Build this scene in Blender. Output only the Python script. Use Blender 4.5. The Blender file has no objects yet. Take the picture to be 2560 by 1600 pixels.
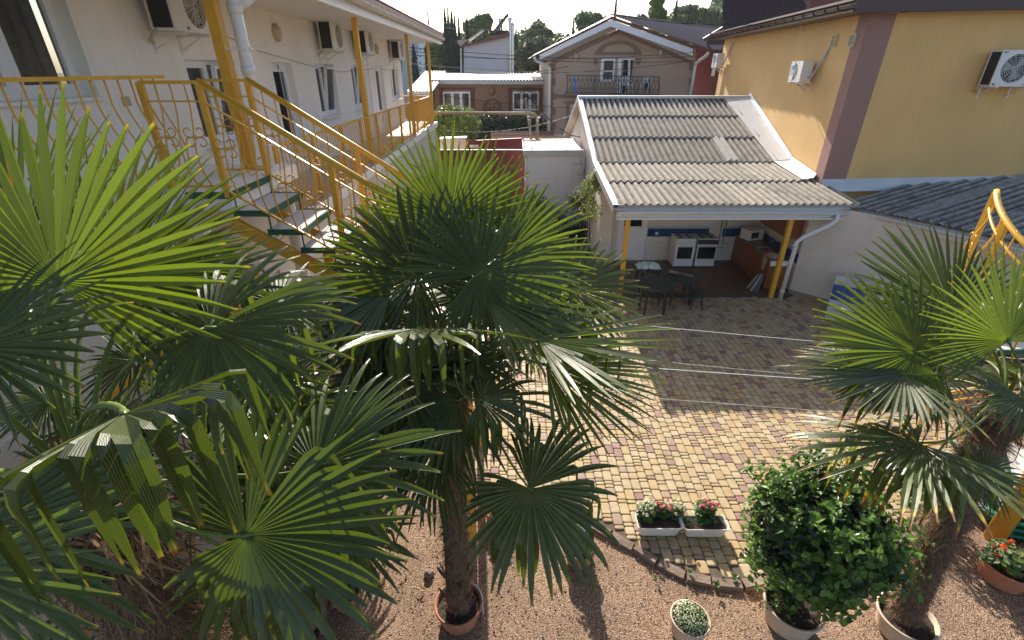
import bpy, math, random
from mathutils import Vector, Matrix, noise
R = math.radians
S = bpy.context.scene
COL = S.collection
# ---------------------------------------------------------------- camera
EYE = Vector((0, 0, 5.2)); PITCH = R(27.4); FPX = 1206.0
cam = bpy.data.cameras.new('camera'); cob = bpy.data.objects.new('camera', cam); COL.objects.link(cob)
cob.location = EYE; cob.rotation_euler = (R(90) - PITCH, 0, 0)
cam.sensor_width = 36; cam.lens = FPX / 2560 * 36; cam.clip_start = 0.05; cam.clip_end = 3000
S.camera = cob
# ---------------------------------------------------------------- light
SUN_EL = 28.6; SUN_AZ = -4.0     # azimuth measured clockwise from +Y
W = bpy.data.worlds.new('World'); S.world = W; W.use_nodes = True
nt = W.node_tree; bg = nt.nodes['Background']
sky = nt.nodes.new('ShaderNodeTexSky'); sky.sky_type = 'NISHITA'; sky.sun_disc = False
sky.sun_elevation = R(SUN_EL); sky.sun_rotation = R(SUN_AZ); sky.air_density = .8; sky.dust_density = 1.6; sky.ozone_density = .6
nt.links.new(sky.outputs[0], bg.inputs[0]); bg.inputs[1].default_value = 0.115
sun = bpy.data.lights.new('sun', 'SUN'); sun.energy = 5.0; sun.angle = R(0.55); sun.color = (1, .93, .82)
so = bpy.data.objects.new('sun', sun); COL.objects.link(so)
sd = Vector((math.sin(R(SUN_AZ)) * math.cos(R(SUN_EL)), math.cos(R(SUN_AZ)) * math.cos(R(SUN_EL)), math.sin(R(SUN_EL))))
so.rotation_euler = sd.to_track_quat('Z', 'Y').to_euler()
S.view_settings.view_transform = 'Standard'; S.view_settings.look = 'None'
S.view_settings.exposure = 1.05; S.view_settings.gamma = 1
S.render.engine = 'CYCLES'
S.cycles.transparent_max_bounces = 12; S.cycles.max_bounces = 7

# ---------------------------------------------------------------- photo measurement helpers (survey of the place)
CP, SP = math.cos(PITCH), math.sin(PITCH)
def ray(x, y):
    u = (x - 1280) / FPX; v = (y - 800) / FPX
    return Vector((u, CP - v * SP, -SP - v * CP))
def at(x, y, t): return EYE + ray(x, y) * t
def onY(x, y, Y):
    r = ray(x, y); return EYE + r * (Y / r.y)
def onX(x, y, X):
    r = ray(x, y); return EYE + r * (X / r.x)
def onZ(x, y, z=0.0):
    r = ray(x, y); return EYE + r * ((z - EYE.z) / r.z)
CR = Vector((1, 0, 0)); CU = Vector((0, SP, CP)); CB = Vector((0, -CP, SP))

# ---------------------------------------------------------------- materials
MATS = {}
def mat(name, col, rough=.7, amt=.12, scale=6, bump=.0, bscale=60, metal=0, trans=0, spec=.5, coat=0, streak=0, dirt=0, dirtcol=(.12,.1,.08)):
    if name in MATS: return MATS[name]
    m = bpy.data.materials.new(name); m.use_nodes = True; MATS[name] = m
    n = m.node_tree.nodes; l = m.node_tree.links; p = n['Principled BSDF']
    p.inputs['Roughness'].default_value = rough; p.inputs['Metallic'].default_value = metal
    p.inputs['Specular IOR Level'].default_value = spec
    p.inputs['Coat Weight'].default_value = coat
    geo = n.new('ShaderNodeNewGeometry')
    no = n.new('ShaderNodeTexNoise'); no.inputs['Scale'].default_value = scale; no.inputs['Detail'].default_value = 6
    l.new(geo.outputs['Position'], no.inputs['Vector'])
    ra = n.new('ShaderNodeValToRGB'); l.new(no.outputs[0], ra.inputs[0])
    ra.color_ramp.elements[0].position = .3; ra.color_ramp.elements[1].position = .7
    ra.color_ramp.elements[0].color = (*[c * (1 - amt) for c in col], 1); ra.color_ramp.elements[1].color = (*[min(1, c * (1 + amt)) for c in col], 1)
    out = ra.outputs[0]
    if streak or dirt:
        mp = n.new('ShaderNodeMapping'); l.new(geo.outputs['Position'], mp.inputs[0])
        mp.inputs['Scale'].default_value = (5, 5, .35) if streak else (1, 1, 1)
        n2 = n.new('ShaderNodeTexNoise'); n2.inputs['Scale'].default_value = 1.6 if streak else 2.5; n2.inputs['Detail'].default_value = 8; n2.inputs['Roughness'].default_value = .65
        l.new(mp.outputs[0], n2.inputs['Vector'])
        r2 = n.new('ShaderNodeValToRGB'); l.new(n2.outputs[0], r2.inputs[0])
        r2.color_ramp.elements[0].position = .48; r2.color_ramp.elements[1].position = .8
        k = streak or dirt
        r2.color_ramp.elements[0].color = (0, 0, 0, 1); r2.color_ramp.elements[1].color = (k, k, k, 1)
        mx = n.new('ShaderNodeMix'); mx.data_type = 'RGBA'; l.new(r2.outputs[0], mx.inputs[0]); l.new(out, mx.inputs[6]); mx.inputs[7].default_value = (*dirtcol, 1)
        out = mx.outputs[2]
    l.new(out, p.inputs['Base Color'])
    if bump:
        b = n.new('ShaderNodeBump'); b.inputs['Strength'].default_value = bump; b.inputs['Distance'].default_value = .01
        nb = n.new('ShaderNodeTexNoise'); nb.inputs['Scale'].default_value = bscale; nb.inputs['Detail'].default_value = 5
        l.new(geo.outputs['Position'], nb.inputs['Vector']); l.new(nb.outputs[0], b.inputs['Height']); l.new(b.outputs[0], p.inputs['Normal'])
    if trans:
        t = n.new('ShaderNodeBsdfTranslucent'); l.new(out, t.inputs[0])
        ms = n.new('ShaderNodeMixShader'); ms.inputs[0].default_value = trans
        l.new(p.outputs[0], ms.inputs[1]); l.new(t.outputs[0], ms.inputs[2]); l.new(ms.outputs[0], n['Material Output'].inputs[0])
    return m

def leaf_mat(name, col, tip, rough=.34, trans=.38, tcol=None, tipstart=.9, rand=.25):
    """fan-palm leaf: uv.x along the segment, uv.y across; per-leaf random tint"""
    m = bpy.data.materials.new(name); m.use_nodes = True; MATS[name] = m
    n = m.node_tree.nodes; l = m.node_tree.links; p = n['Principled BSDF']
    p.inputs['Roughness'].default_value = rough; p.inputs['Specular IOR Level'].default_value = .8
    uv = n.new('ShaderNodeUVMap'); sp = n.new('ShaderNodeSeparateXYZ'); l.new(uv.outputs[0], sp.inputs[0])
    geo = n.new('ShaderNodeNewGeometry')
    no = n.new('ShaderNodeTexNoise'); no.inputs['Scale'].default_value = 5; no.inputs['Detail'].default_value = 4; l.new(geo.outputs['Position'], no.inputs['Vector'])
    ad = n.new('ShaderNodeMath'); ad.operation = 'MULTIPLY_ADD'; l.new(no.outputs[0], ad.inputs[0]); ad.inputs[1].default_value = .14; ad.inputs[2].default_value = -.07
    a2 = n.new('ShaderNodeMath'); a2.operation = 'ADD'; l.new(ad.outputs[0], a2.inputs[0]); l.new(sp.outputs[0], a2.inputs[1])
    ra = n.new('ShaderNodeValToRGB'); l.new(a2.outputs[0], ra.inputs[0]); e = ra.color_ramp.elements
    e[0].position = .02; e[0].color = (*[c * 1.5 for c in col], 1); e[1].position = .14; e[1].color = (*col, 1)
    for ps, cc in ((tipstart, col), (tipstart + .05, tip), (min(1, tipstart + .085), (.16, .075, .02))):
        x = e.new(min(1, ps)); x.color = (*cc, 1)
    # fine ribs across the segment
    w = n.new('ShaderNodeMath'); w.operation = 'SINE'; mu = n.new('ShaderNodeMath'); mu.operation = 'MULTIPLY'; l.new(sp.outputs[1], mu.inputs[0]); mu.inputs[1].default_value = 60
    l.new(mu.outputs[0], w.inputs[0])
    oi = n.new('ShaderNodeObjectInfo')
    hs = n.new('ShaderNodeHueSaturation'); l.new(ra.outputs[0], hs.inputs['Color'])
    mr = n.new('ShaderNodeMapRange'); l.new(oi.outputs['Random'], mr.inputs[0]); mr.inputs[3].default_value = 1 - rand; mr.inputs[4].default_value = 1 + rand; l.new(mr.outputs[0], hs.inputs['Value'])
    fl = n.new('ShaderNodeMath'); fl.operation = 'FLOOR'; l.new(sp.outputs[1], fl.inputs[0]); wn = n.new('ShaderNodeTexWhiteNoise'); wn.noise_dimensions = '1D'; l.new(fl.outputs[0], wn.inputs['W'])
    wr = n.new('ShaderNodeMath'); wr.operation = 'MULTIPLY_ADD'; l.new(wn.outputs[0], wr.inputs[0]); wr.inputs[1].default_value = .36; wr.inputs[2].default_value = .82
    vs = n.new('ShaderNodeMath'); vs.operation = 'MULTIPLY_ADD'; l.new(w.outputs[0], vs.inputs[0]); vs.inputs[1].default_value = .09; l.new(wr.outputs[0], vs.inputs[2])
    mx = n.new('ShaderNodeVectorMath'); mx.operation = 'SCALE'; l.new(hs.outputs[0], mx.inputs[0]); l.new(vs.outputs[0], mx.inputs['Scale'])
    l.new(mx.outputs[0], p.inputs['Base Color'])
    b = n.new('ShaderNodeBump'); b.inputs['Strength'].default_value = .35; b.inputs['Distance'].default_value = .002; l.new(w.outputs[0], b.inputs['Height']); l.new(b.outputs[0], p.inputs['Normal'])
    t = n.new('ShaderNodeBsdfTranslucent')
    m2 = n.new('ShaderNodeVectorMath'); m2.operation = 'MULTIPLY'; l.new(mx.outputs[0], m2.inputs[0]); m2.inputs[1].default_value = tcol or (1.7, 1.8, .45); l.new(m2.outputs[0], t.inputs[0])
    ms = n.new('ShaderNodeMixShader'); ms.inputs[0].default_value = trans
    l.new(p.outputs[0], ms.inputs[1]); l.new(t.outputs[0], ms.inputs[2]); l.new(ms.outputs[0], n['Material Output'].inputs[0])
    return m

def darken_by_uv(m, dark=(.07, .06, .05), lo=.15, hi=.75, k=.8):  # mixes in a dark colour towards low UV: wave troughs and sheet lips
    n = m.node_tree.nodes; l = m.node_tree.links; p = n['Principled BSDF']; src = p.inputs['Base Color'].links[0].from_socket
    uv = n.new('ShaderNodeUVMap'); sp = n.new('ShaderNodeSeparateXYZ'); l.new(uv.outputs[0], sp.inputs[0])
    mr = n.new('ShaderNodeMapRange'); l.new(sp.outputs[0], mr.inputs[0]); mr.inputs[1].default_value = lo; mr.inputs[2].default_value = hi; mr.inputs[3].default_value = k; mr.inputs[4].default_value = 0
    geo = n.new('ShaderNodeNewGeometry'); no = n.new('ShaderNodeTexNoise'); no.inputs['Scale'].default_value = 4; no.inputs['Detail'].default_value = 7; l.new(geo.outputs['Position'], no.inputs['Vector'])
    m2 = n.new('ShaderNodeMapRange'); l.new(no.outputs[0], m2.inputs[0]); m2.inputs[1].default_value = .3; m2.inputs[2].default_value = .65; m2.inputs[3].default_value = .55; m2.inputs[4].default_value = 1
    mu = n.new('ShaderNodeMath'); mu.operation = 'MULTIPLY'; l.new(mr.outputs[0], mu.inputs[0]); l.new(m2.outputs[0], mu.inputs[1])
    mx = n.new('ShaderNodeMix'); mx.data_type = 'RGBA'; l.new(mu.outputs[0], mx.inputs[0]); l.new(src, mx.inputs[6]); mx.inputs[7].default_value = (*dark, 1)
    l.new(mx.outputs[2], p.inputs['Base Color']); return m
def glass_mat():
    m = bpy.data.materials.new('window_glass'); m.use_nodes = True
    n = m.node_tree.nodes; l = m.node_tree.links; p = n['Principled BSDF']
    p.inputs['Base Color'].default_value = (.02, .025, .03, 1); p.inputs['Roughness'].default_value = .03
    t = n.new('ShaderNodeBsdfTransparent'); t.inputs[0].default_value = (.8, .84, .84, 1)
    ms = n.new('ShaderNodeMixShader'); ms.inputs[0].default_value = .55
    l.new(p.outputs[0], ms.inputs[1]); l.new(t.outputs[0], ms.inputs[2]); l.new(ms.outputs[0], n['Material Output'].inputs[0]); return m

def gravel_mat():
    m = bpy.data.materials.new('gravel'); m.use_nodes = True
    n = m.node_tree.nodes; l = m.node_tree.links; p = n['Principled BSDF']; p.inputs['Roughness'].default_value = .85
    geo = n.new('ShaderNodeNewGeometry')
    v = n.new('ShaderNodeTexVoronoi'); v.inputs['Scale'].default_value = 95; l.new(geo.outputs['Position'], v.inputs['Vector'])
    sp = n.new('ShaderNodeSeparateColor'); l.new(v.outputs['Color'], sp.inputs[0])
    ra = n.new('ShaderNodeValToRGB'); l.new(sp.outputs[0], ra.inputs[0]); e = ra.color_ramp.elements
    e[0].color = (.16, .08, .042, 1); e[1].color = (.58, .43, .30, 1)
    x = e.new(.35); x.color = (.32, .185, .105, 1); x = e.new(.75); x.color = (.43, .28, .175, 1)
    dk = n.new('ShaderNodeMapRange'); l.new(v.outputs['Distance'], dk.inputs[0]); dk.inputs[1].default_value = .25; dk.inputs[2].default_value = .75; dk.inputs[3].default_value = 1.0; dk.inputs[4].default_value = .55
    sc = n.new('ShaderNodeVectorMath'); sc.operation = 'SCALE'; l.new(ra.outputs[0], sc.inputs[0]); l.new(dk.outputs[0], sc.inputs['Scale'])
    l.new(sc.outputs[0], p.inputs['Base Color'])
    big = n.new('ShaderNodeTexNoise'); big.inputs['Scale'].default_value = 1.6; big.inputs['Detail'].default_value = 8; l.new(geo.outputs['Position'], big.inputs['Vector'])
    bm2 = n.new('ShaderNodeMapRange'); l.new(big.outputs[0], bm2.inputs[0]); bm2.inputs[1].default_value = .3; bm2.inputs[2].default_value = .7; bm2.inputs[3].default_value = .72; bm2.inputs[4].default_value = 1.18
    s3 = n.new('ShaderNodeVectorMath'); s3.operation = 'SCALE'; l.new(sc.outputs[0], s3.inputs[0]); l.new(bm2.outputs[0], s3.inputs['Scale']); l.new(s3.outputs[0], p.inputs['Base Color'])
    b = n.new('ShaderNodeBump'); b.inputs['Strength'].default_value = 1; b.inputs['Distance'].default_value = .008; b.invert = True
    l.new(v.outputs['Distance'], b.inputs['Height']); l.new(b.outputs[0], p.inputs['Normal']); return m

wall_white = mat('white_render', (.87, .82, .755), .85, .04, 1.2, .25, 90, streak=.22, dirtcol=(.52, .45, .38))
wall_low = mat('low_wall_render', (.70, .63, .54), .9, .05, 1.5, .3, 80, dirt=.35, dirtcol=(.45, .37, .28))
soffit_m = mat('soffit_panel', (.74, .70, .66), .6, .03, 2)
yel = mat('yellow_paint', (.72, .38, .035), .38, .06, 8, .05, 60, dirt=.25, dirtcol=(.5, .25, .03))
green_m = mat('green_paint', (.012, .10, .045), .45, .1, 8)
pvc = mat('white_plastic', (.72, .71, .69), .4, .03, 4, dirt=.15, dirtcol=(.45, .4, .33))
gutter_m = mat('gutter_plastic', (.68, .62, .54), .45, .05, 5, dirt=.4, dirtcol=(.36, .30, .22))
upvc = mat('window_frame_white', (.80, .80, .80), .3, .02, 3)
curtain_m = mat('curtain_fabric', (.42, .38, .35), .9, .2, 14, trans=.2)
glass = glass_mat()
dark_room = mat('dark_interior', (.03, .028, .026), .9, .1, 3)
asb = mat('asbestos_sheet', (.37, .325, .26), .95, .22, 9, .5, 70, dirt=.6, dirtcol=(.10, .085, .065))
asb2 = mat('old_asbestos_sheet', (.36, .33, .285), .95, .2, 9, .5, 70, dirt=.9, dirtcol=(.05, .045, .04))
darken_by_uv(asb, k=1.0, hi=.6); darken_by_uv(asb2, (.05, .045, .04))
for m_ in (asb, asb2):      # every sheet weathered a little differently
    n = m_.node_tree.nodes; l = m_.node_tree.links; p_ = n['Principled BSDF']; s_ = p_.inputs['Base Color'].links[0].from_socket; oi = n.new('ShaderNodeObjectInfo'); hs = n.new('ShaderNodeHueSaturation'); mr = n.new('ShaderNodeMapRange')
    l.new(oi.outputs['Random'], mr.inputs[0]); mr.inputs[3].default_value = .82; mr.inputs[4].default_value = 1.16; l.new(mr.outputs[0], hs.inputs['Value']); l.new(s_, hs.inputs['Color']); l.new(hs.outputs[0], p_.inputs['Base Color'])
zinc = mat('galvanised_flashing', (.58, .58, .57), .42, .06, 3, .05, 20, metal=.2, dirt=.2, dirtcol=(.35, .35, .34))
ochre = mat('ochre_render', (.74, .465, .18), .85, .06, 1.0, .15, 90, streak=.5, dirtcol=(.60, .38, .17))
mauve = mat('mauve_render', (.33, .185, .155), .85, .05, 2, .15, 90)
brown_metal = mat('dark_brown_metal', (.06, .028, .026), .4, .08, 4)
brown_gutter = mat('brown_gutter', (.07, .035, .03), .3, .08, 4)
ac_white = mat('ac_casing', (.74, .72, .68), .45, .04, 5, dirt=.3, dirtcol=(.45, .39, .3))
black_m = mat('black_grille', (.02, .02, .022), .6, .1, 5)
grey_m = mat('grey_metal', (.30, .30, .30), .5, .08, 5)
beige_old = mat('aged_beige', (.50, .40, .28), .6, .12, 8)
maroon = mat('maroon_gate_paint', (.16, .018, .02), .45, .06, 4)
wood = mat('cherry_cabinet', (.25, .075, .022), .4, .15, 5)
counter_m = mat('counter_top', (.20, .12, .06), .25, .2, 12)
tile_w = mat('white_glazed_tile', (.70, .67, .60), .22, .04, 4)
tile_b = mat('blue_glazed_tile', (.015, .055, .19), .2, .12, 5)
floor_brown = mat('brown_floor_tile', (.14, .07, .04), .45, .3, 6)
steel = mat('stainless', (.5, .5, .5), .22, .05, 5, metal=1)
plastic_g = mat('dark_green_plastic', (.018, .035, .03), .35, .1, 6)
terra = mat('terracotta', (.42, .17, .085), .75, .12, 8, .2, 60, dirt=.3, dirtcol=(.45, .35, .27))
terra_p = mat('pale_stone_pot', (.56, .43, .31), .7, .1, 8, .2, 60, dirt=.3, dirtcol=(.3, .2, .13))
soil = mat('soil', (.045, .028, .018), .95, .3, 30, 1, 60)
stone_m = mat('field_stone', (.21, .15, .11), .9, .2, 7, .6, 30)
bark = mat('palm_bark', (.13, .075, .04), .95, .35, 14, 1, 40)
fibre = mat('palm_fibre', (.20, .125, .075), .9, .4, 20, trans=.1)
fibre_d = mat('dry_sheath', (.36, .21, .11), .8, .35, 20, trans=.25)
petiole_m = mat('petiole_green', (.12, .17, .03), .45, .2, 6, trans=.1)
black_cable = mat('cable_black', (.02, .02, .02), .6, 0, 3)
white_cord = mat('white_cord', (.8, .8, .78), .6, 0, 3)
paver_mats = [mat('paver_straw', (.40, .30, .16), .72, .16, 9, .4, 110, dirt=.45, dirtcol=(.30, .24, .16)),
              mat('paver_pale', (.42, .325, .19), .72, .16, 9, .4, 110, dirt=.45, dirtcol=(.32, .27, .19)),
              mat('paver_ochre', (.385, .265, .12), .72, .16, 9, .4, 110, dirt=.45, dirtcol=(.29, .22, .13)),
              mat('paver_maroon', (.25, .135, .105), .72, .18, 9, .4, 110, dirt=.45, dirtcol=(.27, .17, .14)),
              mat('paver_rose', (.30, .195, .14), .72, .18, 9, .4, 110, dirt=.4, dirtcol=(.28, .20, .15))]
joint = mat('paver_joint_sand', (.10, .075, .05), .95, .2, 20)
palm_leaf = leaf_mat('palm_leaf', (.066, .090, .015), (.24, .18, .04), trans=.26, tipstart=.95, rough=.33)
palm_leaf_y = leaf_mat('palm_leaf_yellowing', (.075, .10, .02), (.42, .30, .04), tipstart=.84, trans=.3)
palm_leaf_b = leaf_mat('palm_leaf_backlit', (.085, .112, .016), (.28, .20, .04), trans=.36, tipstart=.95, rough=.33)  # lighter copy for backlit fans, sun from behind put into its colour
bush_leaf = mat('bush_leaf', (.085, .17, .025), .42, .35, 3, trans=.35)
bush_leaf2 = mat('bush_leaf_dark', (.035, .09, .016), .4, .3, 4, trans=.25)
vine_leaf = mat('vine_leaf', (.28, .33, .11), .5, .3, 5, trans=.35)
rose_leaf = mat('rose_leaf', (.025, .045, .018), .45, .3, 8, trans=.2)
gera_leaf = mat('geranium_leaf', (.15, .20, .075), .6, .25, 10, trans=.25)
red_f = mat('red_petal', (.75, .02, .02), .5, .1, 20, trans=.3)
orange_f = mat('scarlet_petal', (.85, .10, .02), .5, .1, 20, trans=.3)
pink_f = mat('pink_petal', (.80, .18, .25), .5, .1, 20, trans=.3)
white_f = mat('cream_petal', (.75, .75, .55), .6, .1, 20, trans=.3)
stem_m = mat('brown_stem', (.07, .04, .025), .8, .2, 12)
cyp = mat('cypress_green', (.018, .036, .016), .8, .35, .6)
tree_m = mat('tree_green', (.075, .135, .035), .7, .35, .5, trans=.25)
tree_m2 = mat('tree_yellow_green', (.15, .20, .045), .7, .35, .5, trans=.3)
tree_m3 = mat('tree_olive', (.11, .12, .05), .7, .35, .5, trans=.2)

# ---------------------------------------------------------------- mesh builder
ROOTS = {}
class MB:
    def __init__(s): s.v = []; s.f = []; s.m = []; s.uv = None; s.cur = 0
    def vert(s, p): s.v.append(tuple(p)); return len(s.v) - 1
    def face(s, idx, m=None): s.f.append(tuple(idx)); s.m.append(s.cur if m is None else m)
    def poly(s, pts, m=None):
        i = [s.vert(p) for p in pts]; s.face(i, m)
    def box(s, c, d, rot=None, bev=0):
        """c centre, d full dimensions, rot Matrix 3x3"""
        hx, hy, hz = d[0] / 2, d[1] / 2, d[2] / 2; c = Vector(c)
        P = [Vector((sx * hx, sy * hy, sz * hz)) for sz in (-1, 1) for sy in (-1, 1) for sx in (-1, 1)]
        if rot is not None: P = [rot @ p for p in P]
        b = len(s.v); s.v += [tuple(c + p) for p in P]
        for q in ((0, 2, 3, 1), (4, 5, 7, 6), (0, 1, 5, 4), (2, 6, 7, 3), (0, 4, 6, 2), (1, 3, 7, 5)): s.face([b + k for k in q])
        return s
    def b2(s, lo, hi):
        return s.box([(lo[i] + hi[i]) / 2 for i in range(3)], [abs(hi[i] - lo[i]) for i in range(3)])
    def tube(s, pts, r, n=8, cap=True, flat=1.0, up=None):
        pts = [Vector(p) for p in pts]
        rs = r if isinstance(r, (list, tuple)) else [r] * len(pts)
        prev = None; rings = []
        for i, p in enumerate(pts):
            d = (pts[min(i + 1, len(pts) - 1)] - pts[max(i - 1, 0)])
            if d.length < 1e-9: d = Vector((0, 0, 1))
            d.normalize()
            if prev is None:
                a = Vector(up) if up is not None else (Vector((0, 0, 1)) if abs(d.z) < .9 else Vector((0, 1, 0)))
                a = (a - d * a.dot(d)).normalized()
            else:
                a = (prev - d * prev.dot(d)).normalized()
            prev = a; b = d.cross(a); b0 = len(s.v)
            for k in range(n):
                an = 2 * math.pi * (k + .5) / n
                s.v.append(tuple(p + a * math.cos(an) * rs[i] + b * math.sin(an) * rs[i] * flat))
            rings.append(b0)
        for i in range(len(rings) - 1):
            for k in range(n):
                s.face((rings[i] + k, rings[i] + (k + 1) % n, rings[i + 1] + (k + 1) % n, rings[i + 1] + k))
        if cap:
            s.face([rings[0] + k for k in range(n)][::-1]); s.face([rings[-1] + k for k in range(n)])
        return s
    def lathe(s, c, prof, n=24, close=False):
        c = Vector(c); b0 = len(s.v)
        for (r, z) in prof:
            for k in range(n):
                a = 2 * math.pi * k / n; s.v.append((c.x + r * math.cos(a), c.y + r * math.sin(a), c.z + z))
        for i in range(len(prof) - 1):
            for k in range(n):
                s.face((b0 + i * n + k, b0 + i * n + (k + 1) % n, b0 + (i + 1) * n + (k + 1) % n, b0 + (i + 1) * n + k))
        if close: s.face([b0 + (len(prof) - 1) * n + k for k in range(n)]); s.face([b0 + k for k in range(n)][::-1])
        return s
    def prism(s, pts, ext):
        """polygon pts extruded by vector ext"""
        ext = Vector(ext); a = [s.vert(p) for p in pts]; b = [s.vert(Vector(p) + ext) for p in pts]; n = len(pts)
        s.face(a); s.face(b[::-1])
        for i in range(n): s.face((a[i], b[i], b[(i + 1) % n], a[(i + 1) % n]))
        return s
    def beam(s, a, b, w, h, up=(0, 0, 1)):
        a = Vector(a); b = Vector(b); d = b - a; L = d.length; d.normalize(); u = Vector(up); u = (u - d * u.dot(d)).normalized(); r = d.cross(u)
        return s.box((a + b) / 2, (w, L, h), Matrix((r, d, u)).transposed())
    def build(s, name, mats, parent=None, smooth=False, kind=None, world=True, mesh_only=False):
        me = bpy.data.meshes.new(name)
        off = Vector((0, 0, 0))
        if world:
            if parent is not None: off = Vector(ROOTS.get(parent.name, (0, 0, 0)))
            elif s.v:
                xs = [v[0] for v in s.v]; ys = [v[1] for v in s.v]; zs = [v[2] for v in s.v]
                off = Vector(((min(xs) + max(xs)) / 2, (min(ys) + max(ys)) / 2, min(zs)))
        vv = [(v[0] - off.x, v[1] - off.y, v[2] - off.z) for v in s.v]
        me.from_pydata(vv, [], s.f)
        ml = mats if isinstance(mats, (list, tuple)) else [mats]
        for m in ml: me.materials.append(m)
        if len(ml) > 1: me.polygons.foreach_set('material_index', [min(k, len(ml) - 1) for k in s.m])
        if smooth: me.polygons.foreach_set('use_smooth', [True] * len(me.polygons))
        if s.uv is not None:
            ul = me.uv_layers.new(name='UVMap'); fl = []
            for f in s.f:
                for i in f: fl += s.uv[i]
            ul.data.foreach_set('uv', fl)
        me.validate(); me.update()
        if mesh_only: return me
        o = bpy.data.objects.new(name, me); COL.objects.link(o)
        if parent is not None: o.parent = parent; ROOTS[o.name] = tuple(off) if world else (0, 0, 0)
        elif world: o.location = off; ROOTS[o.name] = tuple(off)
        if kind: o['kind'] = kind
        return o

def thing(name, label, cat, loc=(0, 0, 0), rotz=0, group=None, kind=None):
    o = bpy.data.objects.new(name, None); COL.objects.link(o); o.location = loc; o.rotation_euler = (0, 0, rotz)
    o.empty_display_size = .2; ROOTS[o.name] = tuple(loc)
    o['label'] = label; o['category'] = cat
    if group: o['group'] = group
    if kind: o['kind'] = kind
    return o
def tag(o, label, cat, group=None):
    o['label'] = label; o['category'] = cat
    if group: o['group'] = group
    return o
def inst(name, me, parent, loc, rot=None, scale=None):
    """part sharing mesh data, placed at a world location under an unrotated parent"""
    o = bpy.data.objects.new(name, me); COL.objects.link(o); o.parent = parent
    off = Vector(ROOTS.get(parent.name, (0, 0, 0))); o.location = Vector(loc) - off
    if rot is not None: o.rotation_euler = rot
    if scale is not None: o.scale = scale
    return o
def dup(root, loc, rotz, label=None, group=None):
    r = root.copy(); COL.objects.link(r); r.location = loc; r.rotation_euler = (0, 0, rotz)
    if label: r['label'] = label
    if group: r['group'] = group
    for ch in list(root.children):
        c = ch.copy(); COL.objects.link(c); c.parent = r
        for g in list(ch.children):
            d = g.copy(); COL.objects.link(d); d.parent = c
    return r
def wall_holes(mb, O, U, V, N, w, h, holes, depth):
    """front face in plane O+u*U+v*V with rectangular openings (u0,v0,u1,v1), reveals go back along -N"""
    O, U, V, N = map(Vector, (O, U, V, N))
    us = sorted({0, w, *[k for q in holes for k in (q[0], q[2])]}); vs = sorted({0, h, *[k for q in holes for k in (q[1], q[3])]})
    for i in range(len(us) - 1):
        for j in range(len(vs) - 1):
            cu, cv = (us[i] + us[i + 1]) / 2, (vs[j] + vs[j + 1]) / 2
            if any(q[0] < cu < q[2] and q[1] < cv < q[3] for q in holes): continue
            mb.poly([O + U * us[i] + V * vs[j], O + U * us[i + 1] + V * vs[j], O + U * us[i + 1] + V * vs[j + 1], O + U * us[i] + V * vs[j + 1]])
    for q in holes:
        c = [O + U * a + V * b for a, b in ((q[0], q[1]), (q[2], q[1]), (q[2], q[3]), (q[0], q[3]))]
        for k in range(4): mb.poly([c[k], c[(k + 1) % 4], c[(k + 1) % 4] - N * depth, c[k] - N * depth])
    a = [O, O + U * w, O + U * w + V * h, O + V * h]
    for k in range(4): mb.poly([a[k] - N * depth, a[(k + 1) % 4] - N * depth, a[(k + 1) % 4], a[k]])
    return mb
rnd = random.Random(7)
X3, Y3, Z3 = Vector((1, 0, 0)), Vector((0, 1, 0)), Vector((0, 0, 1))
def text(name, body, size, loc, rx, m, parent, depth=.004, mirror=False):
    c = bpy.data.curves.new(name, 'FONT'); c.body = body; c.size = size; c.extrude = depth; c.align_x = 'CENTER'; c.align_y = 'CENTER'; c.resolution_u = 2
    o = bpy.data.objects.new(name, c); COL.objects.link(o)
    dg = bpy.context.evaluated_depsgraph_get(); me = bpy.data.meshes.new_from_object(o.evaluated_get(dg)); COL.objects.unlink(o); bpy.data.objects.remove(o)
    me.materials.clear(); me.materials.append(m)
    off = Vector(ROOTS.get(parent.name, (0, 0, 0)))
    q = bpy.data.objects.new(name, me); COL.objects.link(q); q.parent = parent; q.location = Vector(loc) - off; q.rotation_euler = rx; ROOTS[q.name] = tuple(off); return q
# ================================================================ ground
g = MB(); g.poly([(-900, -60, -.07), (900, -60, -.07), (900, 1800, -.07), (-900, 1800, -.07)])
g.build('ground', mat('far_ground', (.16, .13, .09), .95, .3, .3), kind='structure')
g = MB(); nx, ny = 70, 40
for j in range(ny + 1):
    for i in range(nx + 1):
        x = -3.3 + 12 * i / nx; y = -.5 + 6.5 * j / ny
        g.vert((x, y, -.012 + .02 * noise.noise((x * 1.7, y * 1.7, 0)) + .008 * noise.noise((x * 9, y * 9, 3))))
for j in range(ny):
    for i in range(nx):
        a = j * (nx + 1) + i; g.face((a, a + 1, a + nx + 2, a + nx + 1))
g.build('gravel_ground', gravel_mat(), kind='structure', smooth=True)
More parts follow.
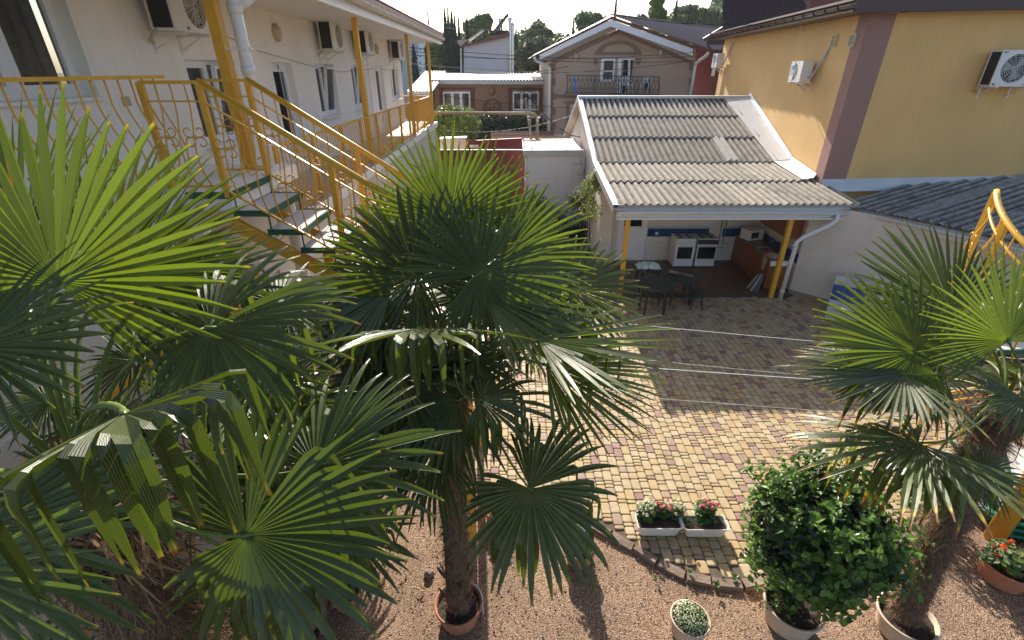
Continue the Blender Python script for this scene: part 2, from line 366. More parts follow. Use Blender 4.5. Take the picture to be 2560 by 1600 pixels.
# loose pebbles on the gravel
gp = MB(); pebm = [mat('pebble_brown', (.30, .17, .11), .8, .2, 5), mat('pebble_pale', (.55, .42, .32), .8, .15, 5), mat('pebble_rose', (.42, .26, .19), .8, .2, 5)]
for k in range(9000):
    x = rnd.uniform(-1.6, 7.5); y = rnd.uniform(1.9, 4.9); s = rnd.uniform(.004, .011) * (1.5 if rnd.random() < .05 else 1)
    z = .004 + .02 * noise.noise((x * 1.7, y * 1.7, 0)); a = rnd.uniform(0, 3.14); ca, sa = math.cos(a) * s, math.sin(a) * s
    b = len(gp.v); gp.v += [(x + ca, y + sa, z), (x - sa, y + ca, z), (x - ca, y - sa * .8, z), (x + sa * 1.2, y - ca, z), (x, y, z + s * .9), (x, y, z - s)]
    mi = rnd.randrange(3)
    for q in ((0, 1, 4), (1, 2, 4), (2, 3, 4), (3, 0, 4)): gp.face([b + i for i in q], mi)
gp.build('pebbles', pebm, kind='stuff')

# ================================================================ pavement
PZ = .045
edge = [Vector((-3.2, 5.2)), Vector((-1.2, 4.95))] + [onZ(x, y).xy for x, y in ((1240, 1232), (1400, 1275), (1525, 1330), (1580, 1365), (1640, 1400), (1711, 1432), (1775, 1450), (1850, 1455), (1960, 1440), (2120, 1390), (2290, 1330))] + [Vector((6.2, 4.55)), Vector((9.5, 4.9))]
def edge_y(x):
    for i in range(len(edge) - 1):
        if edge[i].x <= x <= edge[i + 1].x: return edge[i].y + (edge[i + 1].y - edge[i].y) * (x - edge[i].x) / (edge[i + 1].x - edge[i].x)
    return edge[-1].y
b = MB(); top = [(p.x, p.y + .02, .026) for p in edge]
for i in range(len(edge) - 1):
    b.poly([top[i], top[i + 1], (top[i + 1][0], 22.5, .026), (top[i][0], 22.5, .026)])
pav = thing('pavement', 'courtyard pavement of straw, ochre and maroon concrete setts', 'pavement', (0, 0, 0), kind='structure'); del pav['category']
b.build('joint_bed', joint, pav)
def paver_mesh(sx, sy, mi, seed):
    q = MB(); r = random.Random(seed); hx, hy = sx / 2, sy / 2; c = .012; h = .055; e = .009
    rings = []
    for (ox, oy, z) in ((0, 0, -h), (0, 0, -.012), (c * .45, c * .45, -.003), (c * 1.3, c * 1.3, 0)):
        b0 = len(q.v); k = .014
        for sxn, syn in ((-1, -1), (1, -1), (1, 1), (-1, 1)):
            px, py = sxn * (hx - ox), syn * (hy - oy)
            if sxn * syn > 0: q.v += [(px, py - syn * k, z), (px - sxn * k, py, z)]
            else: q.v += [(px - sxn * k, py, z), (px, py - syn * k, z)]
        rings.append(b0)
    for i in range(3):
        for k in range(8): q.face((rings[i] + k, rings[i] + (k + 1) % 8, rings[i + 1] + (k + 1) % 8, rings[i + 1] + k))
    q.face([rings[3] + k for k in range(8)]); return q
def orient_ring(q): return q
PW = .124
pavers = []
x = -3.1
while x < 9.0:
    y = 3.4 + rnd.uniform(0, .2)
    while y < 14.0:
        L = rnd.choices([.063, .124, .188], [.33, .38, .29])[0]
        cy = y + L / 2
        if cy - L / 2 > edge_y(min(9.4, max(-3.1, x))) - .0 and not (cy > 11.2 and x > 2.6 and x < 7.3):
            mi = rnd.choices([0, 1, 2, 3, 4], [.45, .17, .21, .09, .08])[0]
            pavers.append((x, cy, L, mi))
        y += L
    x += PW
def wall_side(x, y): return (x - 7.15) + (y - 11.55) > 0.2      # behind the right hand wall
pavers = [p for p in pavers if not (wall_side(p[0], p[1]) and p[0] > 7) and not (p[0] > 2.2 and p[0] < 2.7 and p[1] > 12)]
def vis(p):
    d = Vector((p[0], p[1], 0)) - EYE; cx = d.x; cz = d.y * CP - d.z * SP * 1; t = d.y * CP + (-d.z) * SP
    u = cx / t * FPX + 1280; up = d.y * SP + d.z * CP; v = 800 - up / t * FPX
    return (0 < u < 2560 and 0 < v < 1600), u, v, t
cands = sorted([p for p in pavers if vis(p)[0] and 1180 < vis(p)[1] < 2300], key=lambda p: vis(p)[3] / (p[2] * .5 + .1))
near = set(cands[:300])
meshes = {}
rest = MB()
for p in pavers:
    jz = rnd.uniform(-.0015, .0015)
    if p in near:
        k = (p[2], p[3])
        if k not in meshes: meshes[k] = paver_mesh(PW - .005, p[2] - .005, 0, 1).build('paver', paver_mats[p[3]], mesh_only=True, world=False)
        inst('paver', meshes[k], pav, (p[0], p[1], PZ + jz), (rnd.uniform(-.012, .012), rnd.uniform(-.012, .012), rnd.uniform(-.008, .008)))
    else:
        q = paver_mesh(PW - .005, p[2] - .005, 0, 1); b0 = len(rest.v)
        tx, ty = rnd.uniform(-.012, .012), rnd.uniform(-.012, .012)
        rest.v += [(v[0] + p[0], v[1] + p[1], v[2] + PZ + jz + tx * v[0] + ty * v[1]) for v in q.v]
        for f in q.f: rest.f.append(tuple(i + b0 for i in f)); rest.m.append(p[3])
rest.build('paver_field', paver_mats, pav, kind='stuff')
# rough edging stones along the curved edge
for i in range(2, len(edge) - 2):
    a, c = edge[i], edge[i + 1]; n = max(1, int((c - a).length / .24))
    for k in range(n):
        p = a.lerp(c, (k + .5) / n); d = (c - a).normalized(); q = MB()
        an = math.atan2(d.y, d.x) + rnd.uniform(-.1, .1)
        q.box((p.x, p.y - .045, .01 + rnd.uniform(-.01, .008)), ((c - a).length / n * .93, .085 + rnd.uniform(0, .03), .075), Matrix.Rotation(an, 3, 'Z') @ Matrix.Rotation(rnd.uniform(-.12, .12), 3, 'X'))
        for j, v in enumerate(q.v): q.v[j] = (v[0] + rnd.uniform(-.008, .008), v[1] + rnd.uniform(-.008, .008), v[2] + rnd.uniform(-.008, .008))
        q.build('edging_stone', stone_m, pav)

# ================================================================ window / door makers
def frame_rect(mb, O, U, V, N, w, h, t=.06, d=.06):
    O, U, V, N = map(Vector, (O, U, V, N)); Rm = Matrix((U, N, V)).transposed()
    for (cu, cv, su, sv) in ((w / 2, t / 2, w, t), (w / 2, h - t / 2, w, t), (t / 2, h / 2, t, h - 2 * t), (w - t / 2, h / 2, t, h - 2 * t)):
        mb.box(O + U * cu + V * cv, (su, d, sv), Rm)
def window(parent, O, U, V, N, w, h, split=(.5,), curtain=True, tilt=None, sill=True, fm=None, t=.06, cur_m=None):
    O, U, V, N = map(Vector, (O, U, V, N)); Rm = Matrix((U, N, V)).transposed(); fm = fm or upvc
    m = MB(); frame_rect(m, O, U, V, N, w, h, t, .07)
    for s in split: m.box(O + U * (w * s) + V * h / 2, (t * 1.2, .068, h - 2 * t), Rm)
    win = m.build('window', fm, parent)
    cuts = [0, *split, 1]
    for i in range(len(cuts) - 1):
        a, b_ = cuts[i] * w + t * .6, cuts[i + 1] * w - t * .6
        lean = .12 if tilt == i else 0
        sm = MB(); OO = O + U * a + V * t; hh = h - 2 * t; ww = b_ - a
        Vt = (V * math.cos(lean) + N * math.sin(lean) * (-1)).normalized() if lean else V
        if lean: Vt = (V * math.cos(lean) - N * math.sin(lean)).normalized(); Vt = (V * math.cos(lean) + N * math.sin(lean)).normalized()
        Nt = U.cross(Vt).normalized(); Nt = Nt if Nt.dot(N) > 0 else -Nt
        frame_rect(sm, OO + N * .012, U, Vt, Nt, ww, hh, .045, .06); sm.build('sash', fm, win)
        pm = MB(); q = OO + N * .004; pm.poly([q, q + U * ww, q + U * ww + Vt * hh, q + Vt * hh]); pm.build('pane', glass, win)
    if curtain:
        cm = MB(); n = int(w / .035); z0, z1 = t, h - t
        for i in range(n + 1):
            f = i / n; d = -.10 + .022 * math.sin(i * 1.35)
            gap = .0
            p = O + U * (t + f * (w - 2 * t)) + N * d; cm.vert(p + V * z0); cm.vert(p + V * z1)
        for i in range(n):
            if curtain == 'open' and .38 < i / n < .62: continue
            cm.face((2 * i, 2 * i + 2, 2 * i + 3, 2 * i + 1))
        cm.build('curtain', cur_m or curtain_m, win, smooth=True)
    bk = MB(); q = O - N * .35 - U * .2 - V * .1; bk.poly([q, q + U * (w + .4), q + U * (w + .4) + V * (h + .2), q + V * (h + .2)]); bk.build('dark_room', dark_room, win)
    if sill:
        sm = MB(); sm.box(O + U * w / 2 - V * .02 + N * .12, (w + .06, .28, .03), Rm); sm.build('sill', fm, win)
    return win
def door(parent, O, U, V, N, w, h, glassfrom=.42, handle_side=1, fm=None):
    O, U, V, N = map(Vector, (O, U, V, N)); Rm = Matrix((U, N, V)).transposed(); fm = fm or upvc
    m = MB(); frame_rect(m, O, U, V, N, w, h, .07, .07); d = m.build('door', fm, parent)
    sm = MB(); frame_rect(sm, O + U * .07 + V * .07 + N * .015, U, V, N, w - .14, h - .14, .09, .05)
    zc = h * glassfrom; sm.box(O + U * w / 2 + V * zc + N * .015, (w - .3, .05, .12), Rm); sm.build('door_leaf', fm, d)
    pm = MB(); pm.box(O + U * w / 2 + V * (zc / 2 + .05), (w - .3, .03, zc - .2), Rm); pm.build('lower_panel', fm, d)
    q = O + U * .14 + V * (zc + .05) + N * .005; gm = MB(); gm.poly([q, q + U * (w - .28), q + U * (w - .28) + V * (h - zc - .2), q + V * (h - zc - .2)]); gm.build('pane', glass, d)
    bk = MB(); q = O - N * .12; bk.poly([q, q + U * w, q + U * w + V * h, q + V * h]); bk.build('dark_room', dark_room, d)
    hm = MB(); hu = w - .12 if handle_side > 0 else .12
    p = O + U * hu + V * 1.02 + N * .05; hm.box(p, (.03, .03, .16), Rm); hm.tube([p + N * .01, p + N * .05, p + N * .05 - U * .11 * handle_side], .009, 6); hm.build('handle', upvc, d)
    return d

# ================================================================ guest house on the left
GX, LX = -4.44, -3.22       # upper wall plane, lower wall plane
F1, F2, SOF = 3.28, 4.10, 6.15
gh = thing('guest_house', 'long two-storey white guest house with yellow-posted upper gallery', 'house', (-5.5, 12, 0))
def yG(x, y): return onX(x, y, GX).y
holes = []; specs = []
for (xa, xb, kind) in ((460, 587, 'w'), (676, 728, 'd'), (784, 833, 'w'), (874, 908, 'w'), (935, 955, 'd'), (972, 992, 'w')):
    ya, yb = yG(xa, 150), yG(xb, 155); z0 = 4.21 if kind == 'w' else F1 + .01
    specs.append((ya, yb, z0, 5.33, kind)); holes.append((ya - 1.5, z0 - 3.0, yb - 1.5, 5.33 - 3.0))
specs.append((3.75, 5.72, 4.95, 6.35, 'big')); holes.append((3.75 - 1.5, 1.95, 5.72 - 1.5, 3.35))
wm = MB(); wall_holes(wm, (GX, 1.5, 3.0), Y3, Z3, X3, 20.3, 3.6, holes, .26); wm.build('upper_wall', wall_white, gh)
wm = MB(); wm.poly([(GX, 21.8, 0), (GX - 6, 21.8, 0), (GX - 6, 21.8, 6.6), (GX, 21.8, 6.6)]); wm.build('end_wall', wall_white, gh)
for y0, y1, dx in ((9.15, 9.5, .05), (16.72, 16.95, .03)): wm = MB(); wm.b2((GX + .002, y0, 3.3), (GX + dx, y1, 6.1)); wm.build('pilaster', wall_white, gh)
nwin = 0
for (ya, yb, z0, z1, k) in specs:
    if k == 'd':
        d = door(gh, (GX - .16, yb, z0), -Y3, Z3, X3, yb - ya, z1 - z0, .30, -1)
        text('door_number', '3', .12, (GX - .105, (ya + yb) / 2 + .05, z1 - .035 - .05), (R(90), 0, R(90)), black_m, d)
    else:
        big = k == 'big'
        window(gh, (GX - (.20 if big else .14), yb, z0), -Y3, Z3, X3, yb - ya, z1 - z0, (.38,) if big else (.52,), 'open' if big else True, None if (big or nwin == 3) else 0, True, t=.075 if big else .06)
        nwin += 1
# lower storey
low_holes = [(yG(0, 0) * 0 + a - .5, z - 0, b_ - .5, z2) for a, b_, z, z2 in ((5.45, 6.25, 1.55, 2.75), (9.0, 9.95, 0.02, 2.15), (11.6, 12.9, .95, 2.3), (14.4, 15.4, .02, 2.15), (17.2, 18.4, .95, 2.3))]
wm = MB(); wall_holes(wm, (LX, .5, 0), Y3, Z3, X3, 21.0, 3.10, low_holes, .2); wm.poly([(LX, 21.5, 0), (GX - 2, 21.5, 0), (GX - 2, 21.5, 3.1), (LX, 21.5, 3.1)]); wm.build('lower_wall', wall_low, gh)
for (u0, v0, u1, v1) in low_holes:
    if v0 < .1: door(gh, (LX - .1, u1 + .5, v0), -Y3, Z3, X3, u1 - u0, v1 - v0, .4, 1)
    else: window(gh, (LX - .1, u1 + .5, v0), -Y3, Z3, X3, u1 - u0, v1 - v0, (.5,), True, None, True)
# gallery slabs
tile_g = mat('gallery_floor_tile', (.46, .42, .38), .5, .1, 5)
sl = MB(); sl.b2((GX, 6.62, 3.10), (LX + .12, 21.6, F1)); sl.build('gallery_slab', wall_white, gh)
nt_ = 0
for i in range(47):
    tl = MB(); y0 = 6.66 + i * .318
    if y0 > 21.4: break
    tl.b2((LX - .30, y0, F1 + .002), (LX + .125, y0 + .31, F1 + .014)); tl.build('floor_tile', tile_g, gh)
    tl = MB(); tl.b2((GX + .02, y0, F1 + .002), (LX - .308, y0 + .31, F1 + .012)); tl.build('floor_tile', tile_g, gh)
sl = MB(); sl.b2((GX, 1.0, 3.92), (-3.42, 6.6, F2)); sl.b2((-3.42, 4.92, 3.92), (-2.86, 6.6, F2)); sl.build('landing_slab', wall_white, gh)
sl = MB(); sl.b2((GX + .01, .8, 3.1), (LX - .02, 6.6, 3.915)); sl.build('lower_upstand', wall_low, gh)
# eaves
sf = MB(); sf.b2((GX, 1.0, SOF), (-2.84, 21.9, SOF + .03)); sf.build('soffit', soffit_m, gh)
sf = MB(); sf.b2((-2.86, 1.0, SOF - .06), (-2.80, 21.9, SOF + .0)); sf.b2((-2.845, 1.0, SOF + .001), (-2.80, 21.93, SOF + .2)); sf.build('fascia', pvc, gh)
gu = MB(); n = 10
def gutter_profile(mb, A, B, out, r=.075, segs=10, th=.006):
    """half-round gutter from A to B; out = horizontal outward unit vector"""
    A, B, out = Vector(A), Vector(B), Vector(out); P = []
    for k in range(segs + 1):
        a = math.pi * k / segs; P.append(out * (-math.cos(a) * r) - Z3 * math.sin(a) * r)
    Q = [p * (1 - th / r) for p in P]
    loop = P + Q[::-1]; b0 = len(mb.v)
    for E in (A, B):
        for p in loop: mb.vert(E + p)
    n = len(loop)
    for k in range(n): mb.face((b0 + k, b0 + (k + 1) % n, b0 + n + (k + 1) % n, b0 + n + k))
    for E in (0, n): mb.face([b0 + E + k for k in range(segs + 1)])
gutter_profile(gu, (-2.715, 1.2, SOF + .17), (-2.715, 22.0, SOF + .15), X3, .08); gt = gu.build('gutter', gutter_m, gh, smooth=False)
def bracket_mesh(r):
    q = MB(); pts = [Vector((-math.cos(math.pi * k / 9) * r, 0, -math.sin(math.pi * k / 9) * r)) for k in range(10)]; pts.insert(0, Vector((-r, 0, .03))); pts.append(Vector((r, 0, .02)))
    q.tube(pts, .009, 5); return q.build('gutter_bracket', mats=pvc, mesh_only=True, world=False)
bm_ = bracket_mesh(.088)
for i in range(38): inst('gutter_bracket', bm_, gt, (-2.715, 1.6 + i * .54, SOF + .165))
# profiled metal roof with scalloped front edge
rf = MB(); Ly = 22.0; npf = 7
for i in range(int((Ly - 1.0) / .028) + 1):
    y = 1.0 + i * .028; w = .035 * abs(math.sin(math.pi * (y / .19)))
    for (xx, zz) in ((-2.70, SOF + .30), (-5.2, SOF + .30 + 2.5 * .36)): rf.vert((xx, y, zz + w))
nn = len(rf.v) // 2
for i in range(nn - 1): rf.face((2 * i, 2 * i + 2, 2 * i + 3, 2 * i + 1))
rf.b2((-2.78, 1.0, SOF + .21), (-2.73, 21.95, SOF + .29))
rf.build('metal_tile_roof', mat('brick_red_roof', (.26, .12, .095), .5, .12, 3), gh, smooth=False)
# yellow posts
for (yy, z0) in ((6.3, F2),): q = MB(); q.b2((-3.36, yy - .06, z0), (-3.24, yy + .06, SOF)); q.build('post', yel, gh)
for yy in (11.55, 17.0, 21.2): q = MB(); q.b2((LX - .05, yy - .05, F1), (LX + .05, yy + .05, SOF)); q.build('post', yel, gh)
# white drain pipe by the first post
q = MB(); PX0 = Vector((-3.08, 6.35, 0))
q.tube([PX0 + Z3 * 3.3, PX0 + Z3 * 7.4], .068, 16)
for z in (5.15, 5.75, 6.3): q.tube([PX0 + Z3 * z, PX0 + Z3 * (z + .1)], .078, 16)
pp = [PX0 + Z3 * 5.75, PX0 + Vector((.05, .03, 5.85)), PX0 + Vector((.28, .45, 6.12)), Vector((-2.72, 7.05, 6.25))]
q.tube(pp, .055, 14); q.tube([pp[1], pp[1].lerp(pp[2], .25)], .064, 14); dp = q.build('drain_pipe', pvc, gh, smooth=True)
q = MB(); q.tube([PX0 + Vector((.05, -.06, 5.40)), PX0 + Vector((-.2, -.1, 5.42))], .012, 6); q.tube([PX0 + Vector((.05, .0, 5.40)), PX0 + Vector((.09, 0, 5.42))], .02, 8); q.build('pipe_clip', pvc, dp)
for yv in (8.2,):
    q = MB(); q.tube([(-3.30, yv, 0), (-3.12, yv, 0), (-3.12, yv, 3.05)], .05, 10)
# electric socket plate on the wall and kitchen vents are details further on

# ---- air conditioners (local frame: x right along wall, y out of wall, z up)
def make_ac(name, label, w=.80, h=.54, d=.29, fan=True, mirror=1):
    t = thing(name, label, 'air conditioner', (0, 0, 0))
    m = MB(); z = .0
    for a, b_ in (((-w / 2, .12, 0), (w / 2, .12 + d, .03)), ((-w / 2, .12, h - .03), (w / 2, .12 + d, h)), ((w / 2 - .03, .12, .03), (w / 2, .14, h - .03)), ((-w / 2, .12, .03), (-w / 2 + .03, .12 + d, h - .03)),
                  ((w / 2 - .03, .12 + d - .03, .03), (w / 2, .12 + d, h - .03)), ((-w / 2 + .03, .13, .03), (w / 2 - .03, .15, h - .03))): m.b2(a, b_)
    # front plate with a round opening
    cx = -.1 * mirror; r = min(h * .43, w * .29); n = 28; zf = .12 + d; b0 = len(m.v)
    sq = []
    for k in range(n):
        a = 2 * math.pi * k / n; ca, sa = math.cos(a), math.sin(a); s = min((w / 2 - .03 - abs(cx)) / max(1e-6, abs(ca)) if True else 9, (h / 2 - .03) / max(1e-6, abs(sa)))
        m.vert((cx + ca * r, zf, h / 2 + sa * r)); m.vert((cx + ca * s, zf, h / 2 + sa * s)); m.vert((cx + ca * r, zf - .05, h / 2 + sa * r))
    for k in range(n):
        i, j = b0 + 3 * k, b0 + 3 * ((k + 1) % n); m.face((i, j, j + 1, i + 1)); m.face((i, i + 2, j + 2, j))
    lo, hi = cx - (w / 2 - .03 - abs(cx)), cx + (w / 2 - .03 - abs(cx))
    m.b2((-w / 2 + .03, zf - .02, .03), (max(lo, -w / 2 + .031), zf, h - .03)); m.b2((min(hi, w / 2 - .031), zf - .02, .03), (w / 2 - .03, zf + .001, h - .03))
    m.build('casing', ac_white, t, world=False)
    c = MB(); c.b2((w / 2 - .03, .15, .035), (w / 2 - .012, .12 + d - .035, h - .035)); c.b2((cx - r, zf - .12, h / 2 - r), (cx + r, zf - .055, h / 2 + r)); c.build('coil', black_m, t, world=False)
    gq = MB()
    for k in range(1, 7): rr = r * k / 6.5; gq.tube([(cx + rr * math.cos(a * .3142), zf + .006, h / 2 + rr * math.sin(a * .3142)) for a in range(21)], .0035, 4, cap=False)
    for k in range(16): a = math.pi * 2 * k / 16; gq.tube([(cx + .03 * math.cos(a), zf + .008, h / 2 + .03 * math.sin(a)), (cx + r * math.cos(a), zf + .004, h / 2 + r * math.sin(a))], .003, 4, cap=False)
    gq.build('fan_guard', ac_white, t, world=False)
    f = MB(); f.tube([(cx, zf - .05, h / 2), (cx, zf - .01, h / 2)], .05, 12)
    for k in range(3):
        a = k * 2.094; f.poly([(cx + .04 * math.cos(a), zf - .02, h / 2 + .04 * math.sin(a)), (cx + r * .9 * math.cos(a - .3), zf - .03, h / 2 + r * .9 * math.sin(a - .3)), (cx + r * .9 * math.cos(a + .6), zf - .045, h / 2 + r * .9 * math.sin(a + .6)), (cx + .04 * math.cos(a + 1), zf - .04, h / 2 + .04 * math.sin(a + 1))])
    f.build('fan', grey_m, t, world=False)
    for s in (-1, 1):
        b = MB(); b.b2((s * w * .33 - .018, 0, -.035), (s * w * .33 + .018, .12 + d + .02, -.002)); b.beam((s * w * .33, .01, -.2), (s * w * .33, .3, -.03), .02, .02); b.b2((s * w * .33 - .018, 0, -.24), (s * w * .33 + .018, .015, -.035)); b.build('bracket', ac_white, t, world=False)
    p = MB(); p.tube([(w / 2 - .05, .2, .05), (w / 2 + .04, .16, -.02), (w / 2 + .0, .06, -.1), (w / 2 - .1, .03, -.12)], .016, 7); p.build('pipe', beige_old, t, world=False, smooth=True)
    return t
ac0 = make_ac('air_conditioner', 'air conditioner nearest the camera, behind the thick yellow post', .82, .58, .30)
rz = R(-90)
# facing +X: local y axis -> +X ; rot -90 about z maps y->+x
ac0.location = (GX, 7.15, 5.62); ac0.rotation_euler = (0, 0, rz); ac0['group'] = 'outdoor units under the gallery ceiling'
for yy, z, lb in ((12.9, 5.6, 'air conditioner above the leaning-sash window, left of the second yellow post'), (15.75, 5.6, 'air conditioner half hidden behind the second yellow post'), (20.1, 5.55, 'farthest air conditioner, beside the third yellow post')):
    dup(ac0, (GX, yy, z), rz, lb)
# oval wall lamps
def wall_lamp(loc, label):
    t = thing('wall_lamp', label, 'lamp', loc, group='round bulkhead lamps on the gallery wall')
    x, y, z = loc
    for nm, s, mt in (('bezel', 1, beige_old), ('diffuser', .78, mat('lamp_glass', (.55, .48, .34), .3, .05, 5))):
        m = MB(); n = 20
        rings = [(1 * s, 0), (1 * s, .05), (.85 * s, .085 + (.01 if s < 1 else -.03)), (.4 * s, .11), (.02, .115)] if s < 1 else [(1, 0), (1, .055), (.80, .075), (.79, .04)]
        for (r_, dx) in rings:
            for k in range(n): a = 2 * math.pi * k / n; m.vert((x + dx, y + .13 * r_ * math.cos(a), z + .15 * r_ * math.sin(a)))
        for i in range(len(rings) - 1):
            for k in range(n): m.face((i * n + k, i * n + (k + 1) % n, (i + 1) * n + (k + 1) % n, (i + 1) * n + k))
        m.build(nm, mt, t, smooth=True)
wall_lamp((GX, 10.5, 5.82), 'round beige lamp on the gallery wall above door with number, nearer one')
wall_lamp((GX, 18.0, 5.8), 'round beige lamp between the two far air conditioners')
m = MB(); m.b2((GX, 6.02, 4.83), (GX + .015, 6.14, 4.93)); m.b2((GX + .015, 6.045, 4.85), (GX + .022, 6.115, 4.91)); tag(m.build('socket_plate', beige_old), 'small square beige socket plate on the white wall right of the big window', 'socket')

# ================================================================ railings
def belly(out, H, n=14, amp=.10, kink=.0):
    """profile of a bulged baluster: list of (outward, height)"""
    P = []
    for i in range(n + 1):
        f = i / n; z = H * (1 - f)
        if f < .22: o = 0
        else:
            g_ = (f - .22) / .78; o = amp * math.sin(math.pi * min(1, g_) ** 1.35) * 1.0
        P.append((o, z))
    return P
def baluster_mesh(H, amp, r=.008, scroll=False, n=14):
    q = MB(); q.tube([(0, -o, z) for o, z in belly(0, H, n, amp)], r, 6)
    if scroll:
        for sx in (-1, 1):
            for sz in (-1, 1):
                pts = []
                for k in range(13):
                    a = -math.pi * .5 + k / 12 * math.pi * 1.35; rr = .048 - .02 * k / 12
                    pts.append((sx * (.055 - rr * math.cos(a) * .0 + math.cos(a) * rr * 1.0), -.055, H * .50 + sz * (.05 + math.sin(a) * rr)))
                q.tube([(0, -.05, H * .5)] + pts, .0065, 5)
        q.tube([(0, -.055, H * .5 - .02), (0, -.055, H * .5 + .02)], .016, 8)
    return q.build('baluster', yel, mesh_only=True, world=False, smooth=True)
def railing(label, A, B, H=1.0, step=.11, amp=.10, out_deg=None, posts=(), scroll_every=0, top_r=.022, mid=False, cat='railing', root=None, bottom=.06, group=None, post_w=.045):
    """A,B floor points; out_deg world angle (deg) of bulge direction; sloping allowed"""
    A, B = Vector(A), Vector(B); L = (B - A).xy.length; d = (B - A)
    t = root or thing('gallery_railing' if cat == 'railing' else cat, label, 'railing', A, group=group)
    m = MB(); m.beam(A + Z3 * H, B + Z3 * H, .045, .03); m.build('handrail', yel, t)
    m = MB(); m.beam(A + Z3 * bottom, B + Z3 * bottom, .025, .02); m.build('bottom_rail', yel, t)
    if mid: m = MB(); m.beam(A + Z3 * (H - .16), B + Z3 * (H - .16), .022, .014); m.build('middle_rail', yel, t)
    n = max(1, round(L / step)); hb = H - bottom
    me = baluster_mesh(hb, amp); ms = baluster_mesh(hb, amp, scroll=True) if scroll_every else None
    rz_ = R(out_deg) + math.pi / 2
    for i in range(1, n):
        p = A + d * (i / n) + Z3 * bottom
        inst('baluster', ms if (scroll_every and i % scroll_every == 1) else me, t, p, (0, 0, rz_))
    for f in posts:
        p = A + d * f; q = MB(); q.b2((p.x - post_w / 2, p.y - post_w / 2, p.z - .05), (p.x + post_w / 2, p.y + post_w / 2, p.z + H)); q.build('post', yel, t)
    return t
XR = -3.2
railing('long yellow railing with bulged bars along the lower gallery', (XR, 6.75, F1), (XR, 21.15, F1), 1.0, .125, .09, 0, (0.004, .1, .2, .29, .385, .475, .57, .66, .75, .85, .95), post_w=.05)
railing('short yellow railing closing the far end of the gallery', (XR, 21.2, F1), (-4.40, 21.2, F1), 1.0, .11, .08, 90, (.5,))
fr = railing('near yellow railing of the upper landing with bulged bars', (-3.45, 1.6, F2), (-3.45, 5.33, F2), 1.04, .155, .13, 0, (.475,), post_w=.08)
# ================================================================ staircase
SY0, SY1 = 4.96, 5.82
st = thing('staircase', 'yellow steel staircase with green-edged white treads descending from the landing', 'staircase', (-1.5, 5.4, 0))
tread_m = mat('tread_tile', (.55, .54, .52), .5, .06, 6)
def stair_flight(P0, dirv, wid, n, rise, run, sgn):
    """P0: top edge corner (first nosing, near side), dirv horizontal travel, wid width vector"""
    P0, dirv, wid = Vector(P0), Vector(dirv), Vector(wid)
    for i in range(n):
        z = P0.z - rise * (i + 1); a = P0 + dirv * (run * i - .03); a.z = z; b_ = a + dirv * (run + .06)
        m = MB(); q = [a + wid * .02, b_ + wid * .02, b_ + wid * .98, a + wid * .98]
        m.prism([v - Z3 * .03 for v in q], Z3 * .03); m.build('tread', tread_m, st)
        m = MB()
        for (s, e) in ((a, b_), (a + wid, b_ + wid)): m.beam(s - Z3 * .025, e - Z3 * .025, .02, .062)
        m.beam(b_ - Z3 * .025, b_ + wid - Z3 * .025, .022, .064); m.build('tread_edge', green_m, st)
        for w_ in (.03, .97):
            m = MB(); m.beam(a + wid * w_ + dirv * .03, a + wid * w_ + dirv * .03 + Z3 * (rise - .03), .014, .014, up=(1, 0, 0)); m.build('riser_rod', green_m, st)
    for w_ in (.08, .92):
        s = P0 + wid * w_ - Z3 * (rise + .14) - dirv * .12; e = s + dirv * (run * n + .1) - Z3 * rise * (n + .35) * (n / (n + .35))
        m = MB(); m.beam(s, e, .05, .14); m.build('stringer', yel, st)
NS = 7; RISE, RUN = .2, .31
stair_flight((-2.86, SY0, F2), X3, Y3 * (SY1 - SY0), NS, RISE, RUN, 1)
m = MB(); m.beam((-2.85, SY0, F2 - .03), (-2.85, SY1, F2 - .03), .022, .066); m.beam((-3.3, SY0 - .04, F2 - .03), (-2.85, SY0 - .04, F2 - .03), .022, .066); m.build('tread_edge', green_m, st)
xl = -2.86 + RUN * NS; zl = F2 - RISE * (NS + 1)
m = MB(); m.b2((xl, 4.0, zl - .05), (xl + .40, SY1, zl)); m.build('half_landing', mat('landing_grey_tile', (.16, .15, .14), .95, .15, 6, spec=.1), st)
m = MB(); m.beam((xl + .41, 4.0, zl - .025), (xl + .41, SY1, zl - .025), .022, .066); m.beam((xl, 3.99, zl - .025), (xl + .40, 3.99, zl - .025), .022, .066); m.build('tread_edge', green_m, st)
for (px, py) in ((xl + .2, 4.08), (xl + .2, SY1 - .08), (xl + .06, SY1 - .08)): m = MB(); m.b2((px - .05, py - .05, 0), (px + .05, py + .05, zl - .05)); m.build('leg', yel, st)
stair_flight((xl, 4.0, zl), -X3, Y3 * .8, 11, zl / 12, .2, 1)
for yv in (5.75,): m = MB(); m.b2((-2.35, yv - .06, 0), (-2.23, yv + .06, 3.3)); m.build('leg', yel, st)
m = MB(); m.tube([(-2.75, 5.92, 0), (-2.75, 5.92, 3.95)], .075, 14); m.build('support_column', wall_white, st, smooth=True)
m = MB(); m.tube([(-2.12, 6.0, 0), (-2.12, 6.0, 3.0)], .075, 14); m.build('support_column', wall_white, st, smooth=True)
e1 = (-2.86 + RUN * NS, SY0, F2 - RISE * NS - RISE)
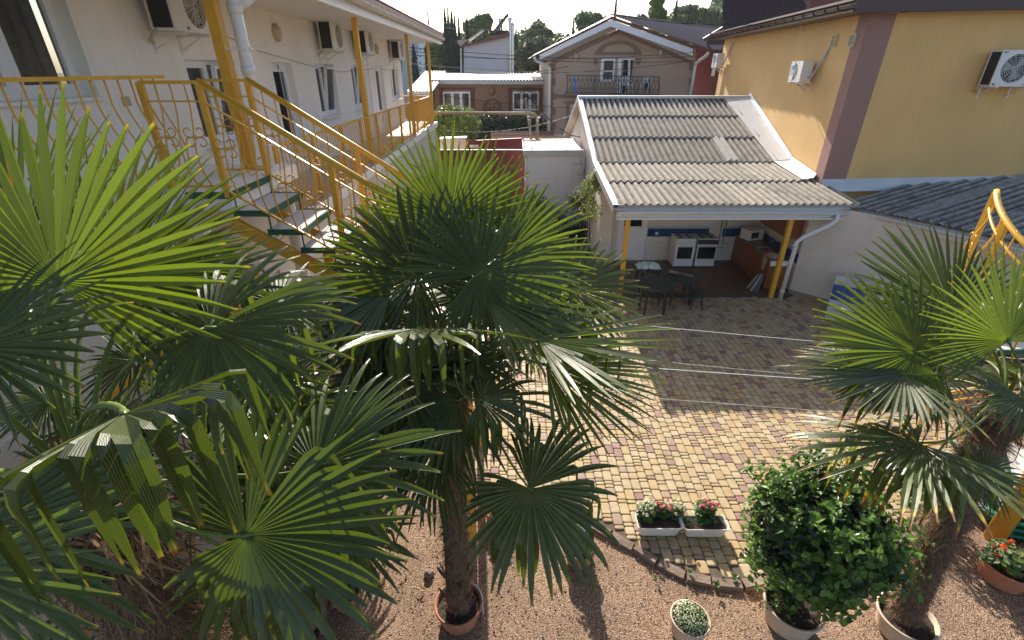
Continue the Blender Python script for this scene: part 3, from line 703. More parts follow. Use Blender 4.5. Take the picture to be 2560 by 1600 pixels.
def stair_rail(y, label, outdeg, posts):
    t = thing('stair_railing', label, 'railing', (-2.9, y, F2), group='scrolled railings of the left staircase')
    railing(None, (-3.42, y, F2), (-2.88, y, F2), 1.0, .135, .10, outdeg, (0.0, 1.0), 2, mid=True, root=t, post_w=.05)
    railing(None, (-2.88, y, F2), (-2.88 + RUN * NS, y, F2 - RISE * NS), 1.0, .125, .10, outdeg, posts, 2, mid=True, root=t, bottom=.02, post_w=.05)
    m = MB(); m.tube([(-2.88, y, F2 + 1.015), (-2.88 + RUN * NS, y, F2 - RISE * NS + 1.015)], .026, 10); m.build('round_handrail', yel, t, smooth=True)
stair_rail(SY0 - .03, 'scrolled yellow stair railing on the near side of the flight', -90, (.5, 1.0))
stair_rail(SY1 + .03, 'scrolled yellow stair railing on the far side of the flight', 90, (.5, 1.0))
railing('low scrolled yellow railing of the half landing', (xl + .38, 4.05, zl), (xl + .38, SY1, zl), 1.0, .13, .1, 0, (0, 1.0), 2, mid=True, cat='landing_railing')
# big free post in front, far left
# ================================================================ corrugated sheets
PIT, AMP = .185, .033
def sheet(mb, O, U, V, w, L, ph=0.0, pitch=PIT, amp=AMP, per=10, th=.008, wob=0, trim=None):
    O, U, V = map(Vector, (O, U, V)); N = U.cross(V).normalized(); n = int(round(w / pitch * per)); b0 = len(mb.v); ml = 3
    if mb.uv is None: mb.uv = [(1, 0)] * b0
    for j in range(ml + 1):
        for i in range(n + 1):
            x = w * i / n; h = amp * math.cos(2 * math.pi * (x / pitch) + ph); l = L * j / ml
            if wob and j == 0: l -= wob * (.5 + .5 * math.sin(x * 7 + ph))
            mb.vert(O + U * x + V * l + N * h); mb.uv.append((.5 + .5 * h / amp, l))
    dupe = len(mb.v)
    for i in range(n + 1): mb.vert(mb.v[b0 + i]); mb.uv.append(mb.uv[b0 + i])
    for i in range(n + 1):                                          # thickness lip at lower edge, its low UV takes the dark mix
        x = w * i / n; h = amp * math.cos(2 * math.pi * (x / pitch) + ph) - th; l = 0 - (wob * (.5 + .5 * math.sin(x * 7 + ph)) if wob else 0); mb.vert(O + U * x + V * l + N * h); mb.uv.append((.2, 0))
    for i in range(n + 1):
        x = w * i / n; h = amp * math.cos(2 * math.pi * (x / pitch) + ph) - th; mb.vert(O + U * x + V * L + N * h); mb.uv.append((.2, 1))
    s = n + 1
    for j in range(ml):
        for i in range(n): a = b0 + j * s + i; mb.face((a, a + 1, a + s + 1, a + s))
    e = b0 + (ml + 2) * s
    for i in range(n): mb.face((dupe + i, e + i, e + i + 1, dupe + i + 1))
# ================================================================ kitchen building
kt = thing('summer_kitchen', 'open-fronted summer kitchen under a corrugated grey sheet roof', 'kitchen building', (4.9, 13, 0))
YE, ZE, YB, ZB, YRG, ZRG = 11.0, 2.40, 14.3, 2.80, 18.7, 4.29
def faceX(y): return 7.8 + .0924 * (y - 12.4)
RX0 = 2.42
def roof_z(y): return ZE + (ZB - ZE) * (y - YE) / (YB - YE) if y < YB else ZB + (ZRG - ZB) * (y - YB) / (YRG - YB)
VL = Vector((0, YB - YE, ZB - ZE)); LL = VL.length; VL.normalize(); VU = Vector((0, YRG - YB, ZRG - ZB)); LU = VU.length; VU.normalize()
cw = PIT * 7
for row in range(5):
    if row < 2: O0 = Vector((RX0, YE, ZE + .03)) + VL * (LL / 2 * row); V, L = VL, LL / 2
    else: O0 = Vector((RX0, YB, ZB + .03)) + VU * (LU / 3 * (row - 2)); V, L = VU, LU / 3
    wid = (7.95 if row < 1 else faceX(YB) - .2 if row < 2 else faceX(YB + 1.5 * (row - 2)) - .25) - RX0
    xx = 0.0; off = 0 if row % 2 else -.0
    while xx < wid - .05:
        w = min(cw + PIT * .9, wid - xx); w = round(w / (PIT / 10)) * PIT / 10
        m = MB(); sheet(m, O0 + X3 * xx + Z3 * (.040 + (0.004 * (int(xx / cw) % 2))) + V * rnd.uniform(-.012, .012), X3, (V - Z3 * (.034 / L)).normalized(), w, L + .10, 0, th=.036, wob=.0)
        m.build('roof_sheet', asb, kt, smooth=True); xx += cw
# patched sheet strip
m = MB(); sheet(m, Vector((6.10, YB + .1, ZB + .105)), X3, VU, PIT * 2, 1.45, 0); m.build('roof_patch', mat('pale_sheet', (.50, .46, .40), .9, .15, 12, .4, 60, dirt=.4, dirtcol=(.2, .17, .13)), kt, smooth=True)
# back slope
m = MB(); VBk = Vector((0, 4.2, -1.7)).normalized()
for k in range(4): sheet(m, Vector((RX0, YRG, ZRG + .02)) + VBk * 4.5 + X3 * k * cw, X3, -VBk, cw + .05, 4.5)
m.build('back_roof_slope', asb, kt, smooth=True)
m = MB(); m.beam((RX0 - .1, YRG, ZRG + .10), (faceX(YRG), YRG, ZRG + .10), .30, .012); m.beam((RX0 - .1, YRG - .145, ZRG + .06), (faceX(YRG) - .05, YRG - .145, ZRG + .06), .012, .08); m.build('ridge_cap', zinc, kt)
# verge flashing, left edge
def strip(mb, pts, wid_vec, th=.004):
    for a, b_ in zip(pts[:-1], pts[1:]):
        a, b_ = Vector(a), Vector(b_); mb.prism([a, b_, b_ + Vector(wid_vec), a + Vector(wid_vec)], (0, 0, th))
vp = [(RX0 - .12, YE - .05, ZE + .075), (RX0 - .12, YB, ZB + .085), (RX0 - .12, YRG, ZRG + .10), (RX0 - .12, 22.9, ZRG - 1.62)]
m = MB(); strip(m, vp, (.15, 0, 0))
for a, b_ in zip(vp[:-1], vp[1:]):
    a, b_ = Vector(a), Vector(b_); m.prism([a, b_, b_ - Z3 * .17, a - Z3 * .17], (.012, 0, 0))
m.build('verge_flashing', zinc, kt)
m = MB(); y0 = 13.9
m.prism([(2.56, 13.9, 0), (2.56, 22.6, 0), (2.56, 22.6, 2.6), (2.56, 18.7, 4.22), (2.56, YB, ZB - .03), (2.56, 13.9, ZB - .08)], (.25, 0, 0))
m.build('gable_wall', wall_white, kt)
m = MB()
for a, b_ in zip(vp[:-1], vp[1:]): a, b_ = Vector(a), Vector(b_); m.prism([a - Z3 * .09 + X3 * .014, b_ - Z3 * .09 + X3 * .014, b_ - Z3 * .09 + X3 * .27, a - Z3 * .09 + X3 * .27], (0, 0, -.015))
m.build('verge_soffit', mat('pinkish_board', (.62, .52, .46), .7, .05, 3), kt)
# back wall (Y=13.9), with door opening
bw = MB(); wall_holes(bw, (2.81, 13.9, 0), X3, Z3, -Y3, 7.75 - 2.81, 2.75, [(.33, .02, 1.17, 2.06)], .12); bw.build('back_wall', wall_low, kt)
bw = MB(); bw.prism([(2.555, 13.895, 0), (2.93, 13.895, 0), (2.93, 13.895, 2.7), (2.555, 13.895, 2.7)], (0, -.16, 0)); bw.build('corner_pier', wall_low, kt)
door(kt, (3.14, 13.93, .02), X3, Z3, -Y3, .84, 2.04, .5, -1)
bw = MB(); bw.b2((7.28, 11.56, 0), (7.7, 13.9, 2.5)); bw.build('side_wall', wall_low, kt)
# ceiling and fascia
m = MB(); m.prism([(RX0 + .05, YE + .14, ZE - .06), (7.9, YE + .14, ZE - .06), (7.9, 13.9, ZB - .10), (RX0 + .05, 13.9, ZB - .10)], (0, 0, .03)); m.build('ceiling', soffit_m, kt)
m = MB(); m.b2((RX0 + .02, YE + .10, ZE - .30), (7.86, YE + .14, ZE - .02)); m.b2((RX0 + .02, YE + .05, ZE - .30), (7.86, YE + .098, ZE - .26)); m.build('fascia', pvc, kt)
m = MB(); m.b2((RX0 + .0, YE + .0, ZE + .0), (7.95, YE + .016, ZE + .06)); m.build('drip_strip', grey_m, kt)
kg = MB(); gutter_profile(kg, (RX0 + .02, YE + .01, ZE - .09), (7.86, YE + .01, ZE - .11), -Y3, .068); gk = kg.build('gutter', pvc, kt)
bk_ = bracket_mesh(.075)
for i in range(10): inst('gutter_bracket', bk_, gk, (RX0 + .25 + i * .56, YE + .01, ZE - .10), (0, 0, R(-90)))
def k_post(x, y, z1, lean=0): m = MB(); m.b2((x - .05, y - .05, .0), (x + .05, y + .05, z1)); m.build('post', yel, kt)
k_post(2.78, 11.35, ZE - .08); k_post(6.62, 11.25, ZE - .08)
m = MB(); P = Vector((6.78, 11.02, 0)); pts = [(7.52, YE, ZE - .14), (7.52, YE, ZE - .30), (7.42, YE, ZE - .40), (6.90, YE + .05, ZE - .72), (6.80, YE + .08, ZE - .84), (6.78, YE + .08, .05)]
m.tube(pts, .052, 12)
for z in (.25, 1.0, 1.45): m.tube([(6.78, YE + .08, z), (6.78, YE + .08, z + .05)], .06, 12)
m.build('downpipe', pvc, kt, smooth=True)
# kitchen floor tiles
for i in range(15):
    for j in range(8):
        x0 = 2.75 + i * .302; y0 = 11.5 + j * .3; m = MB(); m.b2((x0, y0, .02), (x0 + .295, y0 + .293, PZ + .006 + rnd.uniform(0, .002))); m.build('floor_tile', floor_brown, kt)
# wall tiles
tw = .2; border = mat('patterned_border_tile', (.42, .48, .52), .3, .5, 45)
rows = [(.10, .275), (.28, .455), (.46, .635), (.64, .795), ('b', .80, 1.04), ('p', 1.044, 1.11), (1.114, 1.36), (1.364, 1.61), (1.614, 1.86), (1.864, 2.11), (2.114, 2.36)]
for r_ in rows:
    kind = r_[0] if isinstance(r_[0], str) else 'w'; z0, z1 = r_[-2], r_[-1]
    for i in range(16):
        x0 = 4.02 + i * .202
        k = kind
        if kind in 'bp' and 1.72 < i * .202 < 2.15: k = 'w'
        if x0 + .19 > 7.27: break
        m = MB(); m.b2((x0, 13.885, z0), (x0 + .198, 13.898, z1)); m.build('wall_tile', {'w': tile_w, 'b': tile_b, 'p': border}[k], kt)
    for i in range(11):
        y0 = 13.86 - (i + 1) * .202
        if y0 < 11.58: break
        m = MB(); m.b2((7.268, y0, z0), (7.279, y0 + .198, z1)); m.build('wall_tile', {'w': tile_w, 'b': tile_b, 'p': border}[kind], kt)
m = MB(); m.tube([(5.85, 13.82, 2.3), (5.85, 13.82, 1.75), (6.15, 13.82, 1.70), (6.15, 13.82, .5), (6.35, 13.82, .46)], .014, 8); m.tube([(6.0, 13.82, 1.45), (6.28, 13.82, 1.45), (6.28, 13.82, .62), (6.42, 13.82, .6)], .013, 8); m.tube([(5.8, 13.82, 1.6), (5.8, 13.80, 1.9)], .02, 8); m.build('gas_pipe', mat('pipe_olive', (.25, .22, .15), .5), kt, smooth=True)
m = MB(); m.b2((4.25, 13.86, .86), (4.33, 13.884, .94)); m.build('socket', upvc, kt)
# ---- cookers
def cooker(name, label, x, dark, seed):
    t = thing(name, label, 'stove', (x, 13.55, PZ)); w, d, h = .56, .54, .85; y0 = 13.55 - d / 2; zb = PZ
    L_ = lambda a, b_, mt, n: (lambda q: (q.b2(a, b_), q.build(n, mt, t))[1])(MB())
    en = mat('white_enamel', (.72, .71, .69), .25, .03, 5)
    L_((x - w / 2, y0 + .03, zb + .04), (x + w / 2, y0 + d, zb + h), en, 'body')
    L_((x - w / 2 - .005, y0 + .0, zb + h + .001), (x + w / 2 + .005, y0 + d + .0, zb + h + .025), en if not dark else mat('enamel_cream', (.62, .60, .54), .3, .05, 5), 'hob')
    L_((x - w / 2 + .003, y0, zb + h - .14), (x + w / 2 - .003, y0 + .029, zb + h - .002), black_m if dark else en, 'control_panel')
    dd = L_((x - w / 2 + .003, y0 - .005, zb + .23), (x + w / 2 - .003, y0 + .029, zb + h - .145), en, 'oven_door')
    q = MB(); q.b2((x - w / 2 + (.07 if not dark else .03), y0 - .009, zb + .28), (x + w / 2 - (.07 if not dark else .03), y0 - .0052, zb + h - .22)); q.build('oven_window', mat('oven_glass', (.01, .01, .012), .08, 0, 3), dd)
    q = MB(); q.tube([(x - .22, y0 - .005, zb + h - .19), (x - .22, y0 - .04, zb + h - .19), (x + .22, y0 - .04, zb + h - .19), (x + .22, y0 - .005, zb + h - .19)], .009, 6); q.build('handle', steel if dark else en, dd)
    L_((x - w / 2 + .003, y0 - .003, zb + .05), (x + w / 2 - .003, y0 + .029, zb + .222), en, 'drawer')
    for k in range(6): q = MB(); q.tube([(x - .22 + k * .085, y0 - .001, zb + h - .07), (x - .22 + k * .085, y0 - .03, zb + h - .07)], .017, 10); q.build('knob', en if not dark else steel, t)
    for bx in (-.13, .13):
        for by in (-.12, .13):
            q = MB(); q.lathe((x + bx, 13.55 + by, zb + h + .026), [(.0, .012), (.05, .012), (.055, 0)], 12); q.build('burner', black_m, t)
    q = MB()
    for bx in (-.13, .13):
        for s in (-.09, 0, .09): q.beam((x + bx + s, 13.55 - .22, zb + h + .05), (x + bx + s, 13.55 + .22, zb + h + .05), .008, .008)
        for s in (-.22, 0, .22): q.beam((x + bx - .1, 13.55 + s, zb + h + .045), (x + bx + .1, 13.55 + s, zb + h + .045), .008, .01)
    q.build('pan_support', black_m, t); return t
cooker('gas_cooker', 'white gas cooker with white control panel, left of the two by the tiled wall', 4.99, False, 1)
cooker('gas_cooker', 'white gas cooker with black control panel, right of the two by the tiled wall', 5.62, True, 2)
q = MB()
for k in range(5): q.tube([(5.52 + rnd.uniform(-.1, .15), 13.5 + rnd.uniform(-.1, .1), .985), (5.6 + rnd.uniform(-.1, .1), 13.55, .99 + rnd.uniform(0, .02)), (5.62 + rnd.uniform(-.1, .1), 13.6, .985)], .016, 6)
tag(q.build('green_cloth', mat('green_cloth', (.02, .16, .07), .8)), 'crumpled green cloth lying on the right cooker', 'cloth')
# ---- counter
cn = thing('kitchen_counter', 'reddish brown kitchen base cabinets with sink along the right wall', 'cabinet', (6.9, 12.8, PZ))
q = MB(); q.b2((6.64, 11.72, PZ + .02), (7.24, 13.84, .84)); q.build('carcass', wood, cn)
for k in range(4):
    y0 = 11.75 + k * .52; q = MB(); q.b2((6.622, y0, .12), (6.638, y0 + .505, .82)); dr = q.build('door', wood, cn); q = MB(); q.b2((6.60, y0 + .44, .5), (6.62, y0 + .455, .64)); q.build('handle', steel, dr)
q = MB(); q.b2((6.60, 11.69, .841), (7.265, 13.86, .88)); q.build('worktop', counter_m, cn)
q = MB(); q.b2((6.66, 11.70, .70), (7.25, 11.716, .84)); q.build('end_trim', upvc, cn)
q = MB(); q.b2((6.68, 12.1, .882), (7.2, 12.75, .889)); q.build('sink_rim', steel, cn)
q = MB(); q.b2((6.72, 12.15, .8885), (7.1, 12.6, .892)); q.build('sink_bowl_shade', mat('sink_shadow', (.06, .06, .06), .2), cn)  # flat dark plate on the rim, the bowl's shade put into its colour
q = MB(); q.tube([(7.12, 12.45, .89), (7.12, 12.45, 1.08), (7.05, 12.43, 1.16), (6.9, 12.38, 1.15), (6.88, 12.37, 1.10)], .014, 8); q.build('faucet', steel, cn, smooth=True)
uc = thing('wall_cabinet', 'reddish brown wall cupboard above the kitchen counter', 'cabinet', (7.1, 12.6, 1.45))
q = MB(); q.b2((6.93, 11.75, 1.42), (7.262, 13.2, 2.2)); q.build('carcass', wood, uc)
for k in range(3): q = MB(); q.b2((6.914, 11.76 + k * .482, 1.43), (6.929, 11.76 + k * .482 + .475, 2.19)); q.build('door', wood, uc)
mw = thing('microwave', 'white microwave oven on the back end of the counter', 'microwave', (6.85, 13.4, .885))
rm = Matrix.Rotation(R(18), 3, 'Z'); mc = Vector((6.88, 13.42, 1.04)); en = MATS['white_enamel']
q = MB(); q.box(mc, (.50, .36, .29), rm); q.build('case', en, mw)
q = MB(); q.box(mc + rm @ Vector((-.06, -.184, 0)), (.35, .006, .25), rm); dq = q.build('door', en, mw)
q = MB(); q.box(mc + rm @ Vector((-.06, -.189, 0)), (.25, .004, .17), rm); q.build('door_window', black_m, dq)
q = MB()
for z in (-.05, .05): q.tube([mc + rm @ Vector((.18, -.182, z)), mc + rm @ Vector((.18, -.20, z))], .022, 12)
q.build('dial', en, mw)
def crumple(name, c, rx, ry, rz, m, label, cat, seed, hang=None):
    q = MB(); n, k = 26, 26
    for j in range(k + 1):
        for i in range(n + 1):
            u, v = i / n * 2 - 1, j / k * 2 - 1; x, y = c[0] + u * rx, c[1] + v * ry
            rr = max(0, 1 - (u * u + v * v) * .8)
            z = c[2] + rz * rr * (.5 + .8 * abs(noise.noise((u * 2.2 + seed, v * 2.2, seed)))) + .35 * rz * noise.noise((u * 5, v * 5, seed * 2))
            q.vert((x + .05 * rx * noise.noise((v * 4, u * 4, seed)), y + .1 * ry * noise.noise((u * 4, v * 4, seed + 5)), max(c[2] + .004, z)))
    for j in range(k):
        for i in range(n): a = j * (n + 1) + i; q.face((a, a + 1, a + n + 2, a + n + 1))
    return tag(q.build(name, m, smooth=True), label, cat)
crumple('dish_towel', (6.78, 11.9, .885), .15, .2, .14, mat('beige_towel', (.45, .33, .24), .9, .2, 10), 'beige dish towel heaped on the counter by the sink', 'towel', 3)
crumple('pink_sponge_cloth', (6.72, 12.02, .9), .06, .07, .14, mat('pink_cloth', (.6, .07, .12), .9), 'small bright pink cloth beside the beige towel', 'cloth', 5)
q = MB(); q.prism([(6.615, 11.78, .885), (6.60, 11.98, .885), (6.59, 11.94, .58), (6.59, 11.86, .52)], (-.012, 0, 0)); tag(q.build('hanging_towel', MATS['beige_towel']), 'cream towel hanging over the front of the counter', 'towel')
# backpack leaning on counter end
bp = thing('backpack', 'grey and black striped backpack leaning against the counter', 'backpack', (6.38, 11.75, PZ))
q = MB(); n = 14
for j in range(9):
    f = j / 8; w = .17 * (1 - .35 * f ** 2) * (1 if j < 8 else .3); d = .12 * (1 - .45 * f) * (1 if j < 8 else .3); cx = 6.36 + .16 * f; 
    for k in range(n): a = 2 * math.pi * k / n; ca, sa = math.cos(a), math.sin(a); q.vert((cx + d * math.copysign(abs(ca) ** .7, ca), 11.72 + w * math.copysign(abs(sa) ** .7, sa), PZ + .44 * f))
for j in range(8):
    for k in range(n): q.cur = 1 if k in (6, 8) else 0; q.face((j * n + k, j * n + (k + 1) % n, (j + 1) * n + (k + 1) % n, (j + 1) * n + k))
q.face([8 * n + k for k in range(n)])
q.build('bag_body', [mat('pack_grey', (.10, .10, .10), .85, .2, 12), mat('pack_stripe', (.42, .42, .40), .8)], bp, smooth=True)
q = MB(); q.tube([(6.25, 11.65, PZ + .08), (6.15, 11.58, PZ + .02), (6.3, 11.5, PZ + .02), (6.45, 11.55, PZ + .02)], .014, 6, flat=.4); q.tube([(6.3, 11.8, .42), (6.27, 11.75, .5), (6.35, 11.7, .46)], .01, 6); q.build('strap', black_m, bp)
# ---- round plastic tables and stool
def table(loc, label, r=.47):
    t = thing('round_table', label, 'table', loc, group='dark green plastic garden tables'); x, y, z = loc
    m = MB(); m.lathe(loc, [(0, .72), (r - .03, .72), (r, .712), (r, .68), (r - .02, .68), (r - .05, .70), (0, .70)], 36); m.build('tabletop', plastic_g, t, smooth=False)
    for k in range(4):
        a = math.pi / 4 + k * math.pi / 2; m = MB(); m.tube([(x + .28 * math.cos(a), y + .28 * math.sin(a), .70 + z), (x + .33 * math.cos(a), y + .33 * math.sin(a), z)], [.045, .03], 8, flat=.6, up=(0, 0, 1)); m.build('leg', plastic_g, t)
    m = MB(); m.lathe(loc, [(.26, .62), (.3, .62), (.3, .70), (.26, .70)], 20); m.build('apron', plastic_g, t); return t
table((3.36, 10.45, PZ), 'round dark table with empty worn top, nearest the camera of the three'); table((4.12, 10.95, PZ), 'round dark table with a wire grill rack on it, nearest the stool', .48); table((3.5, 11.6, PZ), 'round dark table with crumpled cloth on it, next to the yellow post', .42)
crumple('tablecloth_heap', (3.44, 11.5, PZ + .725), .30, .22, .16, mat('white_green_cloth', (.55, .62, .52), .9, .2, 9), 'crumpled white and green cloth heaped on the back round table', 'cloth', 9)
gr = thing('grill_rack', 'folding wire grill rack lying on the round table', 'grill rack', (4.05, 10.95, PZ + .725)); rr = Matrix.Rotation(R(-25), 3, 'Z'); q = MB(); c0 = Vector((4.0, 11.0, PZ + .745))
for k in range(11): q.beam(c0 + rr @ Vector((-.16 + k * .032, -.12, .03)), c0 + rr @ Vector((-.16 + k * .032, .12, 0)), .005, .005)
for k in range(2): q.beam(c0 + rr @ Vector((-.17, -.12 + .24 * k, .03 - .03 * k)), c0 + rr @ Vector((.17, -.12 + .24 * k, .03 - .03 * k)), .007, .007)
q.build('wire_grid', mat('rusty_wire', (.28, .17, .11), .6, .3, 30), gr); q = MB(); q.tube([c0 + rr @ Vector((.17, -.02, .01)), c0 + rr @ Vector((.42, -.1, .01)), c0 + rr @ Vector((.44, -.06, .01)), c0 + rr @ Vector((.17, .03, .01))], .005, 5); q.build('handle', steel, gr)
q = MB(); q.prism([c0 + rr @ Vector(p) for p in ((-.15, -.1, .036), (.06, -.1, .036), (.05, .1, .012), (-.15, .1, .012))], (0, 0, .004)); tag(q.build('cardboard_piece', mat('cardboard', (.42, .27, .18), .8)), 'flat piece of cardboard on the grill rack', 'cardboard')
sl_ = thing('stool', 'small round dark plastic stool beside the tables', 'stool', (4.5, 10.62, PZ)); m = MB(); m.lathe((4.5, 10.62, PZ), [(0, .45), (.16, .45), (.175, .43), (.17, .40), (0, .42)], 20); m.build('seat', plastic_g, sl_)
for k in range(4): a = k * math.pi / 2 + .5; m = MB(); m.tube([(4.5 + .12 * math.cos(a), 10.62 + .12 * math.sin(a), .44), (4.5 + .19 * math.cos(a), 10.62 + .19 * math.sin(a), PZ)], .017, 6); m.build('leg', plastic_g, sl_)

# ================================================================ right-hand shed with its wall and dark roof
GD = Vector((.53, -.848, 0)).normalized(); GU = Vector((.848, .53, 0)).normalized(); WD = Vector((1, -1, 0)).normalized(); WU = Vector((1, 1, 0)).normalized(); G0 = Vector((7.9, 11.0, 2.33))
sh = thing('side_shed', 'low shed with beige wall and old dark corrugated roof on the right', 'shed', (9, 10.5, 0))
w0 = Vector((7.22, 11.52, 0)) ; m = MB(); m.prism([w0, w0 + WD * 6.5, w0 + WD * 6.5 + Z3 * 2.33, w0 + Z3 * 2.33], WU * .2); m.build('wall', wall_low, sh)
m = MB(); m.prism([w0 - WU * .015, w0 + WD * 6.5 - WU * .015, w0 + WD * 6.5 + Z3 * .13 - WU * .015, w0 + Z3 * .13 - WU * .015], WU * .013); m.build('skirting', mat('skirting_tile', (.30, .24, .18), .6, .15, 8), sh)
VS = Vector((math.cos(R(22)), math.sin(R(22)), .12)).normalized(); Gs = G0 - GD * .35 + Z3 * .07
for row in range(4):
    for c in range(7):
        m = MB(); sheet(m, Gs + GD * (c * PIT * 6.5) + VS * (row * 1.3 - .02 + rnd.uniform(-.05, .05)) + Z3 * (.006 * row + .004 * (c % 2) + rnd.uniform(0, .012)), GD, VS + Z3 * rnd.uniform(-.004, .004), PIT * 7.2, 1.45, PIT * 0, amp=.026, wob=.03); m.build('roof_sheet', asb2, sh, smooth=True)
m = MB(); gutter_profile(m, G0 - GD * .02 + GU * -.0, G0 + GD * 6 - Z3 * .12, -GU, .068); gs = m.build('gutter', pvc, sh)
for i in range(9): inst('gutter_bracket', bk_, gs, G0 + GD * (.25 + i * .6) - Z3 * (.006 + .012 * i), (0, 0, math.atan2(-GU.y, -GU.x)))
m = MB(); a = G0 + GU * .085 - Z3 * .17; m.prism([a, a + GD * 6 - Z3 * .1, a + GD * 6 + Z3 * .10, a + Z3 * .2], GU * .02); m.prism([a, a + GU * .30, a + GU * 1.9 + GD * 6, a + GD * 6 - Z3 * .1], (0, 0, -.015)); m.build('fascia', pvc, sh)
m = MB(); a = G0 + GU * .06 + Z3 * .035; m.prism([a, a + GD * 6, a + GD * 6 + GU * .2 + Z3 * .03, a + GU * .2 + Z3 * .03], (0, 0, .004)); m.build('drip_flashing', zinc, sh)
# scroll hook on wall
q = MB(); hc = onY(2262, 600, 9.6)
hb = w0 + WD * 1.75 + Z3 * 1.93 - WU * .03
for s in (-1, 1): q.tube([hb + WD * (s * .17) + Z3 * .03, hb + WD * (s * .06) - Z3 * .02, hb - WD * (s * .05) - Z3 * .1, hb - WD * (s * .10) - Z3 * .16, hb - WD * (s * .05) - Z3 * .19, hb - WD * (s * .01) - Z3 * .16], .007, 5)
tag(q.build('scroll_hook', beige_old), 'dark scrolled iron hook on the shed wall under the gutter', 'hook')
# tiled wash stand
ws = thing('tiled_panel', 'white and blue tiled panel with a tap leaning at the shed wall', 'tiled panel', (7.6, 10.0, PZ))
pa = onZ(2062, 790, PZ); U_ = (WD * 1.0); Vn = (Z3 * .97 + WU * .24).normalized(); wd = .86
pa = Vector((7.36, 10.12, PZ)); U_ = Vector((.815, -.58, 0)); Vn = Vector((.20, .34, .93)).normalized(); wd = .66; WU = Vector((.58, .815, 0)) 
m = MB(); m.prism([pa, pa + U_ * wd, pa + U_ * wd + Vn * 1.0, pa + Vn * 1.0], WU * .04); m.build('board', grey_m, ws)
for r_, (z0, z1) in enumerate(((0, .27), (.275, .42), (.425, .78), (.785, 1.0))):
    for c in range(3):
        m = MB(); u0, u1 = c * wd / 3 + .003, (c + 1) * wd / 3 - .003; m.prism([pa - WU * .001 + U_ * u0 + Vn * z0, pa - WU * .001 + U_ * u1 + Vn * z0, pa - WU * .001 + U_ * u1 + Vn * z1, pa - WU * .001 + U_ * u0 + Vn * z1], -WU * .008); m.build('tile', tile_b if r_ == 2 else mat('grey_glazed_tile', (.48, .44, .38), .3, .08, 5), ws)
m = MB(); tp = pa + U_ * .5 + Vn * .95 - WU * .02; m.tube([tp, tp - WU * .05, tp - WU * .08 - Z3 * .12, tp - WU * .07 - Z3 * .2], .014, 8); m.beam(tp - WU * .05 - U_ * .05, tp - WU * .05 + U_ * .05, .02, .02); m.build('tap', steel, ws)
m = MB(); m.b2((8.25, 9.55, PZ), (8.75, 10.0, .42)); 
# ================================================================ ochre building
ob = thing('ochre_building', 'tall ochre building with mauve corner strip and dark brown eaves', 'building', (11, 16, 0))
C0 = Vector((7.8, 12.4, 0)); D1 = Vector((faceX(24) - 7.8, 11.6, 0)).normalized(); D2 = Vector((.9957, -.0922, 0)); HW = 6.3
NS_ = Vector((-D1.y, D1.x, 0)); NF = Vector((-.0922, -.9957, 0))
m = MB(); m.prism([C0 + D1 * .42, C0 + D1 * 10.6, C0 + D1 * 10.6 + Z3 * HW, C0 + D1 * .42 + Z3 * HW], -NS_ * .3); m.prism([C0 + D2 * .56, C0 + D2 * 9, C0 + D2 * 9 + Z3 * (HW + .1), C0 + D2 * .56 + Z3 * HW], -NF * .3); m.build('wall', ochre, ob)
m = MB(); m.prism([C0, C0 + D1 * .42, C0 + D1 * .42 + Z3 * HW, C0 + Z3 * HW], -NS_ * .3); m.prism([C0 + D2 * .003, C0 + D2 * .56, C0 + D2 * .56 + Z3 * HW, C0 + Z3 * HW + D2 * .003], -NF * .3); m.build('corner_strip', mauve, ob)
q = MB(); EO = .52
A0 = C0 + NS_ * EO + NF * .35; A1 = C0 + D1 * 10.9 + NS_ * EO
m.v = []; m.f = []; m.m = []
m.prism([A0 + Z3 * HW, A1 + Z3 * HW, A1 - NS_ * EO * 1.05 + Z3 * HW, A0 - NS_ * EO * 1.05 + Z3 * HW], (0, 0, .02)); B1 = C0 + D2 * 9 + NF * .35
m.prism([A0 + Z3 * (HW + .003), B1 + Z3 * (HW + .10), B1 - NF * .4 + Z3 * (HW + .10), A0 - NF * .4 + Z3 * (HW + .003)], (0, 0, .02)); m.build('soffit', brown_metal, ob)
m = MB(); m.prism([A0 + Z3 * (HW + .0), A1 + Z3 * (HW + .0), A1 + Z3 * (HW + .16), A0 + Z3 * (HW + .16)], NS_ * .02); m.prism([A0 + Z3 * (HW - .02), B1 + Z3 * (HW + .08), B1 + Z3 * (HW + .8), A0 + Z3 * (HW + .32)], NF * .02); m.build('fascia', brown_metal, ob)
q = MB(); gutter_profile(q, A0 + NS_ * .09 + NF * .15 + Z3 * (HW + .13), A1 + NS_ * .09 + Z3 * (HW + .13), NS_, .075); gq = q.build('gutter', brown_gutter, ob)
bo = MB(); bo.tube([Vector((-math.cos(math.pi * k / 9) * .084, 0, -math.sin(math.pi * k / 9) * .084)) for k in range(10)], .012, 5); bom = bo.build('gutter_bracket', brown_metal, mesh_only=True, world=False)
for i in range(18): inst('gutter_bracket', bom, gq, A0 + NS_ * .09 + D1 * (.4 + i * .58) + Z3 * (HW + .13), (0, 0, math.atan2(NS_.y, NS_.x)))
q = MB(); ra_ = A0 + Z3 * (HW + .2) + NS_ * .05; rb_ = A1 + Z3 * (HW + .2) + NS_ * .05; q.prism([ra_, rb_, rb_ + D2 * 8 + Z3 * .3, ra_ + D2 * 8 + Z3 * .3], (0, 0, .05)); q.build('roof', brown_metal, ob)
q = MB(); dpp = C0 + D1 * 10.45 + NS_ * .12; q.tube([A1 + NS_ * .09 + Z3 * (HW + .05), A1 + NS_ * .05 + Z3 * (HW - .2), dpp + Z3 * (HW - .75), dpp + Z3 * .3], .05, 10); q.build('downpipe', brown_gutter, ob, smooth=True)
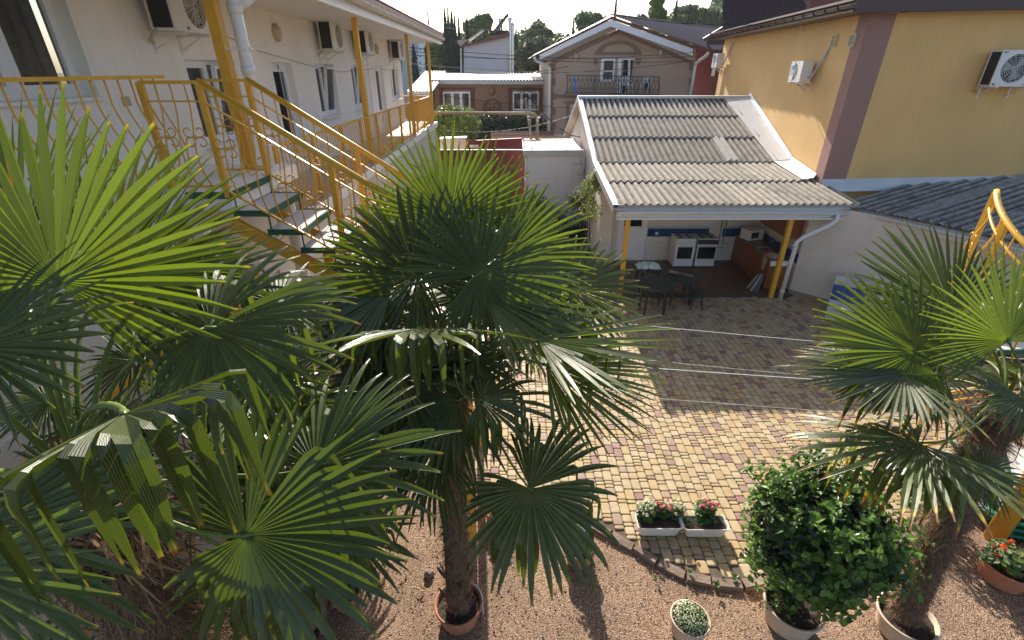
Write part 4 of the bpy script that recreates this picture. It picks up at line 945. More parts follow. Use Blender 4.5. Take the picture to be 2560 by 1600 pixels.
for px in (2087, 2132):
    p = None; rr_ = ray(px, 102); 
    # intersect with side plane
    tt = (C0 - EYE).dot(NS_) / rr_.dot(NS_); p = EYE + rr_ * tt
    q = MB(); frame_rect(q, p - D1 * .13 - Z3 * .13 + NS_ * .015, D1, Z3, NS_, .26, .27, .022, .03); vt = q.build('vent', mat('cream_vent', (.55, .48, .33), .6), ob)
    for k in range(7): q = MB(); q.prism([p - D1 * .105 + Z3 * (-.105 + k * .032) + NS_ * .002, p + D1 * .105 + Z3 * (-.105 + k * .032) + NS_ * .002, p + D1 * .105 + Z3 * (-.085 + k * .032) + NS_ * .018, p - D1 * .105 + Z3 * (-.085 + k * .032) + NS_ * .018], (0, 0, .004)); q.build('louvre', MATS['cream_vent'], vt)
# wall flashings: kitchen roof against ochre wall, shed roof against ochre wall
m = MB()
fl = [(YRG, ZRG, .95, .10), (YB + .02, ZB, .50, .13), (12.7, roof_z(12.7), .34, .12)]
for (ya, za, wa, ha), (yb_, zb_, wb, hb_) in zip(fl[:-1], fl[1:]):
    xa, xb = faceX(ya) - .01, faceX(yb_) - .01
    m.prism([(xa - wa, ya, za + .085), (xa - .05, ya, za + .11), (xb - .05, yb_, zb_ + .13), (xb - wb, yb_, zb_ + .09)], (0, 0, .006))
    m.prism([(xa - .052, ya, za + .115), (xb - .052, yb_, zb_ + .135), (xb - .01, yb_, zb_ + .24), (xa - .01, ya, za + .22)], (-.004, 0, 0))
m.build('wall_flashing', mat('bright_zinc', (.78, .79, .80), .42, .05, 3, .03, 10, metal=.15), kt)
def shed_z(p): return G0.z + .07 + ((p - G0).dot(GU)) * .13
m = MB()
for k in range(4):
    a = C0 + D2 * (.0 + k * 2.0) + NF * .004; b_ = a + D2 * 2.03; za, zb_ = shed_z(a) + .05, shed_z(b_) * .35 + (shed_z(C0) + .045 * (k + 1)) * .65
    za = 2.60 + .075 * k; zb_ = za + .075
    m.prism([a + Z3 * (za - .05) + NF * .12, b_ + Z3 * (zb_ - .05) + NF * .12, b_ + Z3 * (zb_ + .16), a + Z3 * (za + .16)], NF * .006 + Z3 * .003 * k); m.prism([a + Z3 * (za - .05) + NF * .12, b_ + Z3 * (zb_ - .05) + NF * .12, b_ + Z3 * (zb_ - .12) + NF * .14, a + Z3 * (za - .12) + NF * .14], NF * .006)
m.build('wall_flashing', zinc, sh)
# ACs on the ochre building
def on_side(x, y): r_ = ray(x, y); return EYE + r_ * ((C0 - EYE).dot(NS_) / r_.dot(NS_))
def on_front(x, y): r_ = ray(x, y); return EYE + r_ * ((C0 - EYE).dot(NF) / r_.dot(NF))
as_ = math.atan2(NS_.y, NS_.x) - math.pi / 2; af_ = math.atan2(NF.y, NF.x) - math.pi / 2
p = on_side(2020, 205); a1 = make_ac('air_conditioner', 'white air conditioner with blue and white label on ochre side wall', .72, .5, .27, mirror=-1); a1.location = p; a1.rotation_euler = (0, 0, as_); a1['group'] = 'outdoor units on the ochre building'
q = MB(); q.b2((.10, .392, .05), (.25, .397, .48)); q.build('label_strip', upvc, a1, world=False); q = MB(); q.b2((.12, .398, .30), (.24, .401, .40)); q.build('blue_label', mat('label_blue', (.02, .22, .62), .4), a1, world=False)
q = MB(); q.tube([(-.3, .2, .12), (-.43, .15, .1), (-.5, .1, .3), (-.66, .03, .62), (-.75, .0, .82)], .03, 8); q.build('insulated_pipe', mat('pipe_foam', (.45, .43, .45), .8), a1, world=False, smooth=True)
p = on_side(1808, 168); a2 = dup(a1, p, as_, 'white air conditioner with small red mark at the far corner of the ochre side wall')
p = on_front(2490, 215); a3 = make_ac('air_conditioner', 'large white air conditioner with round fan guard on ochre front wall', .95, .70, .34, mirror=-1); a3.location = p; a3.rotation_euler = (0, 0, af_); a3['group'] = 'outdoor units on the ochre building'
q = MB(); pv = on_side(2024, 60); q.tube([pv + NS_ * .3 + Z3 * .1, pv + NS_ * .1 - Z3 * .3, pv + NS_ * .05 - Z3 * .55, pv + NS_ * .1 - Z3 * .75], .005, 5); tag(q.build('loose_wire', white_cord), 'thin loose white wire dangling above the ochre wall unit', 'wire')

# ================================================================ annex beside the kitchen
ax = thing('annex', 'small white flat-roofed annex with zinc edge beside the kitchen', 'annex', (1.4, 18.5, 0)); AY = 17.4
m = MB(); m.b2((.52, AY, 0), (2.54, AY + 2.6, 2.55)); m.build('wall', wall_white, ax)
m = MB(); m.b2((.42, AY - .09, 2.56), (2.50, AY - .07, 2.76)); m.b2((.40, AY - .09, 2.56), (.42, AY + 2.6, 2.76)); m.b2((.41, AY - .12, 2.755), (2.50, AY - .04, 2.775)); m.build('zinc_edge', zinc, ax)
m = MB(); sheet(m, Vector((.45, AY - .05, 2.70)), X3, (Y3 + Z3 * .05).normalized(), 2.0, 2.6, pitch=.10, amp=.014, per=6); m.build('roof_sheet', mat('pink_roof_sheet', (.50, .36, .31), .7, .1, 6), ax)
m = MB(); m.tube([(.50, AY - .03, .1), (.50, AY - .03, 2.56)], .035, 10); m.build('downpipe', pvc, ax)
mb_ = thing('meter_box', 'small grey-white meter box on the annex wall', 'meter box', (2.2, AY - .1, 1.5))
p = onY(1442, 430, AY - .1); 
m = MB(); m.b2((p.x - .14, AY - .2, p.z - .27), (p.x + .14, AY - .002, p.z + .25)); m.build('case', ac_white, mb_); m = MB(); m.b2((p.x - .16, AY - .22, p.z + .252), (p.x + .16, AY - .002, p.z + .27)); m.build('lid', zinc, mb_)
m = MB(); m.tube([(p.x - .02, AY - .21, p.z + .05), (p.x + .05, AY - .24, p.z - .1), (p.x + .2, AY - .2, p.z - .02), (p.x + .28, AY - .05, p.z + .05)], .012, 6); m.tube([(p.x - .12, AY - .2, p.z - .3), (p.x - .2, AY - .22, p.z - .42)], .008, 5); m.build('cable', beige_old, mb_)
m = MB(); m.tube([(p.x + .12, AY - .03, 3.1), (p.x + .12, AY - .03, p.z + .2)], .01, 6); m.build('conduit', beige_old, mb_)
# ================================================================ gates and street
def pY(x, y, Y): return onY(x, y, Y)
def slab(name, mt, parent, pts, Y, th=.12, dy=0):
    m = MB(); m.prism([pY(x, y, Y) + Y3 * dy for x, y in pts], (0, th, 0)); return m.build(name, mt, parent)
gt = thing('entrance_gate', 'dark maroon metal entrance gate at the end of the courtyard', 'gate', (-1.2, 21.8, 0)); GYY = 21.8
a, b_ = pY(1098, 376, GYY), pY(1312, 376, GYY)
for k in range(4):
    x0 = a.x + (b_.x - a.x) * k / 4; x1 = a.x + (b_.x - a.x) * (k + 1) / 4; m = MB(); m.b2((x0 + .008, GYY, 0), (x1 - .008, GYY + .05, a.z)); m.build('panel', maroon, gt)
m = MB(); m.b2((a.x, GYY - .03, a.z - .02), (b_.x, GYY + .08, a.z + .03)); m.build('top_rail', maroon, gt)
m = MB(); p = pY(1147, 428, GYY); m.b2((p.x - .1, GYY - .012, p.z - .25), (p.x + .12, GYY - .002, p.z + .25)); tag(m.build('notice_sheet', upvc), 'white paper notice fixed to the maroon gate behind the palm', 'notice')
og = thing('street_gate', 'maroon sheet gate across the street with a small sign on it', 'gate', (0, 25, 0)); Y2 = 25.5
slab('panel', maroon, og, ((1165, 352), (1305, 345), (1305, 372), (1305, 410), (1165, 410)), Y2, .06)
m = MB(); p0, p1 = pY(1172, 362, Y2 - .02), pY(1196, 369, Y2 - .02); m.b2((p0.x, Y2 - .02, p1.z), (p1.x, Y2 - .005, p0.z)); sg = m.build('sign_plate', upvc, og)
text('sign_lettering', 'CK 31', .06, ((p0.x + p1.x) / 2 + .1, Y2 - .022, (p0.z + p1.z) / 2), (R(90), 0, 0), mat('sign_blue', (.05, .12, .35), .5), og)
pw = thing('pink_wall', 'low pale pink rendered wall in front of the round shrub', 'wall', (-2.6, 24, 0)); slab('wall', mat('pale_pink_render', (.62, .50, .44), .9, .05, 3), pw, ((1101, 347), (1165, 345), (1165, 420), (1101, 420)), 24, .2)
slab('coping', zinc, pw, ((1099, 345.5), (1166, 343), (1166, 346.5), (1099, 349)), 23.9, .4)
pw = thing('tiled_fence_wall', 'pink fence wall with a brown tiled coping across the street', 'wall', (1, 29, 0)); slab('wall', MATS['pale_pink_render'], pw, ((1228, 335), (1420, 337), (1420, 380), (1228, 380)), 28.5, .25)
c0_, c1_ = pY(1226, 334, 28.3), pY(1385, 335, 28.3); ctile = mat('coping_tile', (.22, .10, .08), .7, .25, 9)
for k in range(44):
    x0 = c0_.x + (c1_.x - c0_.x) * k / 44; m = MB(); m.prism([(x0 + .006, 28.2, c0_.z - .08), (x0 + .078, 28.2, c0_.z - .08), (x0 + .078, 28.5, c0_.z + .08), (x0 + .006, 28.5, c0_.z + .08)], (0, .0, .035)); m.build('coping_tile', ctile, pw)
# gas pipe on legs
gp_ = thing('gas_pipe', 'overhead yellowish gas pipe on posts crossing above the gate', 'pipe', (0, 21, 0)); gm = mat('faded_yellow_pipe', (.44, .34, .19), .6, .1, 5, dirt=.3)
m = MB(); pts = [pY(1060, 283, 21.5), pY(1325, 283, 21), pY(1336, 285, 21), pY(1342, 293, 21), pY(1344, 305, 20.6), pY(1342, 352, 19.6)]; m.tube(pts, .055, 10); m.build('pipe', gm, gp_, smooth=True)
m = MB(); m.tube([pY(1325, 284, 21), pY(1327, 352, 19.8)], .035, 8); m.build('leg', gm, gp_)
up_ = thing('service_mast', 'thin pole with coiled black cables above the annex', 'pole', pY(1327, 350, 19.0)); m = MB(); m.tube([pY(1328, 352, 18.6), pY(1318, 290, 18.6), pY(1314, 245, 18.6)], .022, 8); m.build('pole', beige_old, up_)
m = MB(); c = pY(1318, 234, 18.6)
for k in range(5):
    rr_ = .10 + .03 * k; m.tube([c + Vector((rr_ * math.cos(a * .42) * (1 + .1 * k), .03 * k, rr_ * .9 * math.sin(a * .42))) for a in range(15)], .011, 5)
m.tube([c + Vector((0, 0, -.1)), c + Vector((-.12, 0, -.3)), c + Vector((-.05, 0, -.5))], .012, 5); m.build('cable_coil', black_cable, up_)
# ================================================================ brown bungalow
Yb = 37.0; br = thing('brown_bungalow', 'brown single-storey house with crescent and monogram painted on its wall', 'house', (-1, 38, 0))
bwall = mat('brown_render', (.30, .165, .10), .85, .08, .8, .2, 60, dirt=.2, dirtcol=(.22, .12, .08)); btrim = mat('dark_brown_trim', (.15, .065, .045), .85, .1, 3)
slab('wall', bwall, br, ((1086, 205), (1372, 207), (1372, 400), (1086, 400)), Yb, .3)
slab('fascia', mat('pale_blue_board', (.58, .62, .68), .6, .04, 2), br, ((1086, 201), (1372, 202.5), (1372, 211), (1086, 210)), Yb - .35, .05)
m = MB(); p0, p1 = pY(1066, 199.5, Yb - .5), pY(1373, 200.5, Yb - .5); m2 = MB(); sheet(m2, p0, X3, (Y3 * 1 + Z3 * .055).normalized(), p1.x - p0.x, 6.5, pitch=.22, amp=.035, per=6); m2.build('roof', mat('white_profiled_roof', (.55, .56, .57), .55, .05, 4, metal=.2), br)
slab('roof_edge', btrim, br, ((1066, 200), (1373, 201), (1373, 202.4), (1066, 201.2)), Yb - .45, .04)
def far_window(parent, x0, x1, y0, y1, Y, cols=(.34, .66), fm=upvc):
    a = pY(x0, y1, Y); c = pY(x1, y0, Y); w, h = c.x - a.x, c.z - a.z
    return window(parent, (a.x, Y - .06, a.z), X3, Z3, -Y3, w, h, cols, True, None, False, fm, t=.07, cur_m=mat('net_curtain', (.6, .58, .52), .9, .15, 6, trans=.2))
for (x0, x1) in ((1110, 1175), (1282, 1347)):
    far_window(br, x0, x1, 229, 276, Yb)
    for s in (x0 - 7, x1 + 7):
        slab('window_pilaster', btrim, br, ((s - 4, 226), (s + 4, 226), (s + 4, 280), (s - 4, 280)), Yb - .05, .06); slab('pilaster_cap', btrim, br, ((s - 7, 224), (s + 7, 224), (s + 5, 228), (s - 5, 228)), Yb - .07, .08)
    slab('window_lintel', btrim, br, ((x0 - 14, 219), (x1 + 14, 219), (x1 + 10, 224), (x0 - 10, 224)), Yb - .09, .1)
# painted crescent, wreath and monogram: thin raised paint
def paint(parent, pts, Y, nm, mt): m = MB(); m.prism([pY(x, y, Y) for x, y in pts], (0, .012, 0)); return m.build(nm, mt, parent)
cr = []; cx, cy = 1230, 228
for k in range(13): a = R(-75 + k * 195 / 12); cr.append((cx + 10.5 * math.cos(a) - 1, cy + 11.5 * math.sin(a)))
for k in range(12, -1, -1): a = R(-75 + k * 195 / 12); cr.append((cx - 3 + 8.3 * math.cos(a) - 1, cy - 2 + 9.3 * math.sin(a)))
paint(br, cr, Yb - .014, 'painted_crescent', btrim)
st_ = [(1222 + (3 if k % 2 == 0 else 1.3) * math.cos(R(-90 + 36 * k)), 231 + (3 if k % 2 == 0 else 1.3) * math.sin(R(-90 + 36 * k))) for k in range(10)]; paint(br, st_, Yb - .014, 'painted_star', btrim)
for k in range(34):
    a = 2 * math.pi * k / 34; x, y = 1231 + 20.5 * math.cos(a), 271 + 23 * math.sin(a); paint(br, [(x + 3.4 * math.cos(a + q_ + .5), y + 2.6 * math.sin(a + q_ + .5)) for q_ in (0, 1.3, 2.8, 4.2, 5.3)], Yb - .014 - .002 * (k % 2), 'wreath_leaf', btrim)
for k in range(9): a = R(40 + k * 12.5); x, y = 1231 + 15 * math.cos(a), 268 + 29 * math.sin(a); paint(br, [(x - 3, y - 1), (x, y - 3), (x + 3, y - 1), (x + 2, y + 3), (x - 2, y + 3)], Yb - .018, 'wreath_leaf', btrim)
pm = pY(1231, 271, Yb - .02); text('monogram', 'ЯВ', .78, pm, (R(90), 0, 0), btrim, br, .008)
# orange porch at its right end
slab('porch_wall', mat('orange_render', (.55, .26, .08), .8, .06, 3), br, ((1357, 213), (1372, 213), (1372, 330), (1357, 330)), Yb - .3, .25); 
# pink-roofed outbuilding left of it
po = thing('outbuilding', 'low outbuilding with pinkish profiled roof behind the gallery end', 'outbuilding', (-7.5, 35, 0)); p0, p1 = pY(1018, 228, 33), pY(1082, 228, 33)
m = MB(); sheet(m, p0, X3, (Y3 * 1 + Z3 * .14).normalized(), p1.x - p0.x, 8, pitch=.2, amp=.03, per=6); m.build('roof', mat('pink_profiled_roof', (.52, .40, .36), .6, .06, 4), po); slab('fascia', MATS['pale_blue_board'], po, ((1018, 229), (1082, 230), (1082, 236), (1018, 236)), 33.1, .1); slab('wall', MATS['orange_render'], po, ((1018, 236), (1082, 236), (1082, 330), (1018, 330)), 33.4, .2)
# ================================================================ beige house with balcony
Yh = 31.0; bh = thing('gabled_house', 'beige gabled house with wrought-iron balcony and white eaves boards', 'house', (4.5, 34, 0))
bei = mat('beige_render', (.43, .335, .265), .85, .05, 1.2, .25, 50); qn = mat('taupe_trim', (.235, .165, .135), .85, .06, 3)
slab('wall', bei, bh, ((1376, 153), (1548, 72), (1738, 155), (1738, 420), (1376, 420)), Yh, .3)
a = pY(1376, 153, Yh); m = MB(); m.prism([(a.x + .002, Yh + .3, 0), (a.x + .002, Yh + 12, 0), (a.x + .002, Yh + 12, a.z), (a.x + .002, Yh + .3, a.z)], (.25, 0, 0)); m.build('side_wall', bei, bh)
for side, xs in ((0, 1376), (1, 1722)):
    for k in range(14):
        y0 = 158 + k * 18.5; w_ = 15 if k % 2 == 0 else 8
        if side: slab('quoin', qn, bh, ((1738 - w_, y0), (1738, y0), (1738, y0 + 18), (1738 - w_, y0 + 18)), Yh - .03, .05)
        else: slab('quoin', qn, bh, ((1374, y0), (1374 + w_, y0), (1374 + w_, y0 + 18), (1374, y0 + 18)), Yh - .03, .05)
slab('string_course', qn, bh, ((1376, 235), (1738, 240), (1738, 250), (1376, 245)), Yh - .045, .06)
Yf = Yh - 1.3
slab('barge_board', mat('white_siding', (.74, .76, .80), .5, .03, 3), bh, ((1349, 137), (1528, 49), (1732, 122), (1732, 141), (1526, 68), (1349, 151)), Yf, .06)
slab('barge_board', btrim, bh, ((1335, 137), (1528, 40), (1766, 125), (1760, 129), (1528, 48.5), (1340, 140)), Yf - .02, .05)
for (x0, y0, x1, y1) in ((1349, 151, 1526, 68), (1732, 141, 1526, 68)):
    A, B_ = pY(x0, y0, Yf), pY(x1, y1, Yf); wa = pY(1376 if x0 < 1500 else 1738, 152 if x0 < 1500 else 154, Yh + .05); wb = pY(1548, 70, Yh + .05); m = MB(); m.prism([A, B_, wb, wa], (0, 0, .03)); m.build('eaves_soffit', soffit_m, bh)
for (pts) in (((1376, 153), (1548, 72), (1548, 84), (1388, 158)), ((1738, 155), (1548, 72), (1548, 84), (1726, 160))): slab('gable_trim', qn, bh, pts, Yh - .02, .04)
rf_m = mat('brown_profiled_roof', (.20, .135, .115), .5, .08, 4)
A, B_ = pY(1336, 137, Yf - .1), pY(1528, 40, Yf - .1); Cc = pY(1770, 126, Yf - .1)
m = MB(); u = (B_ - A); sheet(m, A, -Y3 * -1, u.normalized(), 13, u.length, pitch=.4, amp=.02, per=6); m.build('roof_slope', rf_m, bh)
u = (B_ - Cc); rg = Vector((9.1, 9.3, 0)); m = MB(); sheet(m, Cc + Z3 * .05, rg.normalized(), u.normalized(), rg.length, u.length, pitch=.55, amp=.04, per=8); m.build('roof_slope', rf_m, bh)
m = MB(); m.beam(B_ + Z3 * .08, B_ + rg + Z3 * .08, .3, .04); m.build('ridge_cap', mat('pale_ridge', (.40, .33, .29), .6), bh)
arc = [(1547 + 58 * math.cos(R(180 + k * 9)), 138 + 37 * math.sin(R(180 + k * 9))) for k in range(21)]; arc2 = [(1547 + 40 * math.cos(R(360 - k * 9)), 132 + 22 * math.sin(R(360 - k * 9))) for k in range(21)]
slab('arch_moulding', qn, bh, arc + [(1600, 138), (1587, 131)] + arc2[1:-1] + [(1507, 131), (1490, 138)], Yh - .04, .05); slab('arch_moulding', qn, bh, ((1487, 130), (1604, 130), (1604, 138), (1487, 138)), Yh - .05, .05)
for x in (1489, 1597): slab('wall_bracket', qn, bh, ((x - 5, 146), (x + 6, 146), (x + 5, 155), (x + 2, 162), (x - 2, 162), (x - 4, 155)), Yh - .09, .09)
w1 = far_window(bh, 1500, 1538, 146, 204, Yh, (.06,))
slab('window_transom', upvc, bh, ((1502, 176), (1537, 176), (1537, 180), (1502, 180)), Yh - .1, .05)
fr_ = slab('balcony_door', upvc, bh, ((1546, 145), (1585, 146), (1585, 150), (1554, 149), (1551, 233), (1543, 233)), Yh - .06, .06); m = MB(); a, c = pY(1552, 232, Yh - .02), pY(1583, 149, Yh - .02); m.poly([(a.x, a.y, a.z), (c.x, a.y, a.z), (c.x, a.y, c.z), (a.x, a.y, c.z)]); m.build('doorway', dark_room, fr_)
slab('door_leaf', upvc, fr_, ((1572, 150), (1576, 150), (1574, 232), (1570, 232)), Yh - .3, .2)
slab('lower_window_trim', qn, bh, ((1408, 253), (1560, 254), (1560, 262), (1412, 260)), Yh - .08, .08); slab('lower_window_trim', qn, bh, ((1415, 261), (1424, 261), (1424, 330), (1415, 330)), Yh - .06, .06); slab('lower_window', mat('ivory_panel', (.55, .5, .4), .7), bh, ((1425, 262), (1470, 262), (1470, 330), (1425, 330)), Yh - .03, .03)
# balcony
Ybf = Yh - 1.05; slab('balcony_slab', qn, bh, ((1417, 232), (1652, 237), (1652, 243), (1417, 238)), Ybf, 1.05)
bl = thing('balcony_railing', 'dark wrought-iron balcony railing with curled ornaments', 'railing', pY(1417, 232, Ybf)); iron = mat('wrought_iron', (.035, .033, .033), .5)
A, B_ = pY(1418, 188, Ybf), pY(1648, 192, Ybf); A2, B2 = pY(1418, 231, Ybf), pY(1646, 236, Ybf)
m = MB(); m.beam(A, B_, .05, .035); m.build('top_rail', iron, bl); m = MB(); m.beam(A2, B2, .03, .025); m.build('bottom_rail', iron, bl)
for f in (0, .3, .56, .9, 1): m = MB(); m.beam(A.lerp(B_, f), A2.lerp(B2, f), .045, .045, up=(0, 1, 0)); m.build('post', iron, bl)
m = MB(); m.beam(A, A + Y3 * 1.0, .04, .03); m.beam(A2, A2 + Y3 * 1.0, .03, .02); m.build('side_rail', iron, bl)
for k in range(22):
    f = (k + .5) / 22; T_, Bt = A.lerp(B_, f), A2.lerp(B2, f); m = MB(); h = (T_ - Bt).z
    for s in (-1, 1):
        pts = [Bt + Vector((s * .12 * math.sin(math.pi * j / 12) * (1 + .5 * math.sin(2 * math.pi * j / 12)), 0, h * j / 12)) for j in range(13)]; m.tube(pts, .011, 4, cap=False)
        m.tube([Bt + Vector((s * (.02 + .05 * math.cos(a * .6)), 0, h * .72 + .06 * math.sin(a * .6))) for a in range(8)], .009, 4, cap=False); m.tube([Bt + Vector((s * (.02 + .05 * math.cos(a * .6)), 0, h * .28 - .06 * math.sin(a * .6))) for a in range(8)], .009, 4, cap=False)
    m.build('ornament', iron, bl)
q = MB(); a = pY(1436, 196, Ybf - .05)
q.prism([pY(x, y, Ybf - .06) for x, y in ((1434, 194), (1439, 193), (1443, 232), (1436, 232), (1437, 210))], (0, .05, 0)); tag(q.build('blue_towel', mat('blue_cloth', (.02, .18, .55), .8)), 'narrow bright blue towel hanging on the iron balcony', 'towel')
def plastic_chair(x, y, Y, rot, label, cloth=False):
    p = pY(x, y, Y); t = thing('plastic_chair', label, 'chair', p, rot, group='chairs on the balcony of the beige house'); wp = mat('white_chair_plastic', (.72, .72, .72), .4)
    m = MB(); m.b2((-.22, -.2, .42), (.22, .22, .45)); m.build('seat', wp, t, world=False)
    m = MB()
    pts = [(-.22, .2, .44), (-.22, .27, .7), (-.15, .3, .86), (0, .31, .9), (.15, .3, .86), (.22, .27, .7), (.22, .2, .44)]; m.tube(pts, .028, 6)
    for xx in (-.11, 0, .11): m.beam((xx, .21, .45), (xx, .3, .87), .06, .012)
    m.build('backrest', wp, t, world=False)
    for sx in (-.2, .2):
        for sy in (-.18, .2): m = MB(); m.tube([(sx, sy, .43), (sx * 1.15, sy * 1.15, 0)], .022, 6); m.build('leg', wp, t, world=False)
        m = MB(); m.tube([(sx * 1.1, -.18, .43), (sx * 1.2, -.17, .65), (sx * 1.15, .25, .66)], .02, 6); m.build('armrest', wp, t, world=False)
    return t
plastic_chair(1567, 234, Yh - .55, R(20), 'white plastic chair in front of the open balcony door'); plastic_chair(1611, 236, Yh - .5, R(-30), 'white plastic chair at the right end of the balcony')
q = MB(); c = pY(1616, 213, Yh - .75); q.lathe(c, [(.01, .12), (.08, .1), (.11, 0), (.09, -.14), (.02, -.2)], 9); tag(q.build('dark_bag', mat('navy_cloth', (.02, .025, .06), .8)), 'dark blue bag hanging on the right balcony chair', 'bag')
for x, y in ((1440, 137), (1652, 128)):
    p = pY(x, y, Yh - .1); t = thing('eaves_lamp', 'pale glass lantern under the %s eaves of the beige house' % ('left' if x < 1500 else 'right'), 'lamp', p); m = MB(); m.lathe(p - Z3 * .2, [(.02, .3), (.09, .24), (.10, 0), (.03, -.12)], 8); m.build('glass_shade', mat('lamp_frost', (.6, .58, .5), .3, trans=.2), t); m = MB(); m.tube([p + Z3 * .1, p + Vector((0, .1, .15))], .02, 6); m.build('bracket', grey_m, t)
m = MB(); m.tube([pY(1336, 141, Yf), pY(1338, 150, Yf), pY(1370, 165, Yh - .2), pY(1375, 172, Yh - .2), pY(1372, 365, Yh - .2)], .085, 8); m.build('downpipe', pvc, bh, smooth=True)
m = MB(); m.tube([pY(1770, 130, Yf), pY(1768, 138, Yf), pY(1740, 158, Yh - .2), pY(1737, 168, Yh - .2), pY(1725, 240, Yh - .2)], .085, 8); m.build('downpipe', pvc, bh, smooth=True)
# dark red house piece and steep roof
rh = thing('dark_red_house', 'dark red rendered house squeezed between beige and ochre buildings', 'house', (8.8, 34, 0)); redm = mat('dark_red_render', (.17, .045, .04), .85, .15, 1.5, dirt=.3, dirtcol=(.22, .12, .11)); slab('wall', redm, rh, ((1739, 110), (1810, 110), (1810, 420), (1739, 420)), 33, .3); far_window(rh, 1777, 1788, 168, 190, 32.95, (.5,))
dr_ = thing('steep_roof_house', 'house with steep dark brown profiled roof behind the ochre building', 'house', (15, 32, 0)); Yd = 26.0
A, B_, Cc, Dd = pY(1806, 90, Yd), pY(2035, 60, Yd), pY(2030, -60, Yd), pY(1838, -60, Yd)
m = MB(); n = 46
for i in range(n * 4 + 1):
    f = i / (n * 4); lo = A.lerp(B_, f); hi = Dd.lerp(Cc, f); o = Vector((0, -.04 * max(0, math.sin(2 * math.pi * f * n)) ** .5, 0)); m.vert(lo + o); m.vert(hi + o + Y3 * 1.5)
for i in range(n * 4): m.face((2 * i, 2 * i + 2, 2 * i + 3, 2 * i + 1))
m.build('roof', brown_metal, dr_); slab('wall', maroon, dr_, ((2025, -60), (2240, -60), (2240, 60), (2025, 60)), Yd + .6, .2); slab('lower_roof', brown_metal, dr_, ((1760, 95), (1815, 62), (1900, 80), (1900, 110), (1775, 112)), 27.5, .2)
# white tall house with solar collectors
Yw = 52.0; wh = thing('white_tower_house', 'tall pale house with sloping red-edged roof carrying solar panels', 'house', (-3, 56, 0)); pale = mat('pale_lilac_render', (.58, .55, .56), .85, .04, .5)
slab('wall', pale, wh, ((1160, 116), (1271, 91), (1271, 300), (1160, 300)), Yw, 6)
slab('roof_edge', mat('red_brown_board', (.17, .05, .04), .6), wh, ((1151, 115), (1274, 81), (1274, 90), (1151, 118.5)), Yw - .5, 7); slab('roof_side', MATS['pale_ridge'], wh, ((1143, 100), (1170, 99), (1151, 117), (1144, 108)), Yw - .3, 5)
slab('side_wall', mat('brown_panel', (.10, .06, .05), .8), wh, ((1153, 120), (1160, 119), (1160, 300), (1153, 300)), Yw + .3, 4); m = MB(); m.tube([pY(1152, 120, Yw - .6), pY(1153, 186, Yw - .6)], .06, 6); m.build('downpipe', pvc, wh)
for x, y0 in ((1276, 50), (1282, 64)): m = MB(); m.tube([pY(x, y0, Yw - .4), pY(x, 190, Yw - .4)], .13, 10); m.lathe(pY(x, y0 - 3, Yw - .4), [(.02, .15), (.2, 0), (.2, -.08)], 8); m.build('chimney_flue', steel, wh)
sc_ = thing('solar_collector', 'large tilted solar water collector on the pale house roof', 'solar panel', pY(1250, 80, Yw)); dk = mat('collector_dark', (.04, .03, .03), .4)
m = MB(); m.prism([pY(1228, 82, Yw), pY(1268, 33, Yw), pY(1271, 33, Yw), pY(1238, 82, Yw)], (0, 2.2, 0)); m.build('collector_panel', dk, sc_)
for x in (1262, 1270): m = MB(); m.tube([pY(x, 38, Yw + .2), pY(x + 4, 82, Yw + .2)], .05, 5); m.build('strut', grey_m, sc_)
m = MB(); m.prism([pY(1223, 76, Yw), pY(1272, 76, Yw), pY(1272, 78, Yw), pY(1223, 78, Yw)], (0, 2, 0)); m.prism([pY(1224, 78, Yw + 1), pY(1272, 78, Yw + 1), pY(1272, 86, Yw + 1), pY(1224, 92, Yw + 1)], (0, .2, 0)); m.build('roof_deck', dk, sc_)
for x in (1249, 1254): m = MB(); m.tube([pY(x, 45, Yw + 2), pY(x, 78, Yw + 2)], .09, 6); m.build('vent_pipe', grey_m, sc_)
sc2 = thing('solar_collector', 'pair of low tilted solar panels at the left of the pale house roof', 'solar panel', pY(1190, 100, Yw))
for dx in (0, 1): m = MB(); m.prism([pY(1168, 104 - dx * 4, Yw + dx), pY(1206, 76 - dx * 3, Yw + dx), pY(1208, 77 - dx * 3, Yw + dx), pY(1173, 103 - dx * 4, Yw + dx)], (0, .8, 0)); m.build('collector_panel', mat('collector_grey', (.35, .36, .37), .3), sc2)
m = MB(); m.tube([pY(1205, 78, Yw), pY(1206, 96, Yw)], .04, 5); m.tube([pY(1190, 88, Yw), pY(1191, 98, Yw)], .04, 5); m.build('strut', grey_m, sc2)
# bluish block and hazy tower
bb = thing('apartment_block', 'pale blue-grey apartment block seen under the gallery eaves', 'building', (-16, 80, 0)); slab('wall', mat('blue_grey_render', (.36, .42, .48), .8, .05, .3), bb, ((1005, 100), (1046, 100), (1046, 260), (1005, 260)), 80, 10); slab('white_stair_wall', mat('block_white', (.66, .70, .73), .8, .05, .3), bb, ((1046, 96), (1061, 97), (1061, 260), (1046, 260)), 79.5, 9)
for k in range(5): slab('window', black_m, bb, ((1049, 104 + k * 17), (1052, 104 + k * 17), (1052, 109 + k * 17), (1049, 109 + k * 17)), 79.4, .05)
tw_ = thing('distant_tower', 'hazy grey tower block far behind the gallery roof', 'building', (-60, 330, 0)); slab('wall', mat('haze_tower', (.34, .38, .42), .8), tw_, ((1024, 46), (1040, 43), (1048, 47), (1048, 200), (1024, 200)), 330, 20); slab('balcony_band', mat('haze_band', (.2, .23, .26), .8), tw_, ((1040, 52), (1047, 52), (1047, 120), (1040, 120)), 329.5, .3)
m = MB(); p = pY(1384, 190, 48); 
